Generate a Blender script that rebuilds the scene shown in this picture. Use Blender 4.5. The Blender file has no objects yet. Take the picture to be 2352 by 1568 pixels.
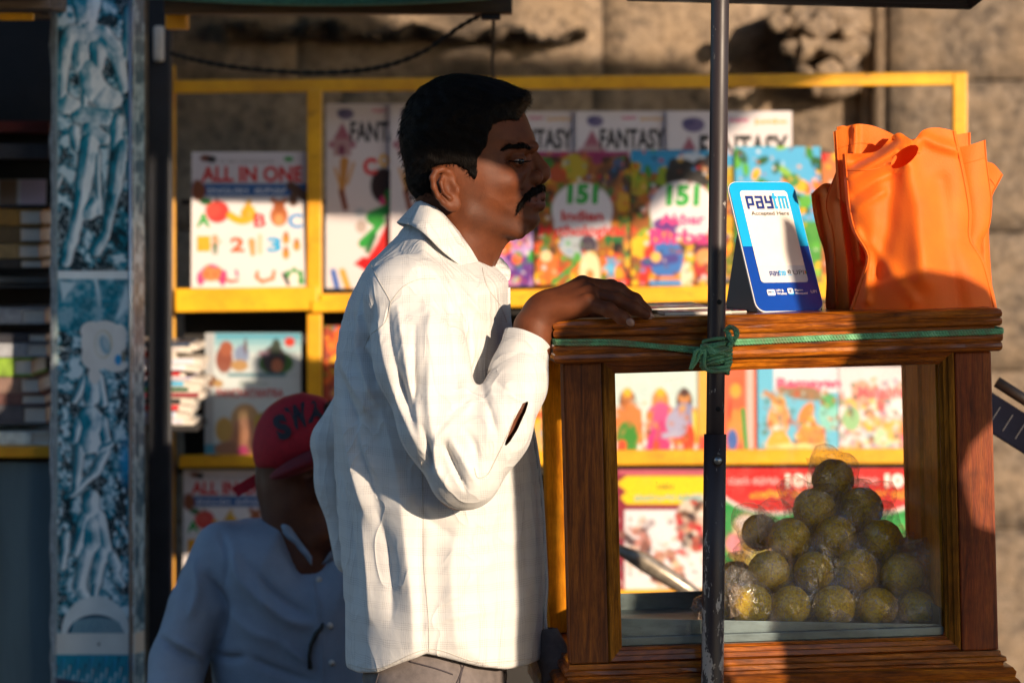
import bpy, bmesh, math, random
import numpy as np
from mathutils import Vector, Matrix
from mathutils.bvhtree import BVHTree
random.seed(7); np.random.seed(7)
R = math.radians
C = bpy.context.scene.collection
# ---------------------------------------------------------------- camera, sky, sun, exposure
K = 0.00061            # metres per 2352-wide pixel in the plane of the standing man (y = 0)
ZC = 1.53              # camera height
HY = 450.0             # image row of the horizon
DC = 5.0
sc = bpy.context.scene
cam = bpy.data.cameras.new('camera'); camo = bpy.data.objects.new('camera', cam); C.objects.link(camo)
camo.location = (0, -DC, ZC); camo.rotation_euler = (R(90), 0, 0)
cam.sensor_width = 36; cam.lens = 36 * DC / (2352 * K)
cam.shift_y = -(784 - HY) / 2352.0
cam.clip_start = 0.1; cam.clip_end = 500
cam.dof.use_dof = True; cam.dof.focus_distance = 4.87; cam.dof.aperture_fstop = 3.6; cam.dof.aperture_blades = 9
sc.camera = camo
SUN = Vector((-0.65, 1.0, -0.27)).normalized()
w = bpy.data.worlds.new('World'); sc.world = w; w.use_nodes = True
nt = w.node_tree; bg = nt.nodes['Background']
sky = nt.nodes.new('ShaderNodeTexSky'); sky.sky_type = 'NISHITA'; sky.sun_disc = False
sky.sun_elevation = math.asin(-SUN.z); sky.sun_rotation = math.atan2(-SUN.x, -SUN.y)
sky.air_density = 1.0; sky.dust_density = 0.6; sky.ozone_density = 3.0
nt.links.new(sky.outputs[0], bg.inputs[0]); bg.inputs[1].default_value = 0.15
sl = bpy.data.lights.new('sun', 'SUN'); sl.energy = 5.0; sl.angle = R(0.53); sl.color = (1.0, 0.79, 0.58)
so = bpy.data.objects.new('sun', sl); C.objects.link(so); so.rotation_euler = SUN.to_track_quat('-Z', 'Y').to_euler()
so.location = (4, -6, 5)
vs = sc.view_settings; vs.view_transform = 'Standard'; vs.look = 'None'; vs.gamma = 1; vs.use_curve_mapping = False
vs.exposure = 0.52
sc.render.engine = 'CYCLES'
sc.cycles.max_bounces = 8; sc.cycles.transparent_max_bounces = 24; sc.cycles.caustics_reflective = False; sc.cycles.caustics_refractive = False

# ---------------------------------------------------------------- helpers
def W(px, py, y=0.0):
    s = K * (DC + y) / DC
    return Vector(((px - 1176) * s, y, ZC + (HY - py) * s))
def srgb(c):
    return tuple((x / 12.92 if x <= 0.04045 else ((x + 0.055) / 1.055) ** 2.4) for x in c)
def H(h):
    h = h.lstrip('#'); return srgb(tuple(int(h[i:i + 2], 16) / 255 for i in (0, 2, 4)))
def tag(o, label=None, cat=None, group=None, kind=None):
    if label: o['label'] = label
    if cat: o['category'] = cat
    if group: o['group'] = group
    if kind: o['kind'] = kind
    return o
def empty(name, loc=(0, 0, 0), label=None, cat=None, group=None, rot=None):
    o = bpy.data.objects.new(name, None); C.objects.link(o); o.location = loc
    o.empty_display_size = 0.05
    if rot: o.rotation_euler = rot
    return tag(o, label, cat, group)
def mesh_obj(name, verts, faces, material=None, parent=None, smooth=False, world=True):
    """a mesh object; verts are world coordinates (world=True) even when it gets a parent"""
    me = bpy.data.meshes.new(name)
    if isinstance(verts, np.ndarray):
        nv = len(verts); me.vertices.add(nv); me.vertices.foreach_set('co', verts.astype(np.float32).ravel())
        f = np.asarray(faces, dtype=np.int32); k = f.shape[1]
        me.loops.add(f.size); me.loops.foreach_set('vertex_index', f.ravel())
        me.polygons.add(len(f)); me.polygons.foreach_set('loop_start', np.arange(0, f.size, k, dtype=np.int32))
        me.update(calc_edges=True); me.validate()
    else:
        me.from_pydata([tuple(v) for v in verts], [], [tuple(f) for f in faces]); me.update()
    if smooth: me.polygons.foreach_set('use_smooth', [True] * len(me.polygons))
    o = bpy.data.objects.new(name, me); C.objects.link(o)
    if material is not None:
        for m in (material if isinstance(material, (list, tuple)) else [material]): me.materials.append(m)
    if parent is not None:
        o.parent = parent
        if world: o.matrix_parent_inverse = world_mat(parent).inverted()
    return o
def world_mat(o):
    m = Matrix.LocRotScale(o.location, o.rotation_euler, o.scale)
    return m if o.parent is None else world_mat(o.parent) @ o.matrix_parent_inverse @ m
def bm_obj(name, bm, material=None, parent=None, smooth=False, world=True):
    me = bpy.data.meshes.new(name); bm.normal_update(); bm.to_mesh(me); bm.free()
    if smooth: me.polygons.foreach_set('use_smooth', [True] * len(me.polygons))
    o = bpy.data.objects.new(name, me); C.objects.link(o)
    if material is not None:
        for m in (material if isinstance(material, (list, tuple)) else [material]): me.materials.append(m)
    if parent is not None:
        o.parent = parent
        if world: o.matrix_parent_inverse = world_mat(parent).inverted()
    return o
def add_box(bm, x0, x1, y0, y1, z0, z1, bevel=0.0, M=None):
    b = bmesh.new(); bmesh.ops.create_cube(b, size=1)
    for v in b.verts:
        v.co = Vector(((x0 + x1) / 2 + v.co.x * (x1 - x0), (y0 + y1) / 2 + v.co.y * (y1 - y0), (z0 + z1) / 2 + v.co.z * (z1 - z0)))
    if bevel > 0: bmesh.ops.bevel(b, geom=b.edges[:], offset=bevel, segments=2, affect='EDGES', profile=0.6)
    if M is not None: b.transform(M)
    me = bpy.data.meshes.new('t'); b.to_mesh(me); b.free(); bm.from_mesh(me); bpy.data.meshes.remove(me)
def box(name, x0, x1, y0, y1, z0, z1, material, parent=None, bevel=0.002, M=None, smooth=False):
    bm = bmesh.new(); add_box(bm, x0, x1, y0, y1, z0, z1, bevel, M); return bm_obj(name, bm, material, parent, smooth)
def tube_data(path, rad, n=10, cap=True):
    P = [Vector(p) for p in path]; V = []; F = []
    rr = rad if hasattr(rad, '__len__') else [rad] * len(P)
    t0 = (P[1] - P[0]).normalized(); up = Vector((0, 0, 1)) if abs(t0.z) < 0.9 else Vector((1, 0, 0))
    a = t0.cross(up).normalized()
    for i, p in enumerate(P):
        t = (P[min(i + 1, len(P) - 1)] - P[max(i - 1, 0)]).normalized()
        a = (a - t * a.dot(t)).normalized(); b = t.cross(a)
        for j in range(n):
            th = 2 * math.pi * j / n; V.append(p + (a * math.cos(th) + b * math.sin(th)) * rr[i])
    for i in range(len(P) - 1):
        for j in range(n):
            F.append((i * n + j, i * n + (j + 1) % n, (i + 1) * n + (j + 1) % n, (i + 1) * n + j))
    if cap: F.append(tuple(range(n))[::-1]); F.append(tuple((len(P) - 1) * n + j for j in range(n)))
    return V, F
def tube(name, path, rad, material, parent=None, n=10, smooth=True, cap=True):
    V, F = tube_data(path, rad, n, cap); return mesh_obj(name, V, F, material, parent, smooth)
def add_vf(V, F, V2, F2):
    k = len(V); V.extend(V2); F.extend([tuple(i + k for i in f) for f in F2])
def catmull(P, n=8):
    P = [Vector(p) for p in P]; out = []
    for i in range(len(P) - 1):
        p0 = P[max(i - 1, 0)]; p1 = P[i]; p2 = P[i + 1]; p3 = P[min(i + 2, len(P) - 1)]
        for k in range(n):
            t = k / n
            out.append(0.5 * ((2 * p1) + (p2 - p0) * t + (2 * p0 - 5 * p1 + 4 * p2 - p3) * t * t + (3 * p1 - p0 - 3 * p2 + p3) * t ** 3))
    out.append(P[-1]); return out

# ---------------------------------------------------------------- materials
def new_mat(name):
    m = bpy.data.materials.new(name); m.use_nodes = True
    return m, m.node_tree, m.node_tree.nodes['Principled BSDF']
def N(nt, t, **kw):
    n = nt.nodes.new(t)
    for k, v in kw.items():
        if k in ('operation', 'blend_type', 'data_type', 'noise_dimensions', 'attribute_name', 'feature', 'distance', 'wave_type', 'bands_direction', 'clamp'): setattr(n, k, v)
        else: n.inputs[k].default_value = v
    return n
def coords(nt, scale=(1, 1, 1), kind='Object', rot=(0, 0, 0)):
    tc = nt.nodes.new('ShaderNodeTexCoord'); mp = nt.nodes.new('ShaderNodeMapping')
    mp.inputs['Scale'].default_value = scale; mp.inputs['Rotation'].default_value = rot
    nt.links.new(tc.outputs[kind], mp.inputs[0]); return mp.outputs[0]
def noise(nt, vec, scale, detail=5, rough=0.6, dist=0.0):
    n = N(nt, 'ShaderNodeTexNoise', Scale=scale, Detail=detail, Roughness=rough, Distortion=dist)
    nt.links.new(vec, n.inputs['Vector']); return n.outputs[0]
def ramp(nt, fac, stops):
    r = nt.nodes.new('ShaderNodeValToRGB'); cr = r.color_ramp
    while len(cr.elements) < len(stops): cr.elements.new(0.5)
    for e, (p, c) in zip(cr.elements, stops):
        e.position = p; e.color = (*c[:3], 1) if not isinstance(c, (int, float)) else (c, c, c, 1)
    nt.links.new(fac, r.inputs[0]); return r.outputs[0]
def mixc(nt, fac, a, b, mode='MIX'):
    m = nt.nodes.new('ShaderNodeMix'); m.data_type = 'RGBA'; m.blend_type = mode
    for sock, v in ((m.inputs[0], fac), (m.inputs[6], a), (m.inputs[7], b)):
        if isinstance(v, (int, float)): sock.default_value = v
        elif isinstance(v, tuple): sock.default_value = (*v[:3], 1)
        else: nt.links.new(v, sock)
    return m.outputs[2]
def bump(nt, bs, h, strength=0.3, dist=0.002):
    b = N(nt, 'ShaderNodeBump', Strength=strength, Distance=dist); nt.links.new(h, b.inputs['Height'])
    nt.links.new(b.outputs[0], bs.inputs['Normal']); return b
def simple(name, col, rough=0.6, var=0.25, scale=30, bmp=0.2, metal=0.0, stretch=(1, 1, 1), spec=0.5, bd=0.001, col2=None, coat=0.0, kind='Object'):
    m, nt, bs = new_mat(name); v = coords(nt, stretch, kind)
    n = noise(nt, v, scale, 6, 0.65)
    dark = col2 or tuple(c * (1 - var) for c in col); lite = tuple(min(1, c * (1 + var)) for c in col) if not col2 else col
    nt.links.new(ramp(nt, n, [(0.3, dark), (0.7, lite)]), bs.inputs['Base Color'])
    bs.inputs['Roughness'].default_value = rough; bs.inputs['Metallic'].default_value = metal
    bs.inputs['Specular IOR Level'].default_value = spec; bs.inputs['Coat Weight'].default_value = coat
    if bmp: bump(nt, bs, n, bmp, bd)
    return m
def wood(name, axis='x', base=(0.22, 0.07, 0.014), dark=(0.03, 0.010, 0.004), lite=(0.42, 0.17, 0.035), rough=0.28, coat=0.3, bias=0.0, spec=0.22):
    m, nt, bs = new_mat(name)
    st = {'x': (1.6, 24, 24), 'z': (24, 24, 1.6), 'y': (24, 1.6, 24)}[axis]
    v = coords(nt, st); n1 = noise(nt, v, 3.2, 8, 0.68, 1.2)
    v2 = coords(nt, tuple(s * 5 for s in st)); n2 = noise(nt, v2, 6, 4, 0.6)
    v3 = coords(nt); n3 = noise(nt, v3, 9, 4, 0.6)
    c = ramp(nt, n1, [(0.30 + bias, dark), (0.47 + bias, base), (0.68 + bias, lite)])
    c = mixc(nt, ramp(nt, n2, [(0.40, 0.40), (0.56, 0.0)]), c, dark)
    c = mixc(nt, ramp(nt, n3, [(0.52, 0.0), (0.72, 0.7)]), c, dark)
    nt.links.new(c, bs.inputs['Base Color'])
    nt.links.new(ramp(nt, n3, [(0.3, rough), (0.7, rough + 0.25)]), bs.inputs['Roughness'])
    bs.inputs['Specular IOR Level'].default_value = spec; bs.inputs['Coat Weight'].default_value = coat * .8; bs.inputs['Coat Roughness'].default_value = 0.07
    bump(nt, bs, n2, 0.25, 0.0012)
    return m
def print_mat(name, rough=0.35, attr='Col', fade=0.0, mul=(0.80, 0.79, 0.78)):
    m, nt, bs = new_mat(name); a = N(nt, 'ShaderNodeAttribute', attribute_name=attr)
    v = coords(nt); n = noise(nt, v, 14, 3)
    c = mixc(nt, ramp(nt, n, [(0.5, 0.0), (0.8, 0.12)]), a.outputs[0], (0.55, 0.5, 0.42))
    c = mixc(nt, 1.0, c, mul, 'MULTIPLY'); nt.links.new(c, bs.inputs['Base Color']); bs.inputs['Roughness'].default_value = rough
    return m
M_PRINT = print_mat('laminated_print')
M_PAPER = simple('paper_pages', (0.62, 0.56, 0.48), 0.8, 0.15, 60, 0.3, stretch=(1, 1, 20))
M_YEL, nt_, bs_ = new_mat('yellow_enamel'); v_ = coords(nt_); a_ = noise(nt_, v_, 14, 6, .65); b_ = noise(nt_, coords(nt_, (.5, 1, 1)), 55, 5, .7); c_ = noise(nt_, v_, 4, 3)
cc_ = ramp(nt_, a_, [(.3, (0.62, 0.27, 0.006)), (.65, (0.84, 0.42, 0.008))]); cc_ = mixc(nt_, ramp(nt_, b_, [(.60, 0.0), (.72, .65)]), cc_, (0.20, 0.085, 0.015)); cc_ = mixc(nt_, ramp(nt_, c_, [(.5, 0.0), (.75, .4)]), cc_, (0.34, 0.15, 0.012))
nt_.links.new(cc_, bs_.inputs['Base Color']); bs_.inputs['Roughness'].default_value = .42; bump(nt_, bs_, b_, .3, .001)
M_DARKBACK = simple('dark_backboard', (0.018, 0.016, 0.015), 0.8, 0.4, 8, 0.2)
M_BLACKMETAL = simple('black_metal', (0.012, 0.011, 0.012), 0.45, 0.4, 60, 0.2)
def flat_col(name, col, rough=0.5):
    m, nt, bs = new_mat(name); v = coords(nt); n = noise(nt, v, 40, 3)
    nt.links.new(ramp(nt, n, [(0.3, tuple(x * 0.92 for x in col)), (0.7, col)]), bs.inputs['Base Color']); bs.inputs['Roughness'].default_value = rough
    return m

# ---------------------------------------------------------------- numpy drawing of printed covers (vertex colours on a dense grid)
def vnoise(h, w_, cells, seed):
    rs = np.random.RandomState(seed); g = rs.rand(int(cells[0]) + 3, int(cells[1]) + 3).astype(np.float32)
    yy = np.linspace(0, cells[0], h, dtype=np.float32); xx = np.linspace(0, cells[1], w_, dtype=np.float32)
    yi = yy.astype(int); xi = xx.astype(int); fy = (yy - yi)[:, None]; fx = (xx - xi)[None]
    fy = fy * fy * (3 - 2 * fy); fx = fx * fx * (3 - 2 * fx)
    a = g[yi][:, xi]; b = g[yi][:, xi + 1]; c = g[yi + 1][:, xi]; d = g[yi + 1][:, xi + 1]
    return (a * (1 - fx) + b * fx) * (1 - fy) + (c * (1 - fx) + d * fx) * fy
def fbm(h, w_, cells, seed, octs=4):
    o = np.zeros((h, w_), np.float32); amp = 1; tot = 0
    for i in range(octs):
        o += amp * vnoise(h, w_, (cells[0] * 2 ** i, cells[1] * 2 ** i), seed + i); tot += amp; amp *= 0.55
    return o / tot
class Canvas:
    """x right, y down, both in 'units' of width ww and height hh"""
    def __init__(s, ww, hh, nx, ny, bg):
        s.nx, s.ny, s.ww, s.hh = nx, ny, ww, hh
        s.a = np.zeros((ny, nx, 3), np.float32); s.a[:] = bg
        s.X, s.Y = np.meshgrid(np.linspace(0, ww, nx), np.linspace(0, hh, ny)); s.px = ww / nx
    def blend(s, d, col, alpha=1.0, soft=None):
        soft = soft or s.px; m = np.clip(0.5 - d / soft, 0, 1)[..., None] * alpha
        s.a = s.a * (1 - m) + np.asarray(col, np.float32) * m; return s
    def ell(s, cx, cy, rx, ry, col, rot=0, **k):
        c, sn = math.cos(rot), math.sin(rot); x = s.X - cx; y = s.Y - cy
        u = (x * c + y * sn) / rx; v = (-x * sn + y * c) / ry
        return s.blend((np.sqrt(u * u + v * v) - 1) * min(rx, ry), col, **k)
    def rect(s, x0, y0, x1, y1, col, rr=0.0, **k):
        dx = np.abs(s.X - (x0 + x1) / 2) - (x1 - x0) / 2 + rr; dy = np.abs(s.Y - (y0 + y1) / 2) - (y1 - y0) / 2 + rr
        return s.blend(np.hypot(np.maximum(dx, 0), np.maximum(dy, 0)) + np.minimum(np.maximum(dx, dy), 0) - rr, col, **k)
    def seg(s, x0, y0, x1, y1, r0, col, r1=None, **k):
        r1 = r0 if r1 is None else r1; dx, dy = x1 - x0, y1 - y0; L = dx * dx + dy * dy + 1e-9
        t = np.clip(((s.X - x0) * dx + (s.Y - y0) * dy) / L, 0, 1)
        return s.blend(np.hypot(s.X - x0 - t * dx, s.Y - y0 - t * dy) - (r0 + (r1 - r0) * t), col, **k)
    def poly(s, pts, col, **k):
        return s.blend(poly_sdf(pts, s.X, s.Y), col, **k)
    def grid(s, name, origin, ex, ey, material, parent=None):
        ex = np.array(ex); ey = np.array(ey); o = np.array(origin)
        V = (o + (s.X / s.ww)[..., None] * ex + (s.Y / s.hh)[..., None] * ey).reshape(-1, 3)
        i = np.arange(s.ny * s.nx).reshape(s.ny, s.nx)
        F = np.stack([i[:-1, :-1], i[1:, :-1], i[1:, 1:], i[:-1, 1:]], -1).reshape(-1, 4)
        ob = mesh_obj(name, V, F, material, parent)
        at = ob.data.color_attributes.new('Col', 'FLOAT_COLOR', 'POINT')
        ca = np.ones((s.nx * s.ny, 4), np.float32); ca[:, :3] = s.a.reshape(-1, 3); at.data.foreach_set('color', ca.ravel())
        return ob
def poly_sdf(pts, X, Y):
    pts = np.asarray(pts, np.float32); d = np.full(X.shape, 1e9, np.float32); ins = np.zeros(X.shape, bool); n = len(pts)
    for i in range(n):
        ax, ay = pts[i]; bx, by = pts[(i + 1) % n]; ex, ey = bx - ax, by - ay
        t = np.clip(((X - ax) * ex + (Y - ay) * ey) / (ex * ex + ey * ey + 1e-12), 0, 1)
        d = np.minimum(d, (X - ax - t * ex) ** 2 + (Y - ay - t * ey) ** 2)
        c = (ay > Y) != (by > Y)
        with np.errstate(divide='ignore', invalid='ignore'):
            ins ^= c & (X < (bx - ax) * (Y - ay) / (by - ay + 1e-20) + ax)
    d = np.sqrt(d); return np.where(ins, -d, d)

_glyph = {}
def text_geo(s, bold=0.0):
    key = (s, bold)
    if key in _glyph: return _glyph[key]
    cu = bpy.data.curves.new('t', 'FONT'); cu.body = s; cu.size = 1.0; cu.offset = bold; cu.resolution_u = 3
    ob = bpy.data.objects.new('t', cu); C.objects.link(ob)
    dg = bpy.context.evaluated_depsgraph_get(); ev = ob.evaluated_get(dg); me = bpy.data.meshes.new_from_object(ev)
    V = np.array([tuple(v.co) for v in me.vertices], np.float32).reshape(-1, 3); F = [tuple(p.vertices) for p in me.polygons]
    bpy.data.objects.remove(ob); bpy.data.curves.remove(cu); bpy.data.meshes.remove(me)
    if len(V):
        V[:, 0] -= V[:, 0].min(); V[:, 1] -= V[:, 1].min(); ww = V[:, 0].max(); hh = V[:, 1].max()
    else: ww = hh = 1
    _glyph[key] = (V, F, ww, hh); return _glyph[key]
_lm = {}
def ink(col):
    k = tuple(round(c, 3) for c in col)
    if k not in _lm: _lm[k] = flat_col('ink', col, 0.45)
    return _lm[k]
def lettering(items, origin, ex, ey, parent, name='lettering', lift=0.0008, ww=1.0, hh=1.0):
    """items: (text, x0, y0, x1, y1, colour[, bold[, slant]]) in canvas units; flat print a hair proud of its page"""
    o = np.array(origin, float); ex = np.array(ex, float) / ww; ey = np.array(ey, float) / hh
    nn = np.cross(ey, ex); nn = nn / np.linalg.norm(nn) * lift      # towards the viewer side
    for it in items:
        s, x0, y0, x1, y1, col = it[:6]; bold = it[6] if len(it) > 6 else 0.0; sl = it[7] if len(it) > 7 else 0.0
        g, gf, gw, gh = text_geo(s, bold)
        if not len(g): continue
        V = []
        for v in g:
            u = x0 + (x1 - x0) * (v[0] / gw) + sl * (v[1] / gh) * (y1 - y0); q = y1 - (y1 - y0) * (v[1] / gh)
            V.append(o + u * ex + q * ey + nn)
        mesh_obj(name, V, gf, ink(col), parent)
# ================================================================ SETTING: ground, street behind, temple wall
m_gr = simple('dusty_ground', (0.11, 0.10, 0.088), 0.95, 0.35, 3, 0.5, bd=0.02)
g = mesh_obj('ground', [(-60, -60, 0), (60, -60, 0), (60, 60, 0), (-60, 60, 0)], [(0, 1, 2, 3)], m_gr); tag(g, kind='structure')

def stone_mat(name, a=(0.40, 0.30, 0.21), b=(0.25, 0.185, 0.13), c=(0.10, 0.08, 0.065)):
    m, nt, bs = new_mat(name); v = coords(nt)
    n1 = noise(nt, v, 9, 8, 0.7); n2 = noise(nt, v, 42, 6, 0.75); n3 = noise(nt, coords(nt, (1, 1, 0.35)), 3.2, 5, 0.6)
    col = ramp(nt, n2, [(0.34, c), (0.47, b), (0.60, a)])
    col = mixc(nt, ramp(nt, n1, [(0.42, 0.0), (0.66, 0.5)]), col, (0.40, 0.28, 0.17))
    col = mixc(nt, ramp(nt, n3, [(0.55, 0.0), (0.68, 0.75)]), col, (0.045, 0.036, 0.03))
    nt.links.new(col, bs.inputs['Base Color']); bs.inputs['Roughness'].default_value = 0.9
    bump(nt, bs, n2, 1.0, 0.012); return m
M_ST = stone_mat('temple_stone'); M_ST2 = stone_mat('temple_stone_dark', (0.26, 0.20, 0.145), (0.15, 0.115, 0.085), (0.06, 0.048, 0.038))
YW = 2.3
wall = empty('temple_wall', (0, YW, 0), 'weathered granite temple wall of large blocks behind the book rack', 'wall')
def stone_block(x0, x1, z0, z1, y0, y1, mat, parent, rng, amp=0.009):
    nx = max(2, int((x1 - x0) / 0.05)); nz = max(2, int((z1 - z0) / 0.05)); V = []; F = []
    ph = rng.random() * 50
    for j in range(nz + 1):
        for i in range(nx + 1):
            x = x0 + (x1 - x0) * i / nx; z = z0 + (z1 - z0) * j / nz
            e = min(i, nx - i, j, nz - j)
            yy = y0 + (0.0035 if e == 0 else 0.0) + amp * (math.sin(x * 31 + ph) * math.cos(z * 27 + ph * 2) + 0.6 * math.sin(x * 71 + z * 53 + ph)) * (0 if e == 0 else 1)
            V.append((x, yy, z))
    k = nx + 1
    for j in range(nz):
        for i in range(nx): F.append((j * k + i, j * k + i + 1, (j + 1) * k + i + 1, (j + 1) * k + i))
    b = len(V); V += [(x0, y1, z0), (x1, y1, z0), (x1, y1, z1), (x0, y1, z1)]
    F += [tuple([b, b + 1] + [i for i in range(nx, -1, -1)]), tuple([b + 2, b + 3] + [nz * k + i for i in range(nx + 1)]),
          tuple([b + 3, b] + [j * k for j in range(nz + 1)]), tuple([b + 1, b + 2] + [j * k + nx for j in range(nz, -1, -1)])]
    return mesh_obj('stone_block', V, F, mat, parent, True)
rng = random.Random(3)
rows = [(-0.02, 0.42), (0.42, 0.86), (0.86, 1.18), (1.18, 1.46), (1.46, 1.765), (1.765, 2.15), (2.15, 2.6), (2.6, 3.2)]
for ri, (z0, z1) in enumerate(rows):
    x = -2.6 + rng.random() * 0.3
    while x < 0.52:
        wd = rng.uniform(0.5, 0.8); x1 = min(x + wd, 0.52)
        if 0.52 - x1 < 0.15: x1 = 0.52
        stone_block(x, x1 - 0.0015, z0, z1 - 0.0015, YW + rng.uniform(0, 0.004), YW + 0.35, M_ST, wall, rng); x = x1
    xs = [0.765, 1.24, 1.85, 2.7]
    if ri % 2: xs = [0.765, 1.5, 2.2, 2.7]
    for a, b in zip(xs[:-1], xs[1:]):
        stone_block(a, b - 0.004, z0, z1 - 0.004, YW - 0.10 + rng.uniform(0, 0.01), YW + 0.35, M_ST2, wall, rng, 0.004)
# pilaster with carved capital, and the narrow moulded strip on its right
def wx(px, y=YW): return W(px, 0, y).x
def wz(py, y=YW): return W(0, py, y).z
stone_block(wx(1862), wx(1968), -0.02, wz(345), YW - 0.10, YW + 0.3, M_ST, wall, rng).name = 'pilaster_shaft'
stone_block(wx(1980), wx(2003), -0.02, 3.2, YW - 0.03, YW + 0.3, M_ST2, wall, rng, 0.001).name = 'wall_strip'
stone_block(wx(2004), wx(2056), -0.02, 3.2, YW - 0.075, YW + 0.3, M_ST, wall, rng, 0.002).name = 'wall_strip'
box('wall_core', -2.6, 2.7, YW + 0.02, YW + 0.4, 0, 3.2, M_ST2, wall, 0)
def carved(name, prof, x0, x1, mat, parent, wob=0.006, nseg=40, seed=1):
    """prof: (y, z) outline swept in x with an uneven, worn surface"""
    r = random.Random(seed); V = []; F = []; n = len(prof)
    for i in range(nseg + 1):
        x = x0 + (x1 - x0) * i / nseg
        for j, (y, z) in enumerate(prof):
            V.append((x, y + wob * (math.sin(x * 90 + j * 2.1 + seed) + r.uniform(-0.5, 0.5)), z + wob * 0.7 * math.sin(x * 63 + j + seed * 3)))
    for i in range(nseg):
        for j in range(n): F.append((i * n + j, i * n + (j + 1) % n, (i + 1) * n + (j + 1) % n, (i + 1) * n + j))
    F.append(tuple(range(n))); F.append(tuple(nseg * n + j for j in range(n))[::-1])
    return mesh_obj(name, V, F, mat, parent, True)
# capital: stepped carved lumps
cap = []
for (a, b, t, d, o) in ((1806, 1985, 20, 100, 0.20), (1822, 1972, 95, 150, 0.23), (1842, 1962, 150, 192, 0.16), (1858, 1968, 188, 228, 0.11)):
    z0, z1 = wz(d), wz(t)
    carved('carved_capital', [(YW + 0.1, z0), (YW - o * 0.8, z0 + 0.004), (YW - o, (z0 + z1) / 2), (YW - o * 0.85, z1), (YW + 0.1, z1)], wx(a), wx(b), M_ST, wall, 0.010, 26, a)
for (px, py, r_) in ((1815, 110, 22), (1850, 168, 20), (1905, 160, 24), (1950, 140, 20), (1880, 60, 34), (1950, 70, 26), (1790, 50, 24), (1836, 44, 28)):
    bm = bmesh.new(); bmesh.ops.create_icosphere(bm, subdivisions=3, radius=r_ * K * 1.45)
    for v in bm.verts: v.co *= 1 + 0.22 * math.sin(v.co.x * 140 + px) * math.cos(v.co.z * 120 + py)
    bmesh.ops.scale(bm, vec=(1.1, 0.8, 0.9), verts=bm.verts); bmesh.ops.translate(bm, vec=W(px, py, YW - 0.2), verts=bm.verts)
    bm_obj('carved_boss', bm, M_ST, wall, True)
# ragged broken moulding high on the left of the wall
rr = random.Random(5); V = []; F = []
mpts = [(p, 62 + 16 * math.sin(p * 0.031) + rr.uniform(-6, 6) + (p - 900) * 0.02) for p in range(520, 1350, 12)]
for (px, py) in mpts:
    top = W(px, py, YW); bot = W(px, 96 + 6 * math.sin(px * 0.05), YW); d = 0.10 + 0.02 * math.sin(px * 0.09)
    V += [(top.x, YW + 0.05, top.z), (top.x, YW - d * 0.45, top.z - 0.004), (top.x, YW - d, top.z - 0.016), (top.x, YW - d * 0.35, bot.z), (top.x, YW + 0.05, bot.z)]
for i in range(len(mpts) - 1):
    for j in range(4): F.append((i * 5 + j, i * 5 + j + 1, i * 5 + 5 + j + 1, i * 5 + 5 + j))
M_DARKSTONE = stone_mat('blackish_stone', (0.10, 0.075, 0.055), (0.03, 0.024, 0.02), (0.010, 0.008, 0.007))  # stone mix far darker than the wall blocks
mesh_obj('broken_moulding', V, F, M_DARKSTONE, wall, True)

# ================================================================ YELLOW BOOK RACK
YS = 1.4
def sx(px): return W(px, 0, YS).x
def sz(py): return W(0, py, YS).z
rack = empty('book_rack', (0, YS, 0), 'yellow painted steel display rack full of childrens books in front of the stone wall', 'book rack')
def bar(name, pxa, pya, pxb, pyb, half, depth=0.022, y=YS - 0.004, axis='h', mat=M_YEL):
    a = W(pxa, pya, y); b = W(pxb, pyb, y); bm = bmesh.new()
    L = (b - a).length; th = math.atan2(b.z - a.z, b.x - a.x); s = K * (DC + y) / DC
    add_box(bm, 0, L, 0, depth, -half * s, half * s, 0.0025, Matrix.Translation(a) @ Matrix.Rotation(-th, 4, 'Y'))
    return bm_obj(name, bm, mat, rack)
bar('top_rail', 360, 200, 2222, 180, 15)
for (a, x0, x1) in ((0, 372, 404),): pass
def vbar(name, px, half, t, b, y=YS - 0.0065, dep=0.027):
    s = K * (DC + y) / DC; c = W(px, 0, y).x
    return box(name, c - half * s, c + half * s, y, y + dep, W(0, b, y).z, W(0, t, y).z, M_YEL, rack, 0.0025)
vbar('upright', 386, 15, 150, 2100, y=YS + 0.02)
vbar('upright', 722, 17, 206, 2100)
vbar('upright', 2206, 16, 166, 2100)
bar('shelf_rail', 402, 690, 730, 685, 27, 0.03, YS - 0.02)
bar('shelf_rail', 715, 704, 2230, 664, 13, 0.03, YS - 0.025)
bar('shelf_rail', 735, 684, 2230, 652, 9, 0.02, YS - 0.012)
bar('shelf_rail', 410, 1060, 735, 1056, 14, 0.03, YS - 0.02)
bar('shelf_rail', 735, 1055, 2230, 1046, 17, 0.03, YS - 0.02)
bar('shelf_rail', 402, 1380, 2230, 1357, 12, 0.03, YS - 0.02)
box('back_board', sx(404), sx(2190), YS + 0.16, YS + 0.175, 0.0, sz(700), M_DARKBACK, rack, 0)
for py in (706, 1074, 1380):
    box('shelf_board', sx(404), sx(2190), YS + 0.012, YS + 0.158, sz(py) - 0.012, sz(py) + 0.002, M_DARKBACK, rack, 0)
# lean strip for row A (thin rod behind the upper books)
box('lean_rail', sx(404), sx(2190), YS + 0.10, YS + 0.11, sz(470), sz(458), M_BLACKMETAL, rack, 0.001)
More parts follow.
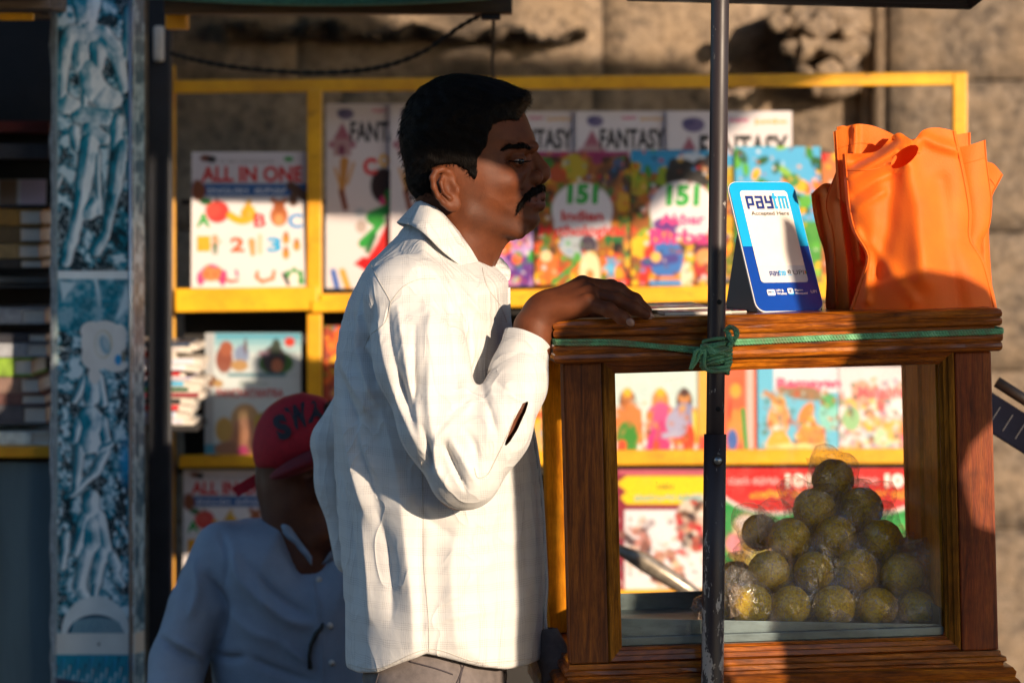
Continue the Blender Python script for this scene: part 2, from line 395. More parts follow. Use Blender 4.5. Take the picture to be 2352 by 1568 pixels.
# ---------------------------------------------------------------- books
RED = H('d0201c'); GRN = H('2a9a3a'); BLU = H('1c86c8'); ORG = H('f0702a'); YLW = H('f4b81c'); WHT = H('ece6e6'); BLK = H('151214')
DBL = H('2a63a0'); PNK = H('e03a80'); SKN = H('f0b080'); BRN = H('7a3c22'); TEA = H('46b0cc'); PUR = H('64348c'); DGR = H('1d6a30')
def book(label, px0, py0, px1, py1, draw, texts=(), y=YS, thick=0.009, bg=WHT, group=None, cat='book', res=0.0024, lean=0.012, name='picture_book'):
    a = W(px0, py1, y); b = W(px1, py0, y); ww = b.x - a.x; hh = b.z - a.z
    t = empty(name, (a.x + ww / 2, y, a.z), label, cat, group)
    nx = int(ww / res); ny = int(hh / res); H_ = 100 * hh / ww
    c = Canvas(100.0, H_, nx, ny, bg)
    if draw: draw(c, H_)
    org = (a.x, y + lean, a.z + hh); ex = (ww, 0, 0); ey = (0, -lean, -hh)
    c.grid('cover', org, ex, ey, M_PRINT, t)
    # page block and back cover behind the printed sheet
    V = []
    for (xx, zz, yy) in ((a.x, a.z, y), (b.x, a.z, y), (b.x, b.z, y + lean), (a.x, b.z, y + lean)): V.append((xx, yy + 0.0006, zz))
    for (xx, zz, yy) in ((a.x, a.z, y), (b.x, a.z, y), (b.x, b.z, y + lean), (a.x, b.z, y + lean)): V.append((xx + (0.001 if xx == a.x else -0.001), yy + thick, zz + (0.001 if zz == a.z else -0.001)))
    mesh_obj('pages', V, [(0, 1, 2, 3), (5, 4, 7, 6), (1, 5, 6, 2), (4, 0, 3, 7), (3, 2, 6, 7), (4, 5, 1, 0)], M_PAPER, t)
    if texts: lettering(texts, org, ex, ey, t, ww=100.0, hh=H_)
    return t
def kid(c, x, y, s, hair=BLK, skin=SKN, top=RED, low=BLU, hat=None, arms=1):
    c.seg(x - s * .22, y + s * 1.5, x - s * .25, y + s * 2.3, s * .17, low); c.seg(x + s * .22, y + s * 1.5, x + s * .25, y + s * 2.3, s * .17, low)
    c.ell(x, y + s * 1.05, s * .5, s * .68, top)
    if arms:
        c.seg(x - s * .45, y + s * .75, x - s * .85, y + s * 1.3, s * .15, skin); c.seg(x + s * .45, y + s * .75, x + s * .9, y + s * .35, s * .15, skin)
    c.ell(x, y - s * .08, s * .55, s * .55, hair); c.ell(x, y + s * .08, s * .44, s * .42, skin)
    c.ell(x - s * .16, y + s * .05, s * .06, s * .08, BLK); c.ell(x + s * .16, y + s * .05, s * .06, s * .08, BLK)
    c.seg(x - s * .12, y + s * .27, x + s * .12, y + s * .27, s * .035, H('b03030'))
    if hat: c.ell(x, y - s * .38, s * .6, s * .3, hat); c.ell(x, y - s * .6, s * .2, s * .2, YLW)
def foliage(c, seed, cols, n=60, y0=0, y1=30, r=5, x0=0, x1=100):
    r_ = random.Random(seed)
    for i in range(n): c.ell(r_.uniform(x0, x1), r_.uniform(y0, y1), r_.uniform(.5, 1.2) * r, r_.uniform(.4, .9) * r, r_.choice(cols), rot=r_.uniform(0, 3), soft=1.5)

def d_allinone(c, h):
    c.rect(0, 0, 100, h * .23, H('ded6dc')); c.rect(0, h * .232, 100, h * .325, DBL)
    c.ell(12, h * .02 + 3, 5, 3, BRN); c.ell(17, h * .02 + 4, 4, 3, BLK); c.ell(82, 6, 4, 2.2, GRN)
    c.ell(6, h * .29, 6, 8, H('8a4a2a')); c.ell(5, h * .24, 4, 4, H('8a4a2a')); c.seg(84, h * .25, 96, h * .33, 4, H('5a3a28')); c.ell(86, h * .35, 4, 6, H('6a4632'))
    c.ell(22, h * .44, 10, 9.5, H('d8403a')); c.ell(18, h * .425, 7, 6, H('e05a4a'), alpha=.6); c.ell(12, h * .365, 5, 3, DGR); c.seg(22, h * .37, 21, h * .345, .9, BRN)
    for i in range(9): c.ell(33 + i * 2.5, h * (.475 + .0022 * (i - 4) ** 2 * -1 + .03), 3.2, 3.4, H('e8b020'))
    c.seg(45, h * .45, 49, h * .36, 3.6, H('d8a21c'), r1=1.5); c.seg(50, h * .42, 53, h * .47, 3, H('e8b020'))
    c.ell(74, h * .47, 7.5, 9, H('b8683a')); c.ell(74, h * .395, 5, 5, H('a85a30')); c.ell(69, h * .355, 2.4, 2.4, H('a85a30')); c.ell(79, h * .355, 2.4, 2.4, H('a85a30')); c.ell(74, h * .50, 4, 5, H('e09a60'))
    kid(c, 20, h * .64, 5.4, hair=H('c89a6a'), top=H('7a8a70'), low=H('7a8a70'))
    c.seg(51, h * .66, 52, h * .75, 3, H('e0a060'), r1=2); c.seg(58, h * .62, 58, h * .74, 1.8, H('e8c8a0'))
    for (x, y) in ((80, .64), (89, .69), (80, .75)): c.ell(x, h * y, 3.0, 4.4, H('c8902a')); c.ell(x, h * (y - .035), 2, 2.2, H('b06a20'))
    for i in range(7): c.ell(8 + i * 3.1, h * (.93 - .006 * (i * (6 - i))), 3.2, 6, [PNK, H('c85a9a'), ORG][i % 3])
    c.ell(17, h * .90, 8, 6, H('e08a50')); c.ell(13, h * .90, 1, 1, BLK); c.ell(20, h * .90, 1, 1, BLK)
    c.seg(29, h * .93, 33, h * .955, 1.3, H('e0604a')); c.seg(33, h * .955, 39, h * .945, 1.3, H('e0604a')); c.seg(28, h * .88, 29, h * .90, 1.4, PNK); c.seg(38, h * .875, 39, h * .91, 1.2, PNK)
    c.seg(55, h * .92, 60, h * .955, 1.5, ORG); c.seg(60, h * .955, 69, h * .93, 1.5, ORG); c.seg(69, h * .93, 70, h * .88, 1.4, ORG); c.seg(55, h * .92, 56, h * .885, 1.4, ORG)
    for (x, y) in ((82, .90), (87, .88), (92, .90), (93, .95)): c.ell(x, h * y, 2.6, 3.4, GRN)
    c.ell(87, h * .92, 4, 4, H('f0eae0')); c.seg(78, h * .90, 82, h * .97, 1.6, H('2c2c34'))
ai_t = [('ALL IN ONE', 8, 12, 94, 25.5, H('c41e1a'), .035), ('ENGLISH  ಕನ್ನಡ', 14, 30, 80, 35, H('d8dce8'), .01), ('MY FIRST LEARNING BOOK', 24, 7, 70, 9.3, H('5a5054')),
        ('A', 4.5, 52 + .0, 16, 63.5, GRN, .03), ('B', 53, 52, 63, 63.5, H('c8303a'), .03), ('C', 82, 52, 94, 64.5, BLU, .03),
        ('1', 5, 71, 16, 84, H('eaa020'), .05), ('2', 33, 72, 45, 84.5, H('e85a2a'), .04), ('3', 64, 72, 76, 84.5, H('2a9ed0'), .04)]
book('all in one alphabet book on the upper left shelf, half in sunlight', 439, 349, 711, 661, d_allinone, ai_t, y=YS)
book('second all in one alphabet book low on the rack behind the seated man', 420, 1079, 645, 1340, d_allinone, ai_t, y=YS, name='picture_book')

def d_fantasy(seed):
    def f(c, h):
        c.ell(21, 11, 9, 6, H('6c6088')); c.ell(17, 9, 5, 3, H('504a78'))
        c.rect(8, 38, 27, 56, H('b89090')); c.poly([(17.5, 20), (27, 38), (8, 38)], H('a86070')); c.ell(17, 50, 3.4, 6, H('7a3050')); c.ell(6, 44, 3.5, 4, H('b07080')); c.ell(29, 44, 3.5, 4, H('b07080'))
        c.seg(20, 62, 17, 95, 4.8, H('cc8a3a'), r1=3); c.seg(17, 95, 21, 112, 3, H('8a4426')); c.seg(10, 70, 15, 86, 1.4, H('d89a40')); c.seg(30, 64, 23, 86, 1.4, H('d89a40'))
        c.ell(62, 88, 14, 19, H('2c1416')); c.ell(76, 104, 14, 18, H('181012')); c.ell(62, 104, 4, 5, PNK); c.ell(70, 100, 7, 9, GRN)
        c.seg(50, 122, 68, 112, 7, H('2c9a48'), r1=5); c.ell(55, 126, 9, 6, H('3aa040')); c.ell(37, 117, 6, 5, H('b8c0c8'))
        c.poly([(86, 96), (100, 90), (100, 190), (58, 190), (38, 176), (55, 150), (70, 118)], H('d81014'))
        c.poly([(62, 190), (30, 172), (40, 164), (70, 172), (78, 190)], H('c00c12'))
        c.seg(40, 150, 58, 130, 5, GRN, r1=3); c.ell(38, 132, 6, 7, H('b8a8a0')); c.seg(45, 158, 52, 142, 3, DGR)
        for i in range(7): c.ell(56 + 3 * i, 172 + 3 * math.sin(i * 2), 4, 4.5, [YLW, ORG][i % 2])
        c.seg(8, 180, 12, 196, 3, H('2a60b8')); c.seg(18, 180, 24, 198, 3.4, H('e8a030'))
    return f
fant_t = lambda w_: [('super', 47, 9, 64, 14, H('c83878'), .02), ('jumbo', 70, 8, 96, 15, H('d8a020'), .02), ('FANTASY', 32, 24, 112, 46, H('1c1a1a'), .03, .12),
                     ('C', 40, 60, 56, 78, H('d02828'), .05), ('O', 57, 60, 67, 72, H('e0a820'), .05), ('L', 70, 52, 80, 70, H('d85070'), .05)]
def clip_t(items, cut):   # letters that the neighbouring book would hide are still printed on the page
    return [t for t in items if t[1] < cut]
f1 = [('super', 47, 9, 66, 14, H('c83878'), .02), ('jumbo', 72, 8, 98, 15, H('d8a020'), .02), ('FANTASY', 24, 24, 98, 44, H('1c1a1a'), .03),
      ('COLOURING', 30, 62, 97, 80, H('cc2c30'), .05)]
FG = 'super jumbo fantasy colouring books overlapping in a row'
for i, (x0, x1, lab) in enumerate(((748, 962, 'fantasy colouring book left of the mans head, its red cloak picture in view'),
        (896, 1110, 'second fantasy colouring book, mostly hidden behind the standing mans head and shoulder'),
        (1108, 1322, 'fantasy colouring book whose top edge shows just in front of the mans forehead'),
        (1323, 1535, 'fantasy colouring book peeping out above the book with the white circle'),
        (1533, 1820, 'rightmost fantasy colouring book, top edge crossed by the dark pole'))):
    yy = YS + 0.072 - 0.014 * (i if i < 2 else i - 1)
    k = (x1 - x0) / 214.
    book(lab, x0, 238 if i < 2 else 255, x1, 662, d_fantasy(i),
         [('super', 50, 6, 66, 10, H('c83878'), .02), ('jumbo', 70, 6, 96, 11.5, H('d8a020'), .02), ('FANTASY', 26, 19, 97, 41, H('1c1a1a'), .03),
          ('C', 40, 58, 55, 77, H('d02828'), .05), ('O', 57, 54, 68, 68, H('e0a820'), .05), ('L', 71, 48, 80, 68, H('d85070'), .05)],
         y=yy, bg=H('e2dadc'), group=FG)
def d_151(seed, white, hero):
    def f(c, h):
        r_ = random.Random(seed); base = [H('8a5a20'), H('b8641c'), H('6a7a20'), H('4a2a18'), H('d8a020'), H('3a6a28'), H('c84a20')]
        c.rect(0, 0, 100, h, H('9a5a22'))
        foliage(c, seed, base, 120, 0, h, 9)
        if hero == 0:
            c.rect(0, 0, 100, 5, H('a02868')); c.ell(42, 16, 14, 14, H('b8a028')); c.ell(12, 14, 8, 8, H('407a2c')); c.ell(24, 24, 10, 9, H('b84a20')); c.ell(76, 26, 12, 12, H('6a4024'))
            c.seg(74, 30, 92, 16, 5, H('303848')); c.ell(88, 12, 6, 5, H('4a5c80')); c.ell(66, 8, 6, 6, H('8a2858')); c.ell(52, 5, 4, 4, H('c06838'))
        else:
            c.rect(0, 0, 100, h * .17, H('2a98cc')); c.ell(58, 12, 16, 9, H('d8e0e8')); foliage(c, seed + 3, [H('b8a020'), H('3a8a2c'), H('8aa020')], 30, 18, 40, 8)
            c.ell(50, 26, 17, 17, H('22201e')); c.ell(70, 22, 12, 14, H('1c1a1c')); c.ell(78, 12, 7, 9, H('282428')); c.ell(42, 16, 6, 8, H('282828'))
            kid(c, 24, 42, 14, hair=H('3a2418'), top=GRN, low=GRN, skin=H('d88a78'))
        c.ell(50, h * .44, 32, h * .21, H('ece4e8')); c.ell(50, h * .54, 30, h * .13, H('ece4e8'))
        if hero == 0:
            c.ell(46, h * .70, 20, 14, H('a8b4bc')); c.ell(56, h * .70, 9, 11, H('3a2c44')); c.ell(84, h * .66, 10, 9, DGR); c.ell(88, h * .72, 6, 6, BLK)
            foliage(c, seed + 9, [ORG, H('f0a020'), H('e05020'), H('50a040'), YLW], 40, h * .78, h, 6)
            c.ell(14, h * .86, 10, 16, ORG); c.ell(12, h * .78, 6, 6, H('f0d0a0')); c.ell(58, h * .90, 11, 22, H('f0dcae')); c.ell(58, h * .92, 4, 6, H('d88a4a'))
            kid(c, 80, h * .80, 9, hair=H('5090c8'), skin=H('68b8e0'), top=H('68b8e0'), low=H('3a90c8'), hat=H('b84a28')); c.seg(20, h * .98, 42, h * .84, 2.2, GRN)
            c.rect(76, h * .95, 100, h, RED)
        else:
            foliage(c, seed + 9, [YLW, H('f0c020'), H('90b030'), H('e87828')], 40, h * .62, h, 7)
            c.ell(34, h * .62, 11, 7, PUR); c.ell(34, h * .55, 13, 7, H('6a3088')); c.ell(34, h * .65, 7, 7, H('e8904a'))
            c.ell(34, h * .80, 17, 20, H('3a74c0')); c.seg(18, h * .72, 12, h * .95, 5, H('d83020')); c.seg(14, h * .83, 42, h * .80, 4.5, H('4a4090')); c.ell(24, h * .79, 5, 5, H('f0c060'))
            c.rect(20, h * .93, 52, h * .96, H('e88a30')); c.rect(18, h * .96, 54, h, H('4a90d0'))
            c.ell(76, h * .86, 16, 14, H('b83030')); c.ell(72, h * .74, 12, 9, H('5a2040')); c.ell(72, h * .79, 9, 8, H('f0a060')); c.ell(88, h * .66, 8, 8, H('8a3a20')); c.ell(54, h * .93, 6, 14, H('e8dcc0'))
        for i in range(150):
            x, y = r_.uniform(0, 100), r_.uniform(0, h)
            if math.hypot((x - 50) / 33, (y - h * .47) / (h * .22)) > 1: c.ell(x, y, r_.uniform(.8, 2.8), r_.uniform(.8, 2.8), r_.choice([BLK, WHT, RED, YLW, BLU, BRN, GRN, ORG, SKN]), alpha=.75)
    return f
t151 = lambda a, b, ca, cb: [('151', 34, 34, 66, 55, GRN, .06, .05), (a, 28, 62, 72, 73, ca, .03), (b, 5 if len(b) > 8 else 18, 77, 95 if len(b) > 8 else 80, 92, cb, .03), ('STORIES', 40, 97, 62, 101, H('6a6868'), .0)]
book('151 Indian Mythological stories book with white circle on its busy cover', 1228, 348, 1447, 656, d_151(11, 1, 0), t151('Indian', 'Mythological', RED, RED), y=YS, bg=H('8a5a20'))
book('151 Akbar Birbal stories book with a blue clad figure, beside the dark pole', 1450, 344, 1686, 656, d_151(23, 1, 1), t151('Akbar', 'Birbal', PNK, H('c82878')), y=YS + 0.004, bg=H('8a5a20'))
def d_busy(seed, sky_=H('50b0e0'), cols=None, nk=5, y0=.3):
    cols = cols or [H('2c8a34'), H('58b038'), H('1c5a26'), H('8ac040'), YLW, ORG]
    def f(c, h):
        r_ = random.Random(seed); c.rect(0, 0, 100, h * .5, sky_); foliage(c, seed, cols, 90, 0, h, 9)
        for i in range(nk):
            kid(c, r_.uniform(12, 88), r_.uniform(h * y0, h * .8), r_.uniform(7, 11), hair=r_.choice([BLK, BRN, PUR]), top=r_.choice([RED, BLU, YLW, PNK, ORG, WHT]), low=r_.choice([BLU, RED, GRN]), hat=r_.choice([None, RED, YLW]))
        c.ell(r_.uniform(20, 80), h * .55, 14, 18, H('e8e4e8'), alpha=.9)
        for i in range(120): c.ell(r_.uniform(0, 100), r_.uniform(0, h), r_.uniform(.8, 2.6), r_.uniform(.8, 2.6), r_.choice([BLK, WHT, RED, YLW, BLU, BRN, GRN, ORG, SKN]), alpha=.8)
    return f
book('busy green jungle story book standing between the pole and the orange bags', 1689, 336, 1886, 680, d_busy(31), [('101', 40, 78, 64, 92, H('d03040'), .04), ('Stories', 36, 96, 76, 106, H('2a80b8'), .02)], y=YS - .002, bg=H('4a9a3a'))
book('orange and brown story book half hidden behind the orange bags', 1889, 352, 2100, 684, d_busy(47, H('c87840'), [H('a85a28'), H('d88a3a'), H('7a3c1c'), YLW, RED]), y=YS, bg=H('b86a30'))
book('kids story book with a pink faced girl at the corner of the standing mans collar', 1020, 500, 1224, 656, d_busy(53, H('c0a0d8'), [PUR, H('c878b0'), ORG, GRN], 4, .1), y=YS, bg=H('b888c8'))

def d_panch(c, h):
    c.rect(0, 0, 100, h, H('cdd8da')); c.rect(10, 0, 100, h * .10, H('5aa4bc')); c.rect(10, h * .05, 100, h * .16, H('9ac4cc'), alpha=.7); c.rect(0, 0, 9, h, H('b0b4b8'))
    c.ell(20, h * .22, 9, 14, H('8a4a38')); c.ell(22, h * .13, 7, 8, H('a05a40')); c.ell(38, h * .18, 8, 10, H('8090b0')); c.ell(36, h * .27, 9, 6, H('b08a58')); c.ell(42, h * .11, 2, 8, H('6a5a60'))
    c.ell(74, h * .25, 18, 12, H('4a7a3a')); c.ell(72, h * .22, 12, 15, H('4c4446')); c.ell(74, h * .12, 5, 9, H('3a4438')); c.ell(75, h * .27, 6, 7, H('c87a58')); c.rect(56, h * .15, 66, h * .19, H('c09aa8'))
    c.ell(88, h * .075, 5.5, 5, H('c83a28')); c.rect(24, h * .333, 84, h * .362, H('4a8090')); c.rect(14, h * .345, 96, h * .35, H('6a98a0'), alpha=.5)
    c.ell(7, h * .40, 6, 6, H('7a5038')); c.ell(14, h * .42, 5, 4, H('b08a50'))
    c.ell(42, h * .72, 15, 17, H('c8a070')); c.ell(42, h * .88, 18, 22, H('c89070')); c.ell(20, h * .80, 9, 13, H('d0a85a')); c.ell(36, h * .84, 5, 12, H('b07a5a')); c.ell(64, h * .74, 13, 11, H('c8aa4a')); c.ell(66, h * .69, 8, 4, H('4a6a3a'))
    c.ell(60, h * .80, 5, 6, H('3a3440')); c.rect(0, h * .92, 22, h, H('4a9cb8')); c.ell(26, h * .96, 16, 8, H('a87a60')); c.ell(40, h * .99, 6, 8, H('b84070')); c.ell(76, h * .9, 8, 20, H('b070b0'))
book('panchatantra animal story book with pale cover on the left middle shelf above the red cap', 470, 765, 691, 1042, d_panch,
     [('PANCHATANTRA', 12, 58, 82, 67, H('b84a48'), .03), ('Stories from', 36, 50.5, 66, 53.5, H('7a9a88'))], y=YS, bg=H('cdd8da'))
book('red and yellow story book in the gap between the yellow upright and the white shirt', 744, 748, 940, 1040, d_busy(61, H('a04830'), [H('b8482c'), H('8a2c1c'), YLW, ORG], 5), y=YS, bg=H('b84a30'))

def speck(c, h, seed, cols, n=110, y0=.1, a=.75):
    r_ = random.Random(seed)
    for i in range(n): c.ell(r_.uniform(0, 100), r_.uniform(h * y0, h), r_.uniform(1, 4.2), r_.uniform(1, 4.2), r_.choice(cols), rot=r_.uniform(0, 3), alpha=a, soft=1.6)
def d_myth(c, h):
    c.rect(0, 0, 100, h, H('cfe6e2')); c.rect(0, h * .5, 100, h, H('e8eee6'))
    for (x, top, low, hr, s) in ((22, H('e88a3c'), H('3a8a2a'), H('7a4a20'), 1), (58, H('d8508a'), H('c83a7a'), H('c88a30'), 1.03), (84, H('8a90b8'), H('d8401c'), H('4a2018'), 1)):
        c.ell(x, h * .40, 9 * s, 13 * s, hr); c.ell(x, h * .36, 6.5, 7, H('d08a48') if x != 22 else H('b87038')); c.ell(x, h * .30, 5, 5, YLW if x < 80 else H('4a2018'))
        c.ell(x, h * .60, 15 * s, 17 * s, top if x != 22 else H('d8803c')); c.seg(x - 12, h * .55, x - 13, h * .82, 3.8, H('e0803a')); c.seg(x + 12, h * .52, x + 14, h * .86, 3.6, H('e0803a') if x < 80 else H('e0d048'))
        c.ell(x, h * .84, 12, 20, low); c.seg(x - 6, h * .9, x - 8, h, 5, H('e8502c'))
    c.ell(76, h * .66, 12, 15, H('a8a8c8')); c.seg(62, h * .8, 76, h * .78, 3, H('b0b0cc')); c.seg(50, h * .7, 44, h, 3.4, H('d83088'))
    speck(c, h, 9, [H('c8783a'), H('e0b040'), H('a05828'), H('b8d0c8'), H('d8905a'), H('8a4a28')], 70, .38, .6)
book('pale blue mythology book with three standing figures, seen through the cart glass', 1395, 842, 1606, 1040, d_myth, y=YS, bg=H('cfe6e2'))
def d_orange(c, h):
    c.rect(0, 0, 100, h, H('e8643c')); c.rect(0, 0, 26, h, H('e8b040')); c.ell(66, h * .28, 9, 12, H('e8a838')); c.ell(66, h * .7, 14, 30, H('e09038')); c.rect(84, 0, 96, h, H('e8e0dc'), alpha=.6); c.seg(78, h * .5, 84, h, 4, GRN); c.ell(60, h * .85, 9, 18, H('3060b0'))
    c.ell(56, h * .5, 3, 20, H('b83820')); c.rect(0, h * .8, 24, h, H('e8543c'))
book('orange mythology book just right of the dark pole behind the glass', 1600, 842, 1737, 1040, d_orange, y=YS, bg=H('e8643c'))
def d_rama(c, h):
    c.rect(0, 0, 100, h, H('6ac0e0')); c.rect(20, 0, 100, h * .3, H('e8e4ea')); c.ell(55, h * .30, 32, 9, H('9a7a5a'), rot=.15); c.ell(26, h * .62, 14, 20, H('e8a05a')); c.ell(26, h * .42, 9, 9, H('e8b030')); c.ell(26, h * .9, 15, 16, H('f0b040'))
    c.ell(60, h * .55, 8, 16, H('e88a38'), rot=.5); c.ell(66, h * .82, 18, 18, H('e0903a')); c.ell(64, h * .66, 9, 8, H('e8a830')); c.ell(88, h * .56, 12, 20, H('8ad8cc')); c.ell(88, h * .4, 10, 9, H('58b068')); c.ell(50, h * .96, 40, 8, H('f0d890')); c.seg(10, h * .3, 36, h * .5, 3, H('c8884a'))
    speck(c, h, 7, [H('b87838'), H('4a9098'), H('8a5a38'), H('f0c070'), H('c05838'), H('d8e8e0'), H('58784a')], 120, .30)
book('Ramayan story book with a flying figure over pale blue, middle of the glass', 1741, 842, 1926, 1040, d_rama, [('Ramayan', 24, 14, 104, 30, H('d84870'), .04)], y=YS, bg=H('6ac0e0'))
def d_rama2(c, h):
    c.rect(0, 0, 100, h, H('e8dce0')); foliage(c, 5, [H('e8b8a8'), H('b8d8b0'), H('e8c060'), H('c8b8c8'), H('e09a60')], 70, h * .2, h, 8); c.ell(26, h * .3, 12, 14, H('e8a890')); c.ell(70, h * .45, 22, 14, H('f2eeee'))
    kid(c, 34, h * .56, 11, hair=BRN, top=YLW, low=H('9ab8c8')); kid(c, 74, h * .62, 10, hair=BLK, top=ORG, low=PNK); c.ell(48, h * .42, 5, 12, H('d85a60')); c.ell(14, h * .6, 10, 14, H('98c890'))
    speck(c, h, 8, [H('c87868'), H('7a9a68'), H('d8a040'), H('9888a8'), H('b85a40'), H('f0e8e8'), H('6a5a50')], 140, .12)
book('pale pink mythology book beside the inner right frame of the glass case', 1928, 842, 2130, 1040, d_rama2, [('Mahabharat', 22, 22, 96, 36, H('e05a60'), .03)], y=YS, bg=H('e8dce0'))
book('story book glimpsed in the slot between the white shirt and the cart', 1190, 800, 1390, 1036, d_busy(71, H('b0c8e0'), [ORG, YLW, BRN, H('e8b060')], 6), y=YS, bg=H('d8b070'))

def d_yellow(c, h):
    c.rect(0, 0, 100, h, H('8a2038')); c.rect(6, 0, 100, h * .04, H('c86078')); c.poly([(4, h * .11), (14, h * .05), (100, h * .05), (100, h * .27), (14, h * .27), (8, h * .22), (14, h * .17)], H('f6d414'))
    c.rect(12, h * .315, 100, h, H('ece8ee')); c.ell(88, h * .42, 24, 30, H('d8c8b8'))
    r_ = random.Random(4)
    for i in range(46):
        a = r_.uniform(0, 6.3); q = math.sqrt(r_.random()); c.ell(85 + 20 * q * math.cos(a), h * .43 + 24 * q * math.sin(a), 4, 4, r_.choice([H('b85040'), H('3a2c30'), H('d8a888'), H('e8dcd0'), H('6a4a3a'), H('c82838')]), soft=2)
    for i in range(30):
        a = r_.uniform(0, 6.3); q = math.sqrt(r_.random()); c.ell(22 + 15 * q * math.cos(a), h * .56 + 18 * q * math.sin(a), 4, 4, r_.choice([H('c88a80'), H('5a4448'), H('e0b8a8'), H('8a5a50')]), soft=2)
    for i in range(30):
        a = r_.uniform(0, 6.3); q = math.sqrt(r_.random()); c.ell(56 + 17 * q * math.cos(a), h * .78 + 18 * q * math.sin(a), 4, 4, r_.choice([H('c8907a'), H('7a4438'), H('e0c0a0'), H('a03838')]), soft=2)
    speck(c, h, 10, [H('c8a8a0'), H('a87868'), H('e8d8d0'), H('6a5058'), H('d0b090')], 90, .36, .6); c.rect(12, h * .62, 24, h * .71, YLW, rr=2); c.rect(64, h * .63, 74, h * .655, RED)
book('story book with a yellow banner and round scenes, lower left behind the glass', 1408, 1079, 1632, 1372, d_yellow, [('1001', 46, 15.5, 62, 20, H('5a5014'), .02), ('ಪಂಚತಂತ್ರ ಕಥೆಗಳು', 22, 25, 92, 33, H('6ab0b0'), .02)], y=YS, bg=H('8a2038'))
def d_101(c, h):
    c.rect(0, 0, 100, h, H('1c9440')); c.ell(50, 0, 66, h * .36, H('f0e8e8')); c.ell(50, -3, 65, h * .36, H('e01a1c'))
    c.ell(22, h * .47, 13, 16, H('e8c8a0')); c.ell(22, h * .42, 11, 7, H('ecdcd8')); c.ell(24, h * .62, 20, 16, H('e8b850')); c.ell(10, h * .58, 9, 10, H('e88a98')); c.ell(70, h * .5, 20, 18, H('3ab058')); c.ell(60, h * .75, 40, 22, H('e8d870')); c.ell(56, h * .62, 12, 14, H('f0b890'))
    speck(c, h, 11, [H('c89858'), H('d8c8b8'), H('b86858'), H('58a058'), H('e8c850'), H('7a5a40')], 90, .44, .7)
t101 = [('ನೂರು ಕಥೆಗಳು', 4, 8, 56, 17, H('f0b0b0'), .01), ('101', 62, 5, 88, 19, H('f4e8e0'), .06), ('ಮಕ್ಕಳ ಕಥೆ', 26, 21, 84, 31, H('f4a018'), .03)]
book('red and green story book printed 101, lower shelf just right of the pole', 1664, 1077, 1892, 1372, d_101, t101, y=YS, bg=H('1c9440'))
book('second red and green 101 story book, behind the wrapped sweets by the right frame', 1893, 1077, 2120, 1372, d_101, t101, y=YS, bg=H('1c9440'))
# magazines lying on the cart top are added with the cart
# ================================================================ LEFT STALL
YP = 0.9
def P9(px, py): return W(px, py, YP)
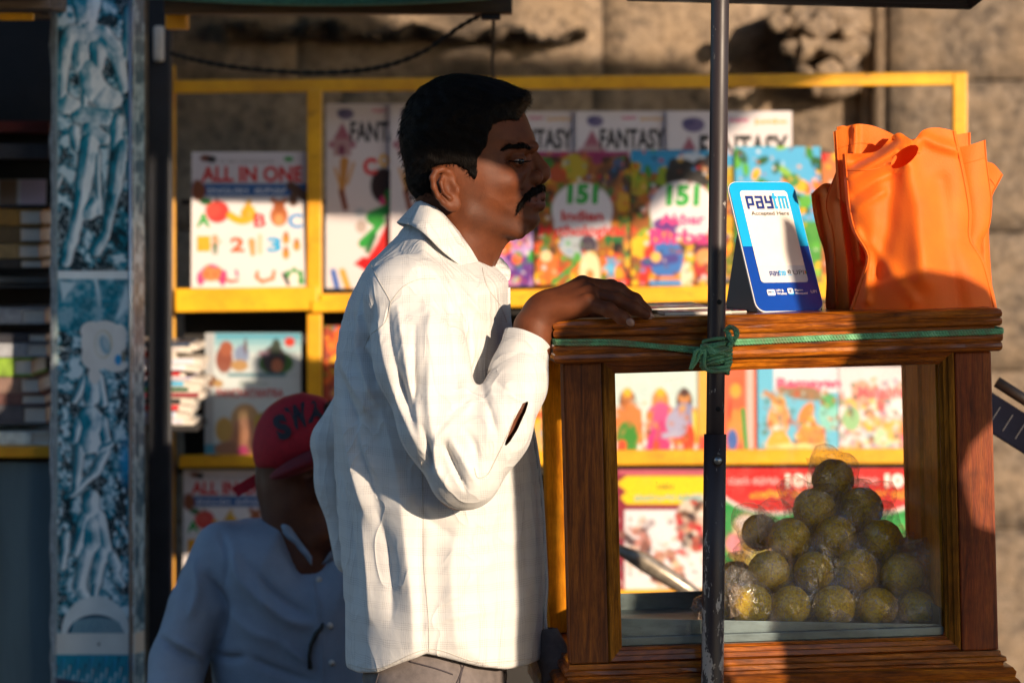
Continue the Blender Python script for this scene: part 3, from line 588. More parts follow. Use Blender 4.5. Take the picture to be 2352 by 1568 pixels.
# printed teal panel on a square post
def smin2(a, b, k):
    h = np.clip(0.5 + 0.5 * (b - a) / k, 0, 1); return b * (1 - h) + a * h - k * h * (1 - h)
def sculpt_print():
    W_, H_ = 180.0, 1620.0; nx, ny = 110, 990
    c = Canvas(W_, H_, nx, ny, H('0c2c3a'))
    n1 = fbm(ny, nx, (60, 7), 3, 4); n2 = fbm(ny, nx, (150, 18), 11, 3); n3 = fbm(ny, nx, (14, 2), 21, 3)
    T = H('0a8ca2'); D = H('04242e'); L = H('d2e6ea'); LL = H('f0f6f4'); BR = H('18a6d8')
    def mix(a, b, t): return np.asarray(a, np.float32) * (1 - t[..., None]) + np.asarray(b, np.float32) * t[..., None]
    w1 = np.clip((n1 - .43) * 8, 0, 1); c.a = mix(D, T, w1).astype(np.float32)
    lace = np.clip(1 - np.abs(n2 - .5) * 15, 0, 1) * np.clip((n3 - .34) * 6, 0, 1); c.a = c.a * (1 - .72 * lace[..., None]) + np.asarray(L, np.float32) * .72 * lace[..., None]
    blots = np.clip((n1 - .565) * 12, 0, 1); c.a = c.a * (1 - blots[..., None]) + np.asarray(L, np.float32) * blots[..., None]
    def limb(x0, y0, x1, y1, r0, r1=None, col=L):
        r1 = r0 if r1 is None else r1
        c.seg(x0, y0, x1, y1, r0 + 2.5, D, r1 + 2.5, soft=4, alpha=.8); c.seg(x0, y0, x1, y1, r0, T, r1, soft=5); c.seg(x0 - r0 * .2, y0, x1 - r1 * .2, y1, r0 * .62, col, r1 * .62, soft=r0 * .7 + 3)
    def figure(ox, oy, s, tilt=0):
        seg_ = []
        def limb(x0, y0, x1, y1, r0, r1=None, col=L): seg_.append((x0, y0, x1, y1, r0 * 1.32, (r1 or r0) * 1.32))
        f = lambda x, y: (ox + (x + tilt * y * .08) * s, oy + y * s)
        def lb(x0, y0, x1, y1, r0, r1=None, col=L): limb(*f(x0, y0), *f(x1, y1), r0 * s, (r1 or r0) * s, col)
        lb(0, 5, 2, 16, 14, 12); lb(-2, -18, 0, -10, 16, 14); lb(2, 30, 2, 44, 8)
        lb(-30, 62, 34, 62, 15, 15, LL); lb(-28, 70, -24, 118, 14, 10); lb(28, 70, 18, 118, 17, 12); lb(2, 70, 4, 140, 16, 13, LL)
        lb(-34, 70, -44, 130, 11, 9); lb(-44, 130, -18, 176, 9, 7); lb(38, 66, 62, 120, 12, 10); lb(62, 120, 58, 30, 10, 8)
        lb(2, 150, 6, 190, 19, 26); lb(-12, 200, -6, 236, 20, 16); lb(24, 200, 36, 240, 20, 17)
        lb(-8, 240, -14, 350, 17, 12, LL); lb(36, 244, 28, 340, 17, 12, L); lb(-14, 350, -30, 450, 12, 9, LL); lb(28, 340, 8, 460, 12, 9, BR)
        lb(-30, 455, -40, 480, 11, 9); lb(8, 462, 22, 486, 11, 9)
        for k in range(5): lb(-30 + 14 * k, 196 + 8 * math.sin(k), -26 + 14 * k, 214 + 6 * math.cos(k * 2), 5)
        for k in range(7): lb(10 * math.sin(k * 1.7), 210 + k * 22, 16 + 12 * math.sin(k * 1.3), 224 + k * 22, 3.2, 2)
        lb(4, 60, -2, 190, 3.5, 3, LL)
        d = np.full(c.X.shape, 99., np.float32)
        hgt = np.zeros(c.X.shape, np.float32)
        for (a0, b0, a1, b1, ra, rb) in seg_:
            rb = ra if rb is None else rb; dx, dy = a1 - a0, b1 - b0; q = np.clip(((c.X - a0) * dx + (c.Y - b0) * dy) / (dx * dx + dy * dy + 1e-6), 0, 1)
            e = np.hypot(c.X - a0 - q * dx, c.Y - b0 - q * dy) - (ra + (rb - ra) * q); d = smin2(d, e, 11.0); hgt = np.maximum(hgt, np.sqrt(np.clip(-e / max(ra, 5), 0, 1)) * max(ra, 5) ** .7)
        hgt = hgt + 2.2 * (fbm(ny, nx, (90, 10), int(oy) + 5, 3) - .5)
        gy_, gx_ = np.gradient(hgt); sh = np.clip(.62 - .55 * gx_ - .30 * gy_ + .5 * (fbm(ny, nx, (40, 6), int(oy) + 9, 4) - .5), 0, 1)[..., None]
        colr = np.where(sh < .5, np.asarray(D, np.float32) * (1 - sh * 2) + np.asarray(T, np.float32) * sh * 2, np.asarray(T, np.float32) * (2 - 2 * sh) + np.asarray(LL, np.float32) * (2 * sh - 1))
        m0 = np.clip((7 - d) / 6, 0, 1)[..., None] * .75; c.a = c.a * (1 - m0) + np.asarray(D, np.float32) * m0
        m1_ = np.clip(.5 - d / 2.5, 0, 1)[..., None]; c.a = (c.a * (1 - m1_) + colr * m1_).astype(np.float32)
    O = 30  # canvas y = image y + O ; canvas x = image x - 130
    def relief(S, k=9.0, seed=1, dark=7):
        # S: (x0, y0, x1, y1, r0, r1, blue) in crop pixels of the panel
        d = np.full(c.X.shape, 99., np.float32); hgt = np.zeros(c.X.shape, np.float32); blu = np.zeros(c.X.shape, np.float32)
        for (a0, b0, a1, b1, ra, rb, bl) in S:
            dx, dy = a1 - a0, b1 - b0; q = np.clip(((c.X - a0) * dx + (c.Y - b0) * dy) / (dx * dx + dy * dy + 1e-6), 0, 1)
            e = np.hypot(c.X - a0 - q * dx, c.Y - b0 - q * dy) - (ra + (rb - ra) * q); d = smin2(d, e, k); h_ = np.sqrt(np.clip(-e / max(ra, 4), 0, 1)) * max(ra, 4) ** .8
            blu = np.where(h_ > hgt, bl, blu); hgt = np.maximum(hgt, h_)
        hgt = hgt + 1.5 * (fbm(ny, nx, (90, 10), seed + 5, 3) - .5); gy_, gx_ = np.gradient(hgt)
        sh = np.clip(.78 - .34 * gx_ - .14 * gy_ - .32 * np.clip(blu, 0, 1) + .75 * (fbm(ny, nx, (50, 8), seed + 9, 4) - .5), 0, 1)[..., None]
        colr = np.where(sh < .5, np.asarray(D, np.float32) * (1 - sh * 2) + np.asarray(T, np.float32) * sh * 2, np.asarray(T, np.float32) * (2 - 2 * sh) + np.asarray(LL, np.float32) * (2 * sh - 1))
        m0 = np.clip((dark - d) / dark, 0, 1)[..., None] * .8; c.a = c.a * (1 - m0) + np.asarray(D, np.float32) * m0
        m1_ = np.clip(.5 - d / 3., 0, 1)[..., None]; c.a = (c.a * (1 - m1_) + colr * m1_).astype(np.float32)
    def tr(Z_, ox, oy, s=.375): return [((a * s - 130) + ox, b * s + O + oy, (e * s - 130) + ox, f * s + O + oy, g_ * s, h_ * s, bl) for (a, b, e, f, g_, h_, bl) in Z_]
    FIG = [(545, 20, 545, 80, 78, 62, 0), (556, 140, 560, 190, 34, 40, 0), (470, 210, 640, 215, 42, 46, 0), (450, 215, 400, 340, 44, 40, 0), (400, 340, 385, 590, 38, 30, 0), (640, 225, 730, 320, 48, 42, 0), (730, 320, 772, 540, 40, 26, 0),
           (788, 330, 800, 60, 30, 24, .2), (500, 290, 500, 400, 46, 34, 0), (612, 290, 612, 400, 50, 34, 0), (545, 240, 530, 640, 16, 14, -.3), (560, 430, 590, 540, 56, 66, 0), (650, 590, 700, 610, 62, 50, 0), (420, 640, 460, 650, 55, 40, 0),
           (500, 700, 660, 720, 44, 40, .2), (470, 800, 480, 900, 30, 22, .2), (560, 780, 650, 850, 34, 30, .1), (728, 740, 720, 930, 36, 26, .2), (800, 640, 850, 860, 34, 20, .8), (560, 880, 520, 1150, 52, 40, 0), (520, 1150, 478, 1370, 38, 27, 0), (478, 1370, 460, 1460, 28, 34, 0),
           (745, 900, 710, 1150, 46, 38, .9), (710, 1150, 665, 1400, 34, 26, .9), (650, 1450, 600, 1530, 30, 34, .2), (440, 1500, 420, 1600, 34, 30, .1), (380, 1090, 350, 1180, 18, 12, .1), (800, 1000, 805, 1090, 16, 12, 0), (610, 950, 620, 1300, 14, 10, .2), (850, 1240, 800, 1420, 18, 12, .1), (590, 1240, 560, 1300, 30, 40, .3)]
    FIG2 = [(575, 770, 575, 860, 44, 38, .3), (620, 740, 650, 900, 20, 18, 0), (530, 760, 470, 880, 22, 18, 0), (560, 990, 580, 1020, 60, 55, .3), (500, 1010, 470, 1120, 26, 22, .1), (640, 1010, 660, 1120, 26, 22, .1), (560, 1080, 560, 1140, 44, 52, .2), (500, 1170, 480, 1420, 30, 18, 0),
            (640, 1180, 690, 1150, 24, 14, 0), (660, 1200, 600, 1310, 22, 26, 0), (580, 1340, 450, 1460, 18, 14, 0), (570, 1480, 570, 1560, 44, 38, .3), (540, 1600, 480, 1800, 34, 26, 0), (620, 1600, 660, 1780, 34, 26, .1), (575, 1650, 580, 1750, 54, 46, .1),
            (540, 1820, 500, 2020, 34, 26, 0), (640, 1800, 600, 1990, 32, 24, 0), (500, 2020, 560, 2130, 24, 20, 0), (600, 1990, 590, 2080, 22, 16, .6), (720, 1960, 760, 2010, 24, 16, 0), (700, 1840, 730, 1900, 26, 22, .1), (420, 1700, 400, 1900, 20, 16, .1), (740, 1640, 790, 1740, 20, 16, .2)]
    relief([(a, b, e, f, g_ * 1.12, h_ * 1.16, bl) for (a, b, e, f, g_, h_, bl) in tr(FIG, 0, 0)], 15, 3, 4); relief([(a, b + 588 - 0, e, f + 588 - 0, g_, h_, bl) for (a, b, e, f, g_, h_, bl) in tr([(a, b, e, f, g_ * 1.2, h_ * 1.3, bl) for (a, b, e, f, g_, h_, bl) in FIG2], 0, 0)], 14, 40, 4)
    c.rect(0, O + 622, W_, O + 641, LL); c.rect(0, 0, 9, H_, H('9aacae')); 
    # lower panel: plain teal with streaks at the top, small crowned figures below
    c.rect(9, O + 641, W_, O + 760, T, alpha=.6); c.seg(95, O + 642, 105, O + 700, 4, L, 1, soft=5); c.poly([(12, O + 645), (50, O + 650), (20, O + 690)], L, soft=6); c.poly([(165, O + 650), (178, O + 700), (140, O + 735)], L, soft=8)
    for (x, y) in ((22, 950), (158, 1000), (150, 900), (20, 1200), (150, 1220), (24, 1060), (152, 1120)):
        for k in range(10): c.ell(x + 11 * math.sin(k * 2.4 + x), O + y + 9 * k - 40, 3.4, 5.5, L if k % 3 else D, soft=2)
    c.ell(162, O + 1060, 12, 46, BR, soft=14, alpha=.8)
    # torn sticker patch
    c.ell(113, O + 786, 52, 50, H('e6e2da')); c.ell(86, O + 760, 26, 22, H('e6e2da')); c.ell(96, O + 820, 34, 30, H('e6e2da')); c.ell(140, O + 838, 28, 16, H('e6e2da')); c.ell(92, O + 862, 14, 20, H('e6e2da'))
    c.ell(112, O + 790, 20, 32, H('cbb98a')); c.ell(111, O + 790, 18, 30, H('e2e0d8')); c.ell(116, O + 792, 11, 22, H('8fb6c4'), rot=-.3); c.ell(118, O + 788, 6, 16, H('b8ccd0'), rot=-.3); c.ell(146, O + 826, 8, 12, H('2a9ad0')); c.ell(150, O + 770, 16, 26, H('ece8e0')); c.ell(158, O + 818, 5, 14, H('8a8470'))
    # arch and band at the foot
    c.ell(95, O + 1452, 78, 84, H('d8e0de')); c.ell(95, O + 1462, 66, 52, H('11475a'))
    for k in range(30): c.seg(40 + 4 * k, O + 1452, 46 + 3.6 * k, O + 1426 - 8 * math.sin(k * .11), 1.0, L if k % 2 else T, soft=2)
    c.rect(0, O + 1453, W_, O + 1502, H('d8d8d0')); c.ell(102, O + 1478, 3, 4, H('6a6a60'))
    c.rect(0, O + 1502, W_, H_, T)
    for k in range(70): x = (k * 37) % 180; y = O + 1506 + (k * 23) % 90; c.seg(x, y, x - 5, y + 24, 2.2, [D, L, T, BR][k % 4], .5, soft=3, alpha=.8)
    c.seg(0, O + 1568, 180, O + 1600, 14, H('14204a'), soft=4); c.rect(172, O + 1500, 180, O + 1540, BR)
    c.a *= (0.9 + 0.2 * fbm(ny, nx, (40, 5), 77, 3))[..., None]
    return c
post = empty('printed_post', (P9(230, 0).x, YP, 0), 'square stall post wrapped in a torn teal and white print of carved temple dancers', 'post')
cv = sculpt_print()
x0 = P9(124, 0).x; x1 = P9(306, 0).x; zt = P9(0, -30).z; zb = P9(0, 1590).z
m_sc = print_mat('glossy_flex_print', 0.3, mul=(1.0, 1.0, 1.0))
cv.grid('print_sheet', (x0, YP - 0.001, zt), (x1 - x0, 0, 0), (0, 0, -(zt - zb)), m_sc, post)
# side return of the wrap: narrow glossy strip
cs = Canvas(40, 1620, 22, 800, H('6ab0c4')); s1 = fbm(800, 22, (70, 3), 31, 4)
cs.a = (np.asarray(H('0c5a70'), np.float32) * (1 - np.clip((s1 - .42) * 4, 0, 1)[..., None]) + np.asarray(H('a8c4ca'), np.float32) * np.clip((s1 - .42) * 4, 0, 1)[..., None]).astype(np.float32)
cs.rect(0, 1484, 40, 1532, H('c8c0b0')); cs.rect(0, 0, 6, 1620, H('b8c8cc'), alpha=.7)
cs.grid('print_side', (x1, YP - 0.001, zt), (P9(325, 0).x - x1, 0.05, 0), (0, 0, -(zt - zb)), m_sc, post)
M_POSTWOOD = simple('weathered_post_wood', (0.16, 0.15, 0.15), 0.8, 0.5, 30, 0.6, stretch=(6, 6, 1))
box('timber', x0 + 0.001, x1 - 0.001, YP, YP + 0.14, 0, zt + 0.3, M_POSTWOOD, post, 0.003)
V = []; F = []
rg = random.Random(9); nn_ = 60
for i in range(nn_ + 1):
    z = zb + (zt - zb) * i / nn_; e = 3 + 7 * abs(math.sin(i * .37)) * rg.random()
    V += [(x0 + 0.004, YP - 0.0035, z), (x0 - e * 0.0007 - 0.003, YP + 0.006, z)]
for i in range(nn_): F.append((2 * i, 2 * i + 1, 2 * i + 3, 2 * i + 2))
mesh_obj('peeling_edge', V, F, simple('peeled_vinyl', (0.26, 0.27, 0.28), 0.6, 0.5, 50, 0.4), post, True)
tube('edge_strip', [(P9(300, 0).x, YP - 0.004, zb), (P9(300, 0).x, YP - 0.004, zt)], 0.0028, simple('bare_aluminium', (0.55, 0.55, 0.56), 0.3, 0.2, 40, 0.1, metal=0.9), post, 8)
# dark pole with pale cloth wrapping behind the post
dp = empty('dark_post', (W(365, 0, 1.2).x, 1.2, 0), 'dark steel post right behind the printed post, with a pale rag tied near its top', 'post')
M_DKBLUE = simple('dark_blue_paint', (0.012, 0.014, 0.020), 0.5, 0.4, 20, 0.3)
box('shaft', W(340, 0, 1.2).x, W(393, 0, 1.2).x, 1.2, 1.24, 0, 2.3, M_DKBLUE, dp, 0.004)
bm = bmesh.new(); add_box(bm, W(353, 0, 1.19).x, W(377, 0, 1.19).x, 1.18, 1.198, W(0, 142, 1.19).z, W(0, 60, 1.19).z, 0.005)
bm_obj('rag', bm, simple('pale_rag', (0.6, 0.56, 0.5), 0.9, 0.2, 30, 0.6), dp, True)
# left shelving behind the post
M_GREYWOOD = simple('blue_grey_board', (0.085, 0.135, 0.155), 0.7, 0.18, 6, 0.25, stretch=(3, 3, 0.5))
M_BLKWOOD = simple('black_board', (0.010, 0.009, 0.010), 0.7, 0.5, 10, 0.3)
YL = 1.0
def L(px, py, y=YL): return W(px, py, y)
sh = empty('left_bookstall', (L(30, 0).x, YL, 0), 'dark wooden bookstall at the left edge with a yellow edged shelf', 'bookstall')
box('back_panel', L(-500, 0).x, L(135, 0).x, YL + 0.30, YL + 0.32, 0, 2.4, M_BLKWOOD, sh, 0.001)
box('front_panel', L(-500, 0).x, L(122, 0).x, YL + 0.01, YL + 0.03, 0, L(0, 1062).z, M_GREYWOOD, sh, 0.001)
bm = bmesh.new()
for k in range(5):
    x = L(-480 + k * 118, 0).x; add_box(bm, x, x + 0.004, YL + 0.0085, YL + 0.0105, 0, L(0, 1064).z, 0.001)
bm_obj('panel_ribs', bm, M_GREYWOOD, sh)['kind'] = 'stuff'
box('yellow_shelf_edge', L(-500, 0).x, L(128, 0).x, YL - 0.012, YL + 0.3, L(0, 1049).z, L(0, 1024).z, M_YEL, sh, 0.002)
for py, hh_, nm in ((278, 26, H('5a1c18')), (330, 34, H('3a3a40')), (470, 8, H('202024')), (636, 14, H('50504e')), (655, 6, H('404040'))):
    box('shelf_board', L(-500, 0).x, L(112, 0, YL + .05).x, YL + 0.05, YL + 0.29, L(0, py + hh_, YL + .05).z, L(0, py, YL + .05).z, simple('old_board', nm, 0.8, 0.4, 20, 0.3), sh, 0.001)
# stacked volumes on the left shelves
LB = [  # px0, px1, py_top, py_bottom, spine colour, label
 (-60, 122, 991, 1021, H('d4dad4'), 'white ledger lying alone on the yellow edged shelf'),
 (-80, 108, 930, 975, H('4c4a50'), 'dark grey folio at the foot of the left stack'),
 (-90, 106, 905, 929, H('6a4640'), 'brown bound book above the dark folio in the left stack'),
 (-60, 92, 866, 904, H('7c6256'), 'thick tan bound book in the left stack'),
 (-70, 74, 822, 864, H('7a9a2c'), 'lime green spined book in the left stack'),
 (-60, 110, 788, 820, H('8c8f94'), 'grey book with loose pages above the lime green one'),
 (-40, 108, 765, 786, H('2c2c34'), 'thin dark books with curled pages in the left stack'),
 (-90, 106, 708, 744, H('9a9a9c'), 'pale grey book topmost in the left stack'),
 (-80, 98, 596, 616, H('2a2420'), 'thin dark book lowest in the upper left stack'),
 (-80, 92, 560, 594, H('8a7248'), 'tan paged book in the upper left stack'),
 (-80, 96, 520, 558, H('5a4624'), 'brown book in the upper left stack'),
 (-80, 96, 480, 518, H('8a6420'), 'ochre plaid spined book topmost in the upper left stack'),
]
for (a, b, t, d, col, lab) in LB:
    y = YL + 0.03; z0 = L(0, d, y).z; z1 = L(0, t, y).z; xa = L(a, 0, y).x; xb = L(b, 0, y).x
    r = empty('stacked_book', ((xa + xb) / 2, y, z0), lab, 'book', 'books lying on the left stall shelves')
    m = simple('cloth_binding', col, 0.6, 0.3, 60, 0.2); th = (z1 - z0) * .12
    bm = bmesh.new(); add_box(bm, xa, xb, y, y + 0.2, z1 - th, z1, 0.0008); add_box(bm, xa, xb, y, y + 0.2, z0, z0 + th, 0.0008); add_box(bm, xa, xa + (xb - xa) * .72, y, y + 0.004, z0 + th, z1 - th, 0.0008)
    bm_obj('cover', bm, m, r); box('pages', xa + 0.002, xb - 0.003, y + 0.004, y + 0.196, z0 + th, z1 - th, M_PAPER, r, 0)
# pinkish bright magazine upright behind the upper stack
book('pink and white magazine standing in the dark upper left shelf', -60, 412, 104, 520, lambda c, h: (c.rect(0, 0, 30, h, H('f0dcd0')), c.rect(34, 0, 60, h, H('a0785c')), c.rect(64, 0, 100, h, H('dcc0d4')), c.rect(8, 4, 12, h, H('c0a0a8'))), y=YL + 0.22)
# stack of magazines seen between the printed post and the yellow upright
mg = [(340, 452, 785, 797, H('3a4a60')), (342, 446, 797, 805, H('d0c4c4')), (340, 400, 805, 822, H('b04030')), (340, 462, 822, 838, H('c8c8d4')), (340, 458, 838, 852, H('e0dce4')), (340, 430, 852, 864, H('b82430')),
      (340, 466, 864, 874, H('c0b8c8')), (340, 456, 874, 888, H('58b4dc')), (340, 450, 888, 900, H('1a5a3a')), (340, 460, 900, 914, H('8a3038')), (340, 448, 914, 928, H('241c1e')), (340, 440, 928, 944, H('c83038')),
      (340, 438, 944, 960, H('c8d0e8')), (340, 446, 960, 975, H('d0ccd8'))]
rgm = random.Random(12)
for i, (a, b, t, d, col) in enumerate(mg):
    y = 1.22 + rgm.uniform(-.006, .006); z0 = W(0, d, y).z + .0003; z1 = W(0, t, y).z; xa = W(a - 120, 0, y).x; xb = W(b + rgm.uniform(-6, 6), 0, y).x
    labs = ['dark topmost magazine', 'thin pale magazine second from the top', 'short red backed magazine near the top', 'pale grey magazine fourth from the top', 'white paged magazine under the grey one', 'crimson edged magazine',
            'lilac grey magazine above the sky blue one', 'sky blue edged magazine', 'dark green edged magazine', 'dull maroon magazine under the dark green one', 'black edged magazine', 'bright red edged magazine near the bottom', 'pale blue magazine second from the bottom', 'bottom white magazine']
    r = empty('stacked_magazine', ((xa + xb) / 2, y, z0), labs[i] + ' of the stack beside the printed post', 'magazine', 'magazines stacked beside the printed post')
    k = 10; V = []; F = []
    for s in range(k + 1):
        u = s / k; x = xa + (xb - xa) * u; dz = -0.004 * max(0, u - .6) ** 2 * 6 + 0.002 * math.sin(u * 5 + i)
        sh_ = 0.93 if s == k else 1
        V += [(x, y, z0 + dz), (x, y, z1 + dz * .8), (x, y + .16, z1 + dz * .8), (x, y + .16, z0 + dz)]
    for s in range(k):
        for q in range(4): F.append((s * 4 + q, s * 4 + (q + 1) % 4, s * 4 + 4 + (q + 1) % 4, s * 4 + 4 + q))
    F.append((0, 1, 2, 3)); F.append(tuple(k * 4 + q for q in (3, 2, 1, 0)))
    mesh_obj('pages', V, F, M_PAPER, r)
    zc = z1 - (z1 - z0) * .3; xm = xa + (xb - xa) * rgm.uniform(.84, .97)
    box('cover', xa, xm, y - 0.0035, y + 0.15, z0 + (z1 - z0) * .12, z1 - 0.0012, simple('glossy_cover', col, 0.35, 0.2, 30, 0), r, 0.0008)
sup = box('magazine_ledge', W(330, 0, 1.22).x - .1, W(455, 0, 1.22).x, 1.21, 1.4, W(0, 990, 1.22).z, W(0, 976, 1.22).z, M_BLKWOOD); tag(sup, 'narrow dark ledge under the magazine stack', 'shelf')
# plank roof with a yellow lath, top left
rf = empty('plank_roof', (L(30, 0).x, 0.8, L(0, 30).z), 'rough weathered plank eave with a yellow lath at the top left corner', 'roof')
M_PLANK = simple('grey_plank', (0.17, 0.13, 0.10), 0.85, 0.5, 12, 0.7, stretch=(0.8, 8, 8), bd=0.004)
for k, (dy, dz) in enumerate(((0.0, 0.0), (-0.10, 0.012), (-0.2, 0.024), (0.1, -0.01))):
    box('plank', -1.9, W(118 - 6 * k, 0, .8).x, 0.78 + dy, 0.874 + dy, W(0, 38, .8).z + dz + 0.012, W(0, 38, .8).z + dz + 0.034, M_PLANK, rf, 0.003)
box('lath', -1.9, W(84, 0, .8).x, 0.765, 0.777, W(0, 50, .8).z, W(0, 33, .8).z, M_YEL, rf, 0.002)
box('plank_end', W(112, 0, .8).x, W(144, 0, .8).x, 0.80, 0.86, W(0, 26, .8).z, W(0, -40, .8).z, M_PLANK, rf, 0.006)
# teal tarp and its timber beam along the top
YT = 0.75
bmz = W(0, 30, YT).z
bw = empty('awning_beam', (W(700, 0, YT).x, YT, bmz), 'dark brown painted beam along the top edge over the teal cloth awning', 'beam')
box('timber', W(375, 0, YT).x, W(1177, 0, YT).x, YT, YT + 0.045, W(0, 32, YT).z, W(0, -30, YT).z, simple('brown_beam', (0.055, 0.028, 0.006), 0.6, 0.5, 10, 0.4, stretch=(1, 6, 6)), bw, 0.003)
box('hook_plate', W(1105, 0, YT).x, W(1150, 0, YT).x, YT + 0.005, YT + 0.03, W(0, 46, YT).z, W(0, 33, YT).z, M_BLACKMETAL, bw, 0.002)
box('joint_block', W(372, 0, YT).x, W(424, 0, YT).x, YT + .048, YT + 0.09, W(0, 64, YT).z, W(0, 20, YT).z, M_YEL, bw, 0.004)
V = []; F = []; nu, nv = 60, 8
for j in range(nv + 1):
    for i in range(nu + 1):
        u = i / nu; px = 330 + 800 * u; sag = 17 * (4 * (u - .05) * (1 - u)) if 0.05 < u else 0
        py = (sag) - 60 * j / nv; y = YT - 0.03 - 0.2 * (j / nv) * 0 - 0.012 * math.sin(u * 9) - 0.01 * math.sin(j * 1.1)
        p = W(px, py, y); V.append(p)
for j in range(nv):
    for i in range(nu): a = j * (nu + 1) + i; F.append((a, a + 1, a + nu + 2, a + nu + 1))
M_TARP = simple('teal_tarp', (0.045, 0.22, 0.19), 0.75, 0.25, 120, 0.4)
rfm = mesh_obj('sky_blocker_sheet', [(-.42, YT + .02, 1.90), (W(1120, 0, YT).x, YT + .02, 1.90), (W(1120, 0, YT).x + .05, -.35, 2.12), (-.42, -.35, 2.12)], [(0, 1, 2, 3)], M_TARP, bw)  # unseen sheet added to keep sky light off the rack and wall
md = rfm.modifiers.new('t', 'SOLIDIFY'); md.thickness = .004
rk_ = mesh_obj('sky_blocker_roof', [(-1.5, .80, 2.36), (.95, .80, 2.36), (.95, 2.28, 2.40), (-1.5, 2.28, 2.40)], [(0, 1, 2, 3)], simple('sky_blocker_tin', (.10, .10, .11), .5, .3, 10, .2, metal=.6)); tag(rk_, 'added tin sheet over the book rack, above the picture, blocking sky light', 'roof')  # added above the view to cut sky light on the rack
md = rk_.modifiers.new('t', 'SOLIDIFY'); md.thickness = .004
tp = mesh_obj('awning_cloth', V, F, M_TARP, None, True); tag(tp, 'teal woven awning cloth sagging over the beam at the top edge', 'awning')
md = tp.modifiers.new('t', 'SOLIDIFY'); md.thickness = 0.002
# sagging twisted cord and the thin hanging wire
cp = catmull([W(392, 122, 1.0), W(440, 136, 1.0), W(520, 152, 1.0), W(620, 163, 1.0), W(720, 167, 1.0), W(820, 163, 1.0), W(900, 148, .95), W(980, 115, .9), W(1050, 66, .85), W(1106, 34, .8)], 10)
M_CORD = simple('dark_cord', (0.012, 0.013, 0.010), 0.8, 0.5, 80, 0.3)
V = []; F = []
for s in range(2):
    pts = []
    for i, p in enumerate(cp):
        a = i * 1.1 + s * math.pi; pts.append(p + Vector((0, math.cos(a), math.sin(a))) * 0.0022)
    add_vf(V, F, *tube_data(pts, 0.0026, 6))
tag(mesh_obj('sagging_cord', V, F, M_CORD, None, True), 'dark twisted cord sagging across the stone wall below the beam', 'cord')
tag(tube('hanging_wire', catmull([W(1133, 44, .85), W(1134, 90, .9), W(1131, 140, 1.0), W(1134, 185, 1.2)], 8), 0.0028, M_CORD, None, 6), 'thin dark wire hanging from the beam end behind the standing mans head', 'wire')
# ================================================================ GLASS SWEET CART
U = 0.000594
CO = W(1293, 835, -0.15)
CM = Matrix.Translation(CO) @ Matrix.Rotation(R(4.0), 4, 'Z') @ Matrix.Rotation(R(-1.45), 4, 'Y')
def CL(xu, y, zu): return CM @ Vector((xu * U, y, zu * U))
M_WX = wood('varnished_teak_long', 'x', (0.27, 0.066, 0.004), (0.040, 0.010, 0.002), (0.56, 0.17, 0.008), 0.20, 0.5)
M_WZ = wood('dark_teak_post', 'z', (0.15, 0.038, 0.004), (0.035, 0.009, 0.002), (0.32, 0.095, 0.008), 0.40, 0.3)
M_WR = wood('red_mahogany_post', 'z', (0.19, 0.032, 0.005), (0.035, 0.008, 0.003), (0.30, 0.07, 0.008), 0.35, 0.35, 0.0)
M_WO = wood('orange_plank', 'z', (0.78, 0.27, 0.010), (0.26, 0.075, 0.006), (0.90, 0.38, 0.02), 0.6, 0.0, -0.06, .05)
M_WY = wood('inner_frame_wood', 'z', (0.26, 0.095, 0.010), (0.05, 0.018, 0.005), (0.44, 0.18, 0.018), 0.6, 0.0, 0, .08)
cart = empty('sweet_cart', CL(496, 0.2, -1400), 'polished wooden glass fronted sweet cart with carved teak mouldings', 'cart')
def cbox(name, a, b, y0, y1, z0, z1, mat, bev=0.002, parent=None):
    bm = bmesh.new(); add_box(bm, a * U, b * U, y0, y1, z0 * U, z1 * U, bev, CM); return bm_obj(name, bm, mat, parent or cart)
D_ = 0.40
for (a, b, y0, y1, m) in ((0, 88, 0, .05, M_WZ), (906, 992, 0, .05, M_WR), (0, 92, D_ - .05, D_, M_WO), (915, 992, D_ - .05, D_, M_WR)):
    cbox('corner_post', a, b, y0, y1, -688, 0, m, 0.0025)
def ring_sweep(name, prof, mat, x0=0, x1=992, d=D_, sub=None, wob=0.0003):
    """profile (outward mm, z units) swept round the cart's plan with mitred corners"""
    V = []; F = []; n = len(prof); seg = []
    cs_ = [((x0, 0), (-1, -1)), ((x1, 0), (1, -1)), ((x1, d), (1, 1)), ((x0, d), (-1, 1))]
    rg_ = random.Random(4)
    path = []
    for k in range(4):
        (ax, ay), (sx_, sy_) = cs_[k]; (bx, by), (tx, ty) = cs_[(k + 1) % 4]; m_ = 24 if k % 2 == 0 else 10
        for i in range(m_):
            t = i / m_; path.append((ax + (bx - ax) * t, ay + (by - ay) * t, sx_ + (tx - sx_) * t, sy_ + (ty - sy_) * t))
    for (x, y, ox, oy) in path:
        for (o, z) in prof:
            e = rg_.uniform(-wob, wob)
            V.append(CM @ Vector((x * U + ox * (o * .001 + e), y + oy * (o * .001 + e), z * U + e)))
    m_ = len(path)
    for i in range(m_):
        j = (i + 1) % m_
        for q in range(n - 1): F.append((i * n + q, j * n + q, j * n + q + 1, i * n + q + 1))
    o = mesh_obj(name, V, F, mat, cart, False)
    return o
ring_sweep('lower_cap_moulding', [(-4, 1), (9, 1), (12, 5), (13.5, 12), (12.5, 20), (11.2, 22), (11.2, 23.5), (12.8, 25), (14, 32), (13.5, 40), (10, 47), (4, 49)], M_WX)
ring_sweep('cap_groove', [(4.5, 46), (4.5, 60)], M_WX)
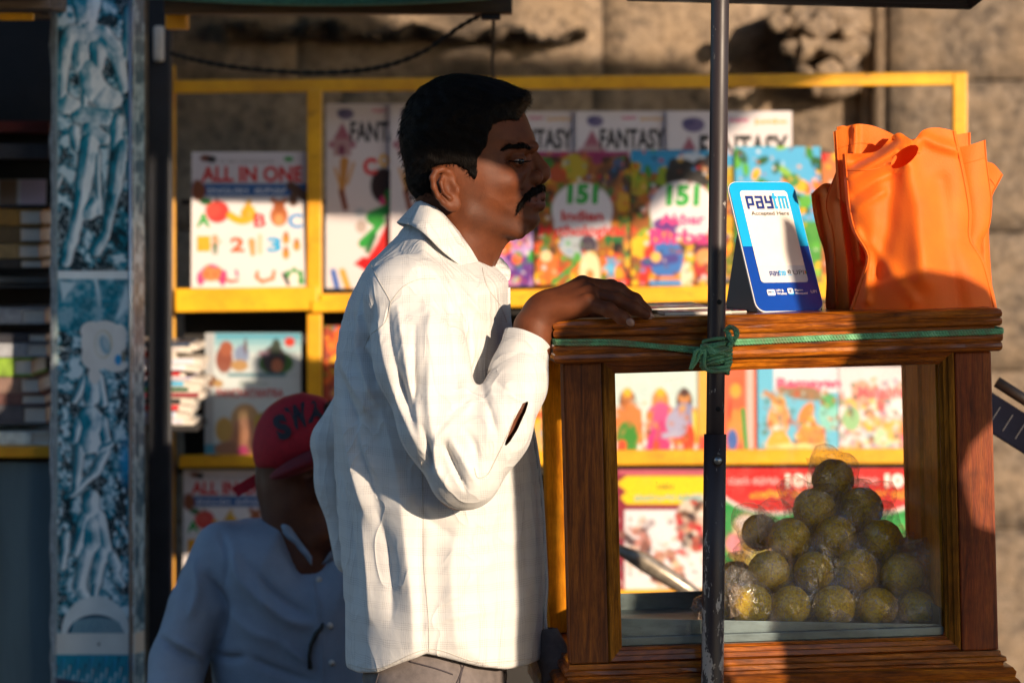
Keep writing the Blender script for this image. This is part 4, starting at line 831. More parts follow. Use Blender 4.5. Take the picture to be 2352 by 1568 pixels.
ring_sweep('upper_cap_moulding', [(4, 58), (10, 59), (13, 64), (13.8, 72), (12.5, 77), (11, 78), (11, 79.5), (12.8, 81), (13.8, 88), (12, 96), (8, 100.5), (-2, 102)], M_WX)
cbox('top_board', 3, 989, 0.004, D_ - .004, 84, 101, M_WX, 0)
def frame_sweep(name, ix0, ix1, iz0, iz1, wd, prof, mat, y0=0.0):
    """picture-frame moulding: prof = (t outward 0..1, y)"""
    V = []; F = []; n = len(prof)
    for (x, z, sx_, sz_) in ((ix0, iz0, -1, -1), (ix1, iz0, 1, -1), (ix1, iz1, 1, 1), (ix0, iz1, -1, 1)):
        for (t, y) in prof: V.append(CM @ Vector(((x + sx_ * t * wd) * U, y0 + y, (z + sz_ * t * wd) * U)))
    out = []
    for k in range(4):
        j = (k + 1) % 4; Fk = [(k * n + q, j * n + q, j * n + q + 1, k * n + q + 1) for q in range(n - 1)]
        idx = sorted({i for f in Fk for i in f}); mp = {v: i for i, v in enumerate(idx)}
        out.append(mesh_obj(name, [V[i] for i in idx], [tuple(mp[i] for i in f) for f in Fk], M_WX if k % 2 == 0 else mat, cart))
    return out
frame_sweep('frame_moulding', 121, 873, -655, -27, 33, [(0, .022), (0, .012), (.18, .010), (.22, .006), (.5, .004), (.55, .001), (.85, -.001), (1.0, .003), (1.0, .02)], M_WY)
cbox('front_lower_rail', 88, 906, 0.004, 0.045, -690, -683, M_WX, 0.001)
ring_sweep('base_moulding', [(-3, -688.5), (2, -689), (3, -700), (8, -703), (9, -712), (5, -716), (5, -722), (16, -725), (20, -735), (18, -748), (22, -752), (28, -770), (28, -800), (20, -806)], M_WX)
cbox('platform_board', 3, 989, .004, D_ - .004, -702, -690, wood('red_platform', 'x', (0.22, 0.045, 0.010), (0.06, 0.015, 0.006), (0.30, 0.08, 0.014), 0.35, 0.4), 0)
cbox('cart_body', 6, 986, 0.006, D_ - .006, -1500, -802, M_WZ, 0.004)
for (a, y) in ((20, .01), (920, .01), (20, D_ - .06), (920, D_ - .06)): cbox('leg', a, a + 56, y, y + .045, -CO.z / U + 8, -1498, M_WZ, 0.003)
# right end: inner strips of the side frame
for (y0, y1, ins, m) in ((.318, .352, 14, M_WY), (.286, .306, 0, M_WO), (.175, .270, 0, M_WO), (.105, .165, 6, M_WO), (.052, .095, 3, M_WO)):
    cbox('side_frame_strip', 906 - 33 + ins * 1.0, 984, y0, y1, -655, 0, m, 0.0015)
cbox('back_lower_rail', 92, 915, D_ - .035, D_ - .005, -688, -640, M_WZ, 0.002)
# galvanised tray
M_ZINC = simple('dull_zinc', (0.13, 0.17, 0.175), 0.42, 0.55, 14, 0.35, metal=0.6, stretch=(.6, 2, 2))
bm = bmesh.new()
Shr = Matrix.Identity(4); Shr[2][0] = -.052
add_box(bm, 122 * U, 872 * U, .040, .043, -645 * U, -588 * U, 0.0006, CM @ Shr); add_box(bm, 122 * U, 872 * U, D_ - .045, D_ - .042, -641 * U, -598 * U, 0.0006, CM)
add_box(bm, 122 * U, 872 * U, .043, D_ - .045, -641 * U, -638 * U, 0, CM); add_box(bm, 122 * U, 124 * U, .043, D_ - .045, -638 * U, -595 * U, 0, CM); add_box(bm, 870 * U, 872 * U, .043, D_ - .045, -638 * U, -595 * U, 0, CM)
bm_obj('tray', bm, M_ZINC, cart)
cbox('tray_sill', 121, 873, .024, .0395, -655, -636, M_ZINC, 0.001)
# glass
def facing_gloss(nt, lo_, hi_, pw):
    lw = nt.nodes.new('ShaderNodeLayerWeight'); p_ = N(nt, 'ShaderNodeMath', operation='POWER'); nt.links.new(lw.outputs['Facing'], p_.inputs[0]); p_.inputs[1].default_value = pw
    q_ = N(nt, 'ShaderNodeMath', operation='MULTIPLY_ADD'); nt.links.new(p_.outputs[0], q_.inputs[0]); q_.inputs[1].default_value = hi_; q_.inputs[2].default_value = lo_; return q_
m, nt_, bs = new_mat('dusty_glass'); out = nt_.nodes['Material Output']
tr = N(nt_, 'ShaderNodeBsdfTransparent'); gl = N(nt_, 'ShaderNodeBsdfGlossy', Roughness=0.02); df = N(nt_, 'ShaderNodeBsdfDiffuse', Color=(0.62, 0.58, 0.52, 1)); fr = facing_gloss(nt_, .030, .55, 4.5)
m1 = nt_.nodes.new('ShaderNodeMixShader'); m2 = nt_.nodes.new('ShaderNodeMixShader')
nt_.links.new(fr.outputs[0], m1.inputs[0]); nt_.links.new(tr.outputs[0], m1.inputs[1]); nt_.links.new(gl.outputs[0], m1.inputs[2])
v = coords(nt_); n1 = noise(nt_, v, 22, 8, .7); n2 = noise(nt_, v, 220, 2, .5)
sm = ramp(nt_, n1, [(.5, .0), (.82, .07)]); sp = ramp(nt_, n2, [(.74, 0.0), (.80, .3)]); ad = N(nt_, 'ShaderNodeMath', operation='ADD'); nt_.links.new(sm, ad.inputs[0]); nt_.links.new(sp, ad.inputs[1])
nt_.links.new(ad.outputs[0], m2.inputs[0]); nt_.links.new(m1.outputs[0], m2.inputs[1]); nt_.links.new(df.outputs[0], m2.inputs[2]); nt_.links.new(m2.outputs[0], out.inputs[0])
M_GLASS = m
cbox('glass_pane', 118, 876, .0235, .0265, -658, -24, M_GLASS, 0)
# shop soiled grime line along the pane edges
# ---------------------------------------------------------------- sweets in plastic wrap
M_LADDU, nt_, bs = new_mat('laddu'); v = coords(nt_); n1 = noise(nt_, v, 260, 4, .6); n2 = noise(nt_, v, 60, 3, .6)
nt_.links.new(ramp(nt_, n1, [(.30, (0.50, 0.27, 0.004)), (.48, (0.86, 0.54, 0.006)), (.68, (0.92, 0.68, 0.03))]), bs.inputs['Base Color']); bs.inputs['Roughness'].default_value = .75
bump(nt_, bs, n1, .45, .002)
M_WRAP, nt_, bs = new_mat('cellophane'); out = nt_.nodes['Material Output']
tr = N(nt_, 'ShaderNodeBsdfTransparent', Color=(0.985, 0.98, 0.96, 1)); gl = N(nt_, 'ShaderNodeBsdfGlossy', Roughness=0.16); df = N(nt_, 'ShaderNodeBsdfDiffuse', Color=(0.75, 0.70, 0.62, 1)); fr = facing_gloss(nt_, .10, .35, 3.0)
v = coords(nt_); n1 = noise(nt_, v, 42, 2, .5, 1.8); bp = N(nt_, 'ShaderNodeBump', Strength=.9, Distance=.005); nt_.links.new(n1, bp.inputs['Height'])
for x in (gl, df): nt_.links.new(bp.outputs[0], x.inputs['Normal'])
m1 = nt_.nodes.new('ShaderNodeMixShader'); m2 = nt_.nodes.new('ShaderNodeMixShader'); ma = N(nt_, 'ShaderNodeMath', operation='MULTIPLY_ADD'); ma.inputs[1].default_value = 1.0; ma.inputs[2].default_value = .0
nt_.links.new(fr.outputs[0], ma.inputs[0]); nt_.links.new(ma.outputs[0], m1.inputs[0]); nt_.links.new(tr.outputs[0], m1.inputs[1]); nt_.links.new(gl.outputs[0], m1.inputs[2])
n5 = noise(nt_, v, 34, 3, .5, 3.2); nt_.links.new(ramp(nt_, n5, [(.0, .04), (.455, .05), (.478, .50), (.492, .07), (.60, .04), (.618, .42), (.63, .04)]), m2.inputs[0]); nt_.links.new(m1.outputs[0], m2.inputs[1]); nt_.links.new(df.outputs[0], m2.inputs[2]); nt_.links.new(m2.outputs[0], out.inputs[0])  # pale crease lines painted into the film as glints
def ball_mesh(seed, r):
    bm = bmesh.new(); bmesh.ops.create_icosphere(bm, subdivisions=4, radius=r); rg_ = random.Random(seed); ph = [rg_.uniform(0, 6) for _ in range(6)]
    for v in bm.verts:
        d = v.co.normalized(); v.co *= 1 + .018 * math.sin(d.x * 9 + ph[0]) * math.sin(d.z * 8 + ph[1]) + .008 * math.sin(d.y * 31 + ph[2]) * math.sin(d.x * 27 + ph[3]) + rg_.uniform(-.006, .006)
    return bm
def wrap_mesh(seed, r, tip):
    bm = bmesh.new(); bmesh.ops.create_icosphere(bm, subdivisions=3, radius=1.0); rg_ = random.Random(seed)
    tips = [Vector(tip).normalized()] + [Vector((rg_.uniform(-1, 1), rg_.uniform(-.8, .3), rg_.uniform(-.6, .9))).normalized() for _ in range(3)]
    hs = [rg_.uniform(.55, .8)] + [rg_.uniform(.16, .38) for _ in range(3)]; ph = [rg_.uniform(0, 6) for _ in range(8)]
    for v in bm.verts:
        d = v.co.normalized(); q = 1.04 + rg_.uniform(-.03, .09) + .05 * abs(math.sin(d.x * 7 + ph[0] + 3 * d.z)) + .04 * abs(math.sin(d.z * 9 + ph[1] - 4 * d.y))
        for t, h in zip(tips, hs):
            c = d.dot(t)
            if c > .72: q += h * ((c - .72) / .28) ** 1.7
        v.co = d * r * q
    return bm
grp = 'laddu sweets wrapped in cellophane, piled in a pyramid in the cart'
LAD = [ # px, py, y, r(px), tip, label
 (1725, 1388, -.01, 50, (-.5, 0, 1), 'sunlit wrapped laddu at the left end of the bottom row, beside the dark pole'),
 (1816, 1390, 0, 47, (.3, 0, .6), 'wrapped laddu second from the left in the bottom row'),
 (1916, 1392, 0, 50, (.2, 0, 1), 'wrapped laddu in the middle of the bottom row'),
 (2016, 1395, .005, 48, (1, -.2, -.4), 'wrapped laddu second from the right in the bottom row'),
 (2108, 1400, .01, 44, (1.2, 0, -.3), 'wrapped laddu at the right end of the bottom row, loose film around it'),
 (1766, 1312, .03, 49, (-.8, 0, .6), 'wrapped laddu at the left end of the second row, yellow in the sun'),
 (1869, 1312, .03, 48, (.4, -.2, 1), 'wrapped laddu second from left in the second row with a zigzag sealed film edge'),
 (1966, 1308, .03, 50, (0, -.2, 1), 'wrapped laddu in the second row under an upright pointed film hood'),
 (2072, 1320, .035, 52, (.7, 0, .8), 'wrapped laddu at the right end of the second row'),
 (1813, 1237, .06, 51, (-.4, 0, 1), 'wrapped laddu at the left of the third row'),
 (1919, 1233, .06, 50, (.5, -.1, 1), 'wrapped laddu in the middle of the third row'),
 (2026, 1241, .06, 49, (.1, -.1, 1), 'wrapped laddu at the right of the third row'),
 (1871, 1170, .09, 52, (-.9, 0, .7), 'wrapped laddu on the left just below the top one'),
 (1979, 1168, .09, 51, (.9, 0, .6), 'wrapped laddu on the right just below the top one'),
 (1913, 1102, .12, 50, (-.4, 0, 1), 'topmost wrapped laddu crowning the pyramid'),
 (1745, 1222, .12, 44, (-1, 0, .7), 'wrapped laddu peeping out behind the left end of the third row'),
 (1690, 1330, .12, 44, (-1, 0, .5), 'wrapped laddu deep behind the left end of the second row'),
 (1660, 1415, .10, 42, (-1, 0, .4), 'wrapped laddu hidden behind the pole at the foot of the pile'),
 (2088, 1272, .13, 42, (1, 0, .8), 'wrapped laddu behind the right slope of the pile'),
 (1770, 1400, .09, 42, (-.3, 0, 1), 'half hidden wrapped laddu behind the gap between the first and second of the bottom row'),
 (1866, 1402, .09, 42, (.3, 0, 1), 'half hidden wrapped laddu behind the gap left of the middle of the bottom row'),
 (1966, 1402, .09, 42, (-.3, 0, 1), 'half hidden wrapped laddu behind the gap right of the middle of the bottom row'),
 (2062, 1404, .09, 40, (.3, 0, 1), 'half hidden wrapped laddu behind the right gap of the bottom row'),
 (1818, 1322, .12, 42, (.3, 0, 1), 'half hidden wrapped laddu behind the left gap of the second row'),
 (1918, 1322, .12, 42, (-.3, 0, 1), 'half hidden wrapped laddu behind the middle gap of the second row'),
 (2020, 1322, .12, 42, (.3, 0, 1), 'half hidden wrapped laddu behind the right gap of the second row'),
 (1866, 1245, .15, 40, (.3, 0, 1), 'half hidden wrapped laddu behind the left gap of the third row'),
 (1972, 1245, .15, 40, (-.3, 0, 1), 'half hidden wrapped laddu behind the right gap of the third row'),
 (1925, 1185, .17, 38, (-.3, 0, 1), 'half hidden wrapped laddu behind the pair under the top one'),
 (2128, 1372, .13, 40, (1, 0, .6), 'wrapped laddu at the back right, against the inner side frame'),
]
for i, (px, py, y, r_, tip, lab) in enumerate(LAD):
    s = K * (DC + y) / DC; c = W(px, py, y); t = empty('wrapped_laddu', c, lab, 'sweet', grp)
    if i % 3: r_ *= 1.02
    b1 = ball_mesh(i, r_ * s * .96); b1.transform(Matrix.Translation(c)); bm_obj('ball', b1, M_LADDU, t, True)
    b2 = wrap_mesh(i + 50, r_ * s * 1.03, tip); b2.transform(Matrix.Translation(c)); bm_obj('wrapper', b2, M_WRAP, t, False)
# loose film corners: thin crumpled flags sticking out of the pile, each part of its nearest wrapper
root_by = {o['label']: o for o in C.objects if o.get('category') == 'sweet'}
M_FLAP = M_WRAP.copy(); M_FLAP.name = 'tan_film'
for n_ in M_FLAP.node_tree.nodes:
    if n_.bl_idname == 'ShaderNodeValToRGB':
        for e_ in n_.color_ramp.elements: q_ = max(.24, e_.color[0]); e_.color = (q_, q_, q_, 1)
    if n_.bl_idname == 'ShaderNodeBsdfDiffuse': n_.inputs[0].default_value = (.62, .48, .38, 1)
def flag(pts, y, li, seed):
    V = []; F = []; n = 7; rg_ = random.Random(seed); a, b, c_, d = [W(p[0], p[1], y) for p in pts]
    for j in range(n):
        for i in range(n):
            u, v_ = i / (n - 1), j / (n - 1); p = (a * (1 - u) + b * u) * (1 - v_) + (d * (1 - u) + c_ * u) * v_
            V.append(p + Vector((0, rg_.uniform(-.006, .006), rg_.uniform(-.0022, .0022))))
    for j in range(n - 1):
        for i in range(n - 1): k = j * n + i; F.append((k, k + 1, k + n + 1, k + n))
    mesh_obj('film_flap', V, F, M_FLAP, root_by[LAD[li][5]])
for (pts, y, li, sd) in (([(1850, 1052), (1882, 1046), (1910, 1090), (1868, 1110)], .10, 14, 1), ([(1876, 1045), (1950, 1062), (1965, 1090), (1905, 1075)], .11, 14, 2), ([(1955, 1090), (2000, 1110), (1985, 1150), (1950, 1130)], .10, 14, 3),
        ([(1790, 1110), (1802, 1098), (1850, 1150), (1800, 1190)], .08, 12, 4), ([(1985, 1112), (2025, 1140), (2000, 1165), (1970, 1140)], .08, 13, 5), ([(2020, 1170), (2056, 1172), (2042, 1225), (2010, 1215)], .07, 13, 6),
        ([(1730, 1160), (1765, 1178), (1800, 1200), (1745, 1245)], .05, 9, 7), ([(1700, 1230), (1738, 1232), (1745, 1285), (1700, 1280)], .05, 5, 8), ([(1672, 1265), (1700, 1270), (1720, 1310), (1680, 1330)], .04, 5, 9),
        ([(2060, 1235), (2122, 1240), (2105, 1290), (2060, 1300)], .04, 8, 10), ([(2110, 1290), (2130, 1330), (2150, 1400), (2110, 1370)], .02, 8, 11), ([(2130, 1380), (2180, 1440), (2120, 1442), (2100, 1410)], -.01, 4, 12),
        ([(1672, 1342), (1700, 1335), (1720, 1400), (1678, 1420)], -.03, 0, 13), ([(1905, 1405), (1935, 1398), (1990, 1440), (1880, 1440)], -.03, 2, 14), ([(2040, 1400), (2060, 1370), (2092, 1440), (2010, 1440)], -.03, 3, 15), ([(1600, 1410), (1622, 1392), (1640, 1440), (1608, 1436)], .02, 17, 16)):
    flag(pts, y, li, sd)
# tilted steel scoop behind the case, seen through the glass lower left
sc_ = empty('steel_scoop', W(1520, 1330, .55), 'blurred steel scoop leaning behind the glass case at its lower left corner', 'scoop')
M_STEEL = simple('worn_steel', (0.42, 0.36, 0.28), 0.3, 0.6, 30, 0.3, metal=.6)
tube('blade', [W(1400, 1250, .95), W(1480, 1290, .95), W(1560, 1340, .95), W(1640, 1392, .95)], [.006, .016, .014, .008], M_STEEL, sc_, 12)
0 and tube('handle', [W(1360, 1270, .53), W(1440, 1330, .53), W(1640, 1440, .53)], .013, simple('dark_handle', (0.06, 0.035, 0.02), .5, .4, 20, .2), sc_, 10)

# ---------------------------------------------------------------- magazines lying on the cart top
mt = [('flat purple and white magazine on the cart top under the mans fingers', 245, 400, 101.3, 109, H('c8b0c8'), .10, 3), ('flat bright magazine on top of the purple one between hand and pole', 180, 372, 109.3, 114, H('e0d0c0'), .19, 8), ('flat pink covered magazine lying between the pole and the card stand', 376, 440, 101.4, 107, H('e05a80'), .12, 5)]
for (lab, a, b, z0, z1, col, y0, sd) in mt:
    p = CL((a + b) / 2, .2, z0); t = empty('flat_magazine', p, lab, 'magazine', 'magazines lying flat on the cart')
    bm = bmesh.new(); add_box(bm, a * U, b * U, y0 - .06, y0 + .17, z0 * U, z1 * U - .0007, 0.0004, CM); bm_obj('pages', bm, M_PAPER, t)
    c = Canvas(100, 120, 40, 90, col); d_busy(sd, H('40a050'), [H('2c8a34'), PUR, PNK, WHT, ORG], 3)(c, 120)
    o_ = CL(a, y0 + .17, z1); c.grid('cover', o_, CM.to_3x3() @ Vector(((b - a) * U, 0, 0)), CM.to_3x3() @ Vector((0, -.23, 0)), M_PRINT, t)

# ---------------------------------------------------------------- payment card stand
psi, lam = R(27), R(25)
e1 = Vector((math.cos(psi), math.sin(psi), 0)); e2 = Vector((-math.sin(lam) * math.sin(psi), math.sin(lam) * math.cos(psi), math.cos(lam))); en = e2.cross(e1) * -1
SO = W(1741, 716, -0.075); SO.z = max(SO.z, (CL(440, .07, 101.6)).z + .002)
SWd, SHt = 0.1075, 0.1965
nrm = e1.cross(e2)      # points to the viewer side
if nrm.y > 0: nrm = -nrm
def SP(u, v_, lift=0.0): return SO + e1 * (u * SWd) + e2 * ((1 - v_) * SHt) + nrm * lift
def rrect(x0, y0, x1, y1, r, n=6, asp=SHt / SWd):
    ry = r / asp; P = []
    for (cx, cy, a0) in ((x1 - r, y0 + ry, -90), (x1 - r, y1 - ry, 0), (x0 + r, y1 - ry, 90), (x0 + r, y0 + ry, 180)):
        for i in range(n + 1): a = R(a0 + 90 * i / n); P.append((cx + r * math.cos(a), cy + ry * math.sin(a)))
    return P
def fpoly(name, P, lift, mat, th=0.0, parent=None):
    n = len(P); V = [SP(u, v_, lift) for u, v_ in P]; F = [tuple(range(n))]
    if th:
        V += [SP(u, v_, lift - th) for u, v_ in P]; F += [tuple(range(2 * n - 1, n - 1, -1))] + [(i, i + n, (i + 1) % n + n, (i + 1) % n) for i in range(n)]
    return mesh_obj(name, V, F, mat, parent or stand)
stand = empty('card_stand', SO, 'blue and white payment card stand reading paytm Accepted Here, upright on the cart top', 'payment sign')
M_NAVY = simple('navy_plastic', (0.012, 0.013, 0.040), 0.4, .2, 30, .1)
def cl(P, lo=None, hi=None): return [(u, min(max(v_, lo if lo is not None else -9), hi if hi is not None else 9)) for u, v_ in P]
fpoly('backing', rrect(-.012, -.006, 1.012, 1.008, .14), -.0012, flat_col('white_edge', (.75, .75, .76), .3), .0025)
fpoly('lower_print', rrect(0, 0, 1, 1, .13), 0, flat_col('deep_blue_print', H('0a3f9c'), .25), .001)
top = [p for p in rrect(0, 0, 1, 1, .13) if p[1] < .5]
fpoly('upper_print', [(0, .503)] + [p for p in rrect(0, 0, 1, 1, .13)[21:]] + rrect(0, 0, 1, 1, .13)[:7] + [(1, .503)], .0004, flat_col('sky_blue_print', H('18a4dc'), .25))
fpoly('cream_panel', rrect(.145, .068, .86, .785, .05), .0008, flat_col('cream_print', (.80, .74, .68), .35))
fpoly('grey_band', [(.145, .655), (.86, .655), (.86, .76), (.84, .784), (.17, .784), (.145, .76)], .0010, flat_col('grey_print', (.60, .62, .66), .35))
NB = H('0b2a78'); SB = H('12a8e0'); BK = H('1a1a1e'); WH2 = (.8, .8, .82)
def word(strokes, x0, y0, x1, y1, col, lift=.0014, t=.30):
    # blocky lower case letters drawn as thick strokes on a unit grid
    V = []; F = []
    for (a, b, c_, d) in strokes:
        k = len(V); q = [(a, b), (c_, b), (c_, d), (a, d)]
        for (u, v_) in q: V.append(SP(x0 + (x1 - x0) * u, y0 + (y1 - y0) * v_, lift + .00001 * k))
        F.append((k, k + 1, k + 2, k + 3))
    return mesh_obj('logo_letters', V, F, ink(col), stand)
def letters_pay():
    t = .085; S = []
    def bx(x, *r):
        for (a, b, c_, d) in r: S.append((x + a, b, x + c_, d))
    bx(0, (0, .18, t, 1), (0, .18, .29, .36), (.205, .18, .29, .80), (0, .64, .29, .80))
    bx(.355, (0, .18, .29, .34), (.205, .18, .29, 1), (0, .50, .29, .64), (0, .50, t, 1), (0, .84, .29, 1))
    bx(.71, (0, .18, t, .66), (0, .50, .29, .66), (.205, .18, .29, 1), (.03, .84, .29, 1)); return S
def letters_tm():
    S = [(.10, .0, .24, 1), (.0, .18, .36, .35), (.10, .84, .30, 1)]
    for x in (.42, .65, .87): S.append((x, .18, x + .13, 1))
    S.append((.42, .18, 1.0, .34)); return S
word(letters_pay(), .205, .088, .605, .214, NB); word(letters_tm(), .60, .088, .835, .214, SB)
word(letters_pay(), .30, .690, .44, .735, NB); word(letters_tm(), .44, .690, .545, .735, SB)
lettering([('Accepted Here', .24, .232, .815, .272, BK, .012),
           ('से', .57, .688, .63, .722, BK, .02), ('_', .57, .727, .63, .732, SB, .02), ('UPI', .655, .692, .82, .727, H('3a3a3e'), .0),
           ('UPI &', .335, .838, .45, .856, WH2, .02), ('Wallet', .335, .862, .485, .880, WH2, .02), ('Paytm', .62, .838, .74, .858, WH2, .02), ('Postpaid', .62, .863, .80, .883, WH2, .02), ('UPI', .855, .848, .945, .870, WH2, .0)],
          SP(0, 0), e1 * SWd, e2 * -SHt, stand, lift=.0014)
fpoly('wallet_icon', rrect(.20, .838, .32, .884, .02), .0009, flat_col('white_print', (.75, .75, .78), .35))
lettering([('pay', .215, .852, .265, .868, NB, .02), ('tm', .268, .852, .305, .866, SB, .02)], SP(0, 0), e1 * SWd, e2 * -SHt, stand, lift=.0014)
fpoly('postpaid_icon', rrect(.52, .835, .60, .879, .015), .0009, ink(SB)); fpoly('postpaid_icon', rrect(.51, .831, .59, .873, .015), .0012, _lm and flat_col('white_print', (.75, .75, .78), .35))
lettering([('₹', .53, .840, .57, .866, NB, .02)], SP(0, 0), e1 * SWd, e2 * -SHt, stand, lift=.0017)
fpoly('upi_arrow', [(.83, .692), (.855, .709), (.835, .727)], .0013, ink(H('e87830'))); fpoly('upi_arrow', [(.845, .692), (.872, .709), (.85, .727)], .0012, ink(H('2a8a50')))
# wedge foot behind the panel
hb = Vector((-math.sin(psi), math.cos(psi), 0))
V = []; 
for u in (0.01, .99):
    a = SP(u, 1.0, -.003); ap = SP(u, .40, -.003); ft = Vector((a.x, a.y, a.z)) + hb * .085
    V += [a, ap, ap + hb * .006, ft + Vector((0, 0, .012)), ft]
F = [(0, 1, 2, 3, 4), (9, 8, 7, 6, 5)] + [(i, i + 5, (i + 1) % 5 + 5, (i + 1) % 5) for i in range(5)]
mesh_obj('wedge_foot', V, F, M_NAVY, stand)
# ---------------------------------------------------------------- orange non-woven bags
m, nt_, bs = new_mat('orange_nonwoven'); v = coords(nt_); vo = N(nt_, 'ShaderNodeTexVoronoi', Scale=420.0); nt_.links.new(v, vo.inputs['Vector']); n1 = noise(nt_, v, 14, 4)
nt_.links.new(ramp(nt_, n1, [(.3, (0.90, 0.165, 0.003)), (.7, (0.96, 0.215, 0.006))]), bs.inputs['Base Color']); bs.inputs['Roughness'].default_value = .65
bs.inputs['Sheen Weight'].default_value = .15
bump(nt_, bs, vo.outputs[0], .25, .0008)
tl = N(nt_, 'ShaderNodeBsdfTranslucent', Color=(0.85, 0.12, 0.01, 1)); mx = nt_.nodes.new('ShaderNodeMixShader'); mx.inputs[0].default_value = .30
o_ = nt_.nodes['Material Output']; nt_.links.new(bs.outputs[0], mx.inputs[1]); nt_.links.new(tl.outputs[0], mx.inputs[2]); nt_.links.new(mx.outputs[0], o_.inputs[0])
M_BAG = m
def resample(P, n):
    P = [Vector(p) for p in P]; P = catmull([Vector((p[0], p[1], 0)) for p in P], 6); L_ = [0]
    for a, b in zip(P[:-1], P[1:]): L_.append(L_[-1] + (b - a).length)
    out = []
    for i in range(n):
        t = L_[-1] * i / (n - 1); k = 0
        while k < len(L_) - 2 and L_[k + 1] < t: k += 1
        f = (t - L_[k]) / max(1e-9, L_[k + 1] - L_[k]); out.append(P[k].lerp(P[k + 1], min(1, max(0, f))))
    return out
def coons(left, right, top_, bot, nu, nv):
    Lc, Rc, Tc, Bc = resample(left, nv), resample(right, nv), resample(top_, nu), resample(bot, nu); G = []
    for j in range(nv):
        v_ = j / (nv - 1); row = []
        for i in range(nu):
            u = i / (nu - 1)
            p = Lc[j] * (1 - u) + Rc[j] * u + Tc[i] * (1 - v_) + Bc[i] * v_ - (Tc[0] * (1 - u) * (1 - v_) + Tc[-1] * u * (1 - v_) + Bc[0] * (1 - u) * v_ + Bc[-1] * u * v_)
            row.append((p.x, p.y, u, v_))
        G.append(row)
    return G
def bag_sheet(name, left, right, top_, bot, y, yf, parent, hole=None, nu=46, nv=60):
    G = coons(left, right, top_, bot, nu, nv); V = []; F = []
    for row in G:
        for (px, py, u, v_) in row: V.append(W(px, py, y + yf(u, v_, px, py)))
    def hv(i, j): return hole(G[j][i][0], G[j][i][1])
    if hole:
        for j in range(nv):
            for i in range(nu):
                px, py, u, v_ = G[j][i]; q = math.sqrt(hv(i, j))
                if .62 < q < 1.28: px, py = 2078 + (px - 2078) / q, 360 + (py - 360) / q; V[j * nu + i] = W(px, py, y + yf(u, v_, px, py)); G[j][i] = (px, py, u, v_)
    for j in range(nv - 1):
        for i in range(nu - 1):
            if hole:
                cx = sum(G[b][a][0] for a, b in ((i, j), (i + 1, j), (i, j + 1), (i + 1, j + 1))) / 4; cy = sum(G[b][a][1] for a, b in ((i, j), (i + 1, j), (i, j + 1), (i + 1, j + 1))) / 4
                if hole(cx, cy) < .97: continue
            k = j * nu + i; F.append((k, k + 1, k + nu + 1, k + nu))
    return mesh_obj(name, V, F, M_BAG, parent, True)
def fold(px, py, pts, w_, h):
    d = 1e9
    for (a, b) in zip(pts[:-1], pts[1:]):
        ex, ey = b[0] - a[0], b[1] - a[1]; t = max(0, min(1, ((px - a[0]) * ex + (py - a[1]) * ey) / (ex * ex + ey * ey))); d = min(d, math.hypot(px - a[0] - t * ex, py - a[1] - t * ey))
    return h * math.exp(-(d / w_) ** 2)
BG = 'bunch of orange cloth carry bags'
def bag(label, y, left, right, top_, bot, dpt=.03, folds=(), hole=None, amp=.008):
    r = empty('carry_bag', W((left[-1][0] + right[-1][0]) / 2, 716, y), label, 'bag', BG)
    def yf(u, v_, px, py):
        e = math.sin(math.pi * u) ** .6 * (0.25 + .75 * min(1, v_ * 1.3)); q = -dpt * e
        q += amp * .28 * math.sin(px * .030 + py * .013 + y * 90) * math.sin(math.pi * u) + amp * .08 * math.sin(px * .07 - py * .03)
        for (pts, w_, h) in folds: q -= fold(px, py, pts, w_, h)
        return q
    bag_sheet('front_sheet', left, right, top_, bot, y, yf, r, hole)
    G_ = coons(left, right, top_, bot, 46, 60)
    for ci in (1, 44): tube('side_seam', [W(G_[j][ci][0], G_[j][ci][1], y + yf(G_[j][ci][2], G_[j][ci][3], G_[j][ci][0], G_[j][ci][1]) - .0006) for j in range(0, 60, 2)], .0011, M_BAG, r, 6)
    tube('hem_seam', [W(G_[6][i][0], G_[6][i][1], y + yf(G_[6][i][2], G_[6][i][3], G_[6][i][0], G_[6][i][1]) - .0003) for i in range(1, 45) if not (hole and hole(G_[6][i][0], G_[6][i][1]) < 1.6)][:(15 if hole else 44)], .0008, M_BAG, r, 6)
    bag_sheet('back_sheet', left, right, [(p[0], p[1] + 6) for p in top_], bot, y + .004, lambda u, v_, px, py: dpt * .8 * math.sin(math.pi * u) ** .6 * min(1, v_ * 1.3 + .2), r, None, 24, 30)
    return r
def hole(px, py):
    x = px - 2078; y = py - 360; a, b = x * .78 - y * .62, x * .62 + y * .78
    return (a / 38) ** 2 + (b / 17) ** 2
bag('nearest orange bag with a pinched handle hole', -.045,
    [(1934, 353), (1938, 400), (1945, 476), (1958, 531), (1984, 574), (1988, 600), (1972, 650), (1948, 719)],
    [(2196, 302), (2215, 385), (2226, 440), (2233, 494), (2232, 549), (2262, 600), (2280, 660), (2291, 712)],
    [(1934, 353), (1985, 352), (2018, 345), (2048, 314), (2066, 305), (2085, 316), (2100, 322), (2119, 300), (2152, 293), (2196, 302)],
    [(1948, 719), (2100, 717), (2291, 712)], .055,
    [([(2095, 330), (2060, 345), (2000, 380), (1950, 410)], 16, .018), ([(1960, 372), (2010, 352), (2050, 320)], 9, -.012), ([(2085, 380), (2110, 470), (2120, 640)], 26, .012), ([(2050, 400), (2040, 520), (2010, 640)], 22, -.010),
     ([(1960, 450), (2020, 410), (2080, 385)], 8, -.006), ([(1965, 480), (2030, 440)], 8, .006), ([(2160, 420), (2175, 560), (2200, 700)], 24, -.008), ([(1965, 530), (1995, 590), (1990, 690)], 10, .012), ([(2000, 560), (2100, 690)], 14, .006), ([(2120, 315), (2150, 330), (2200, 345)], 12, .010)], hole)
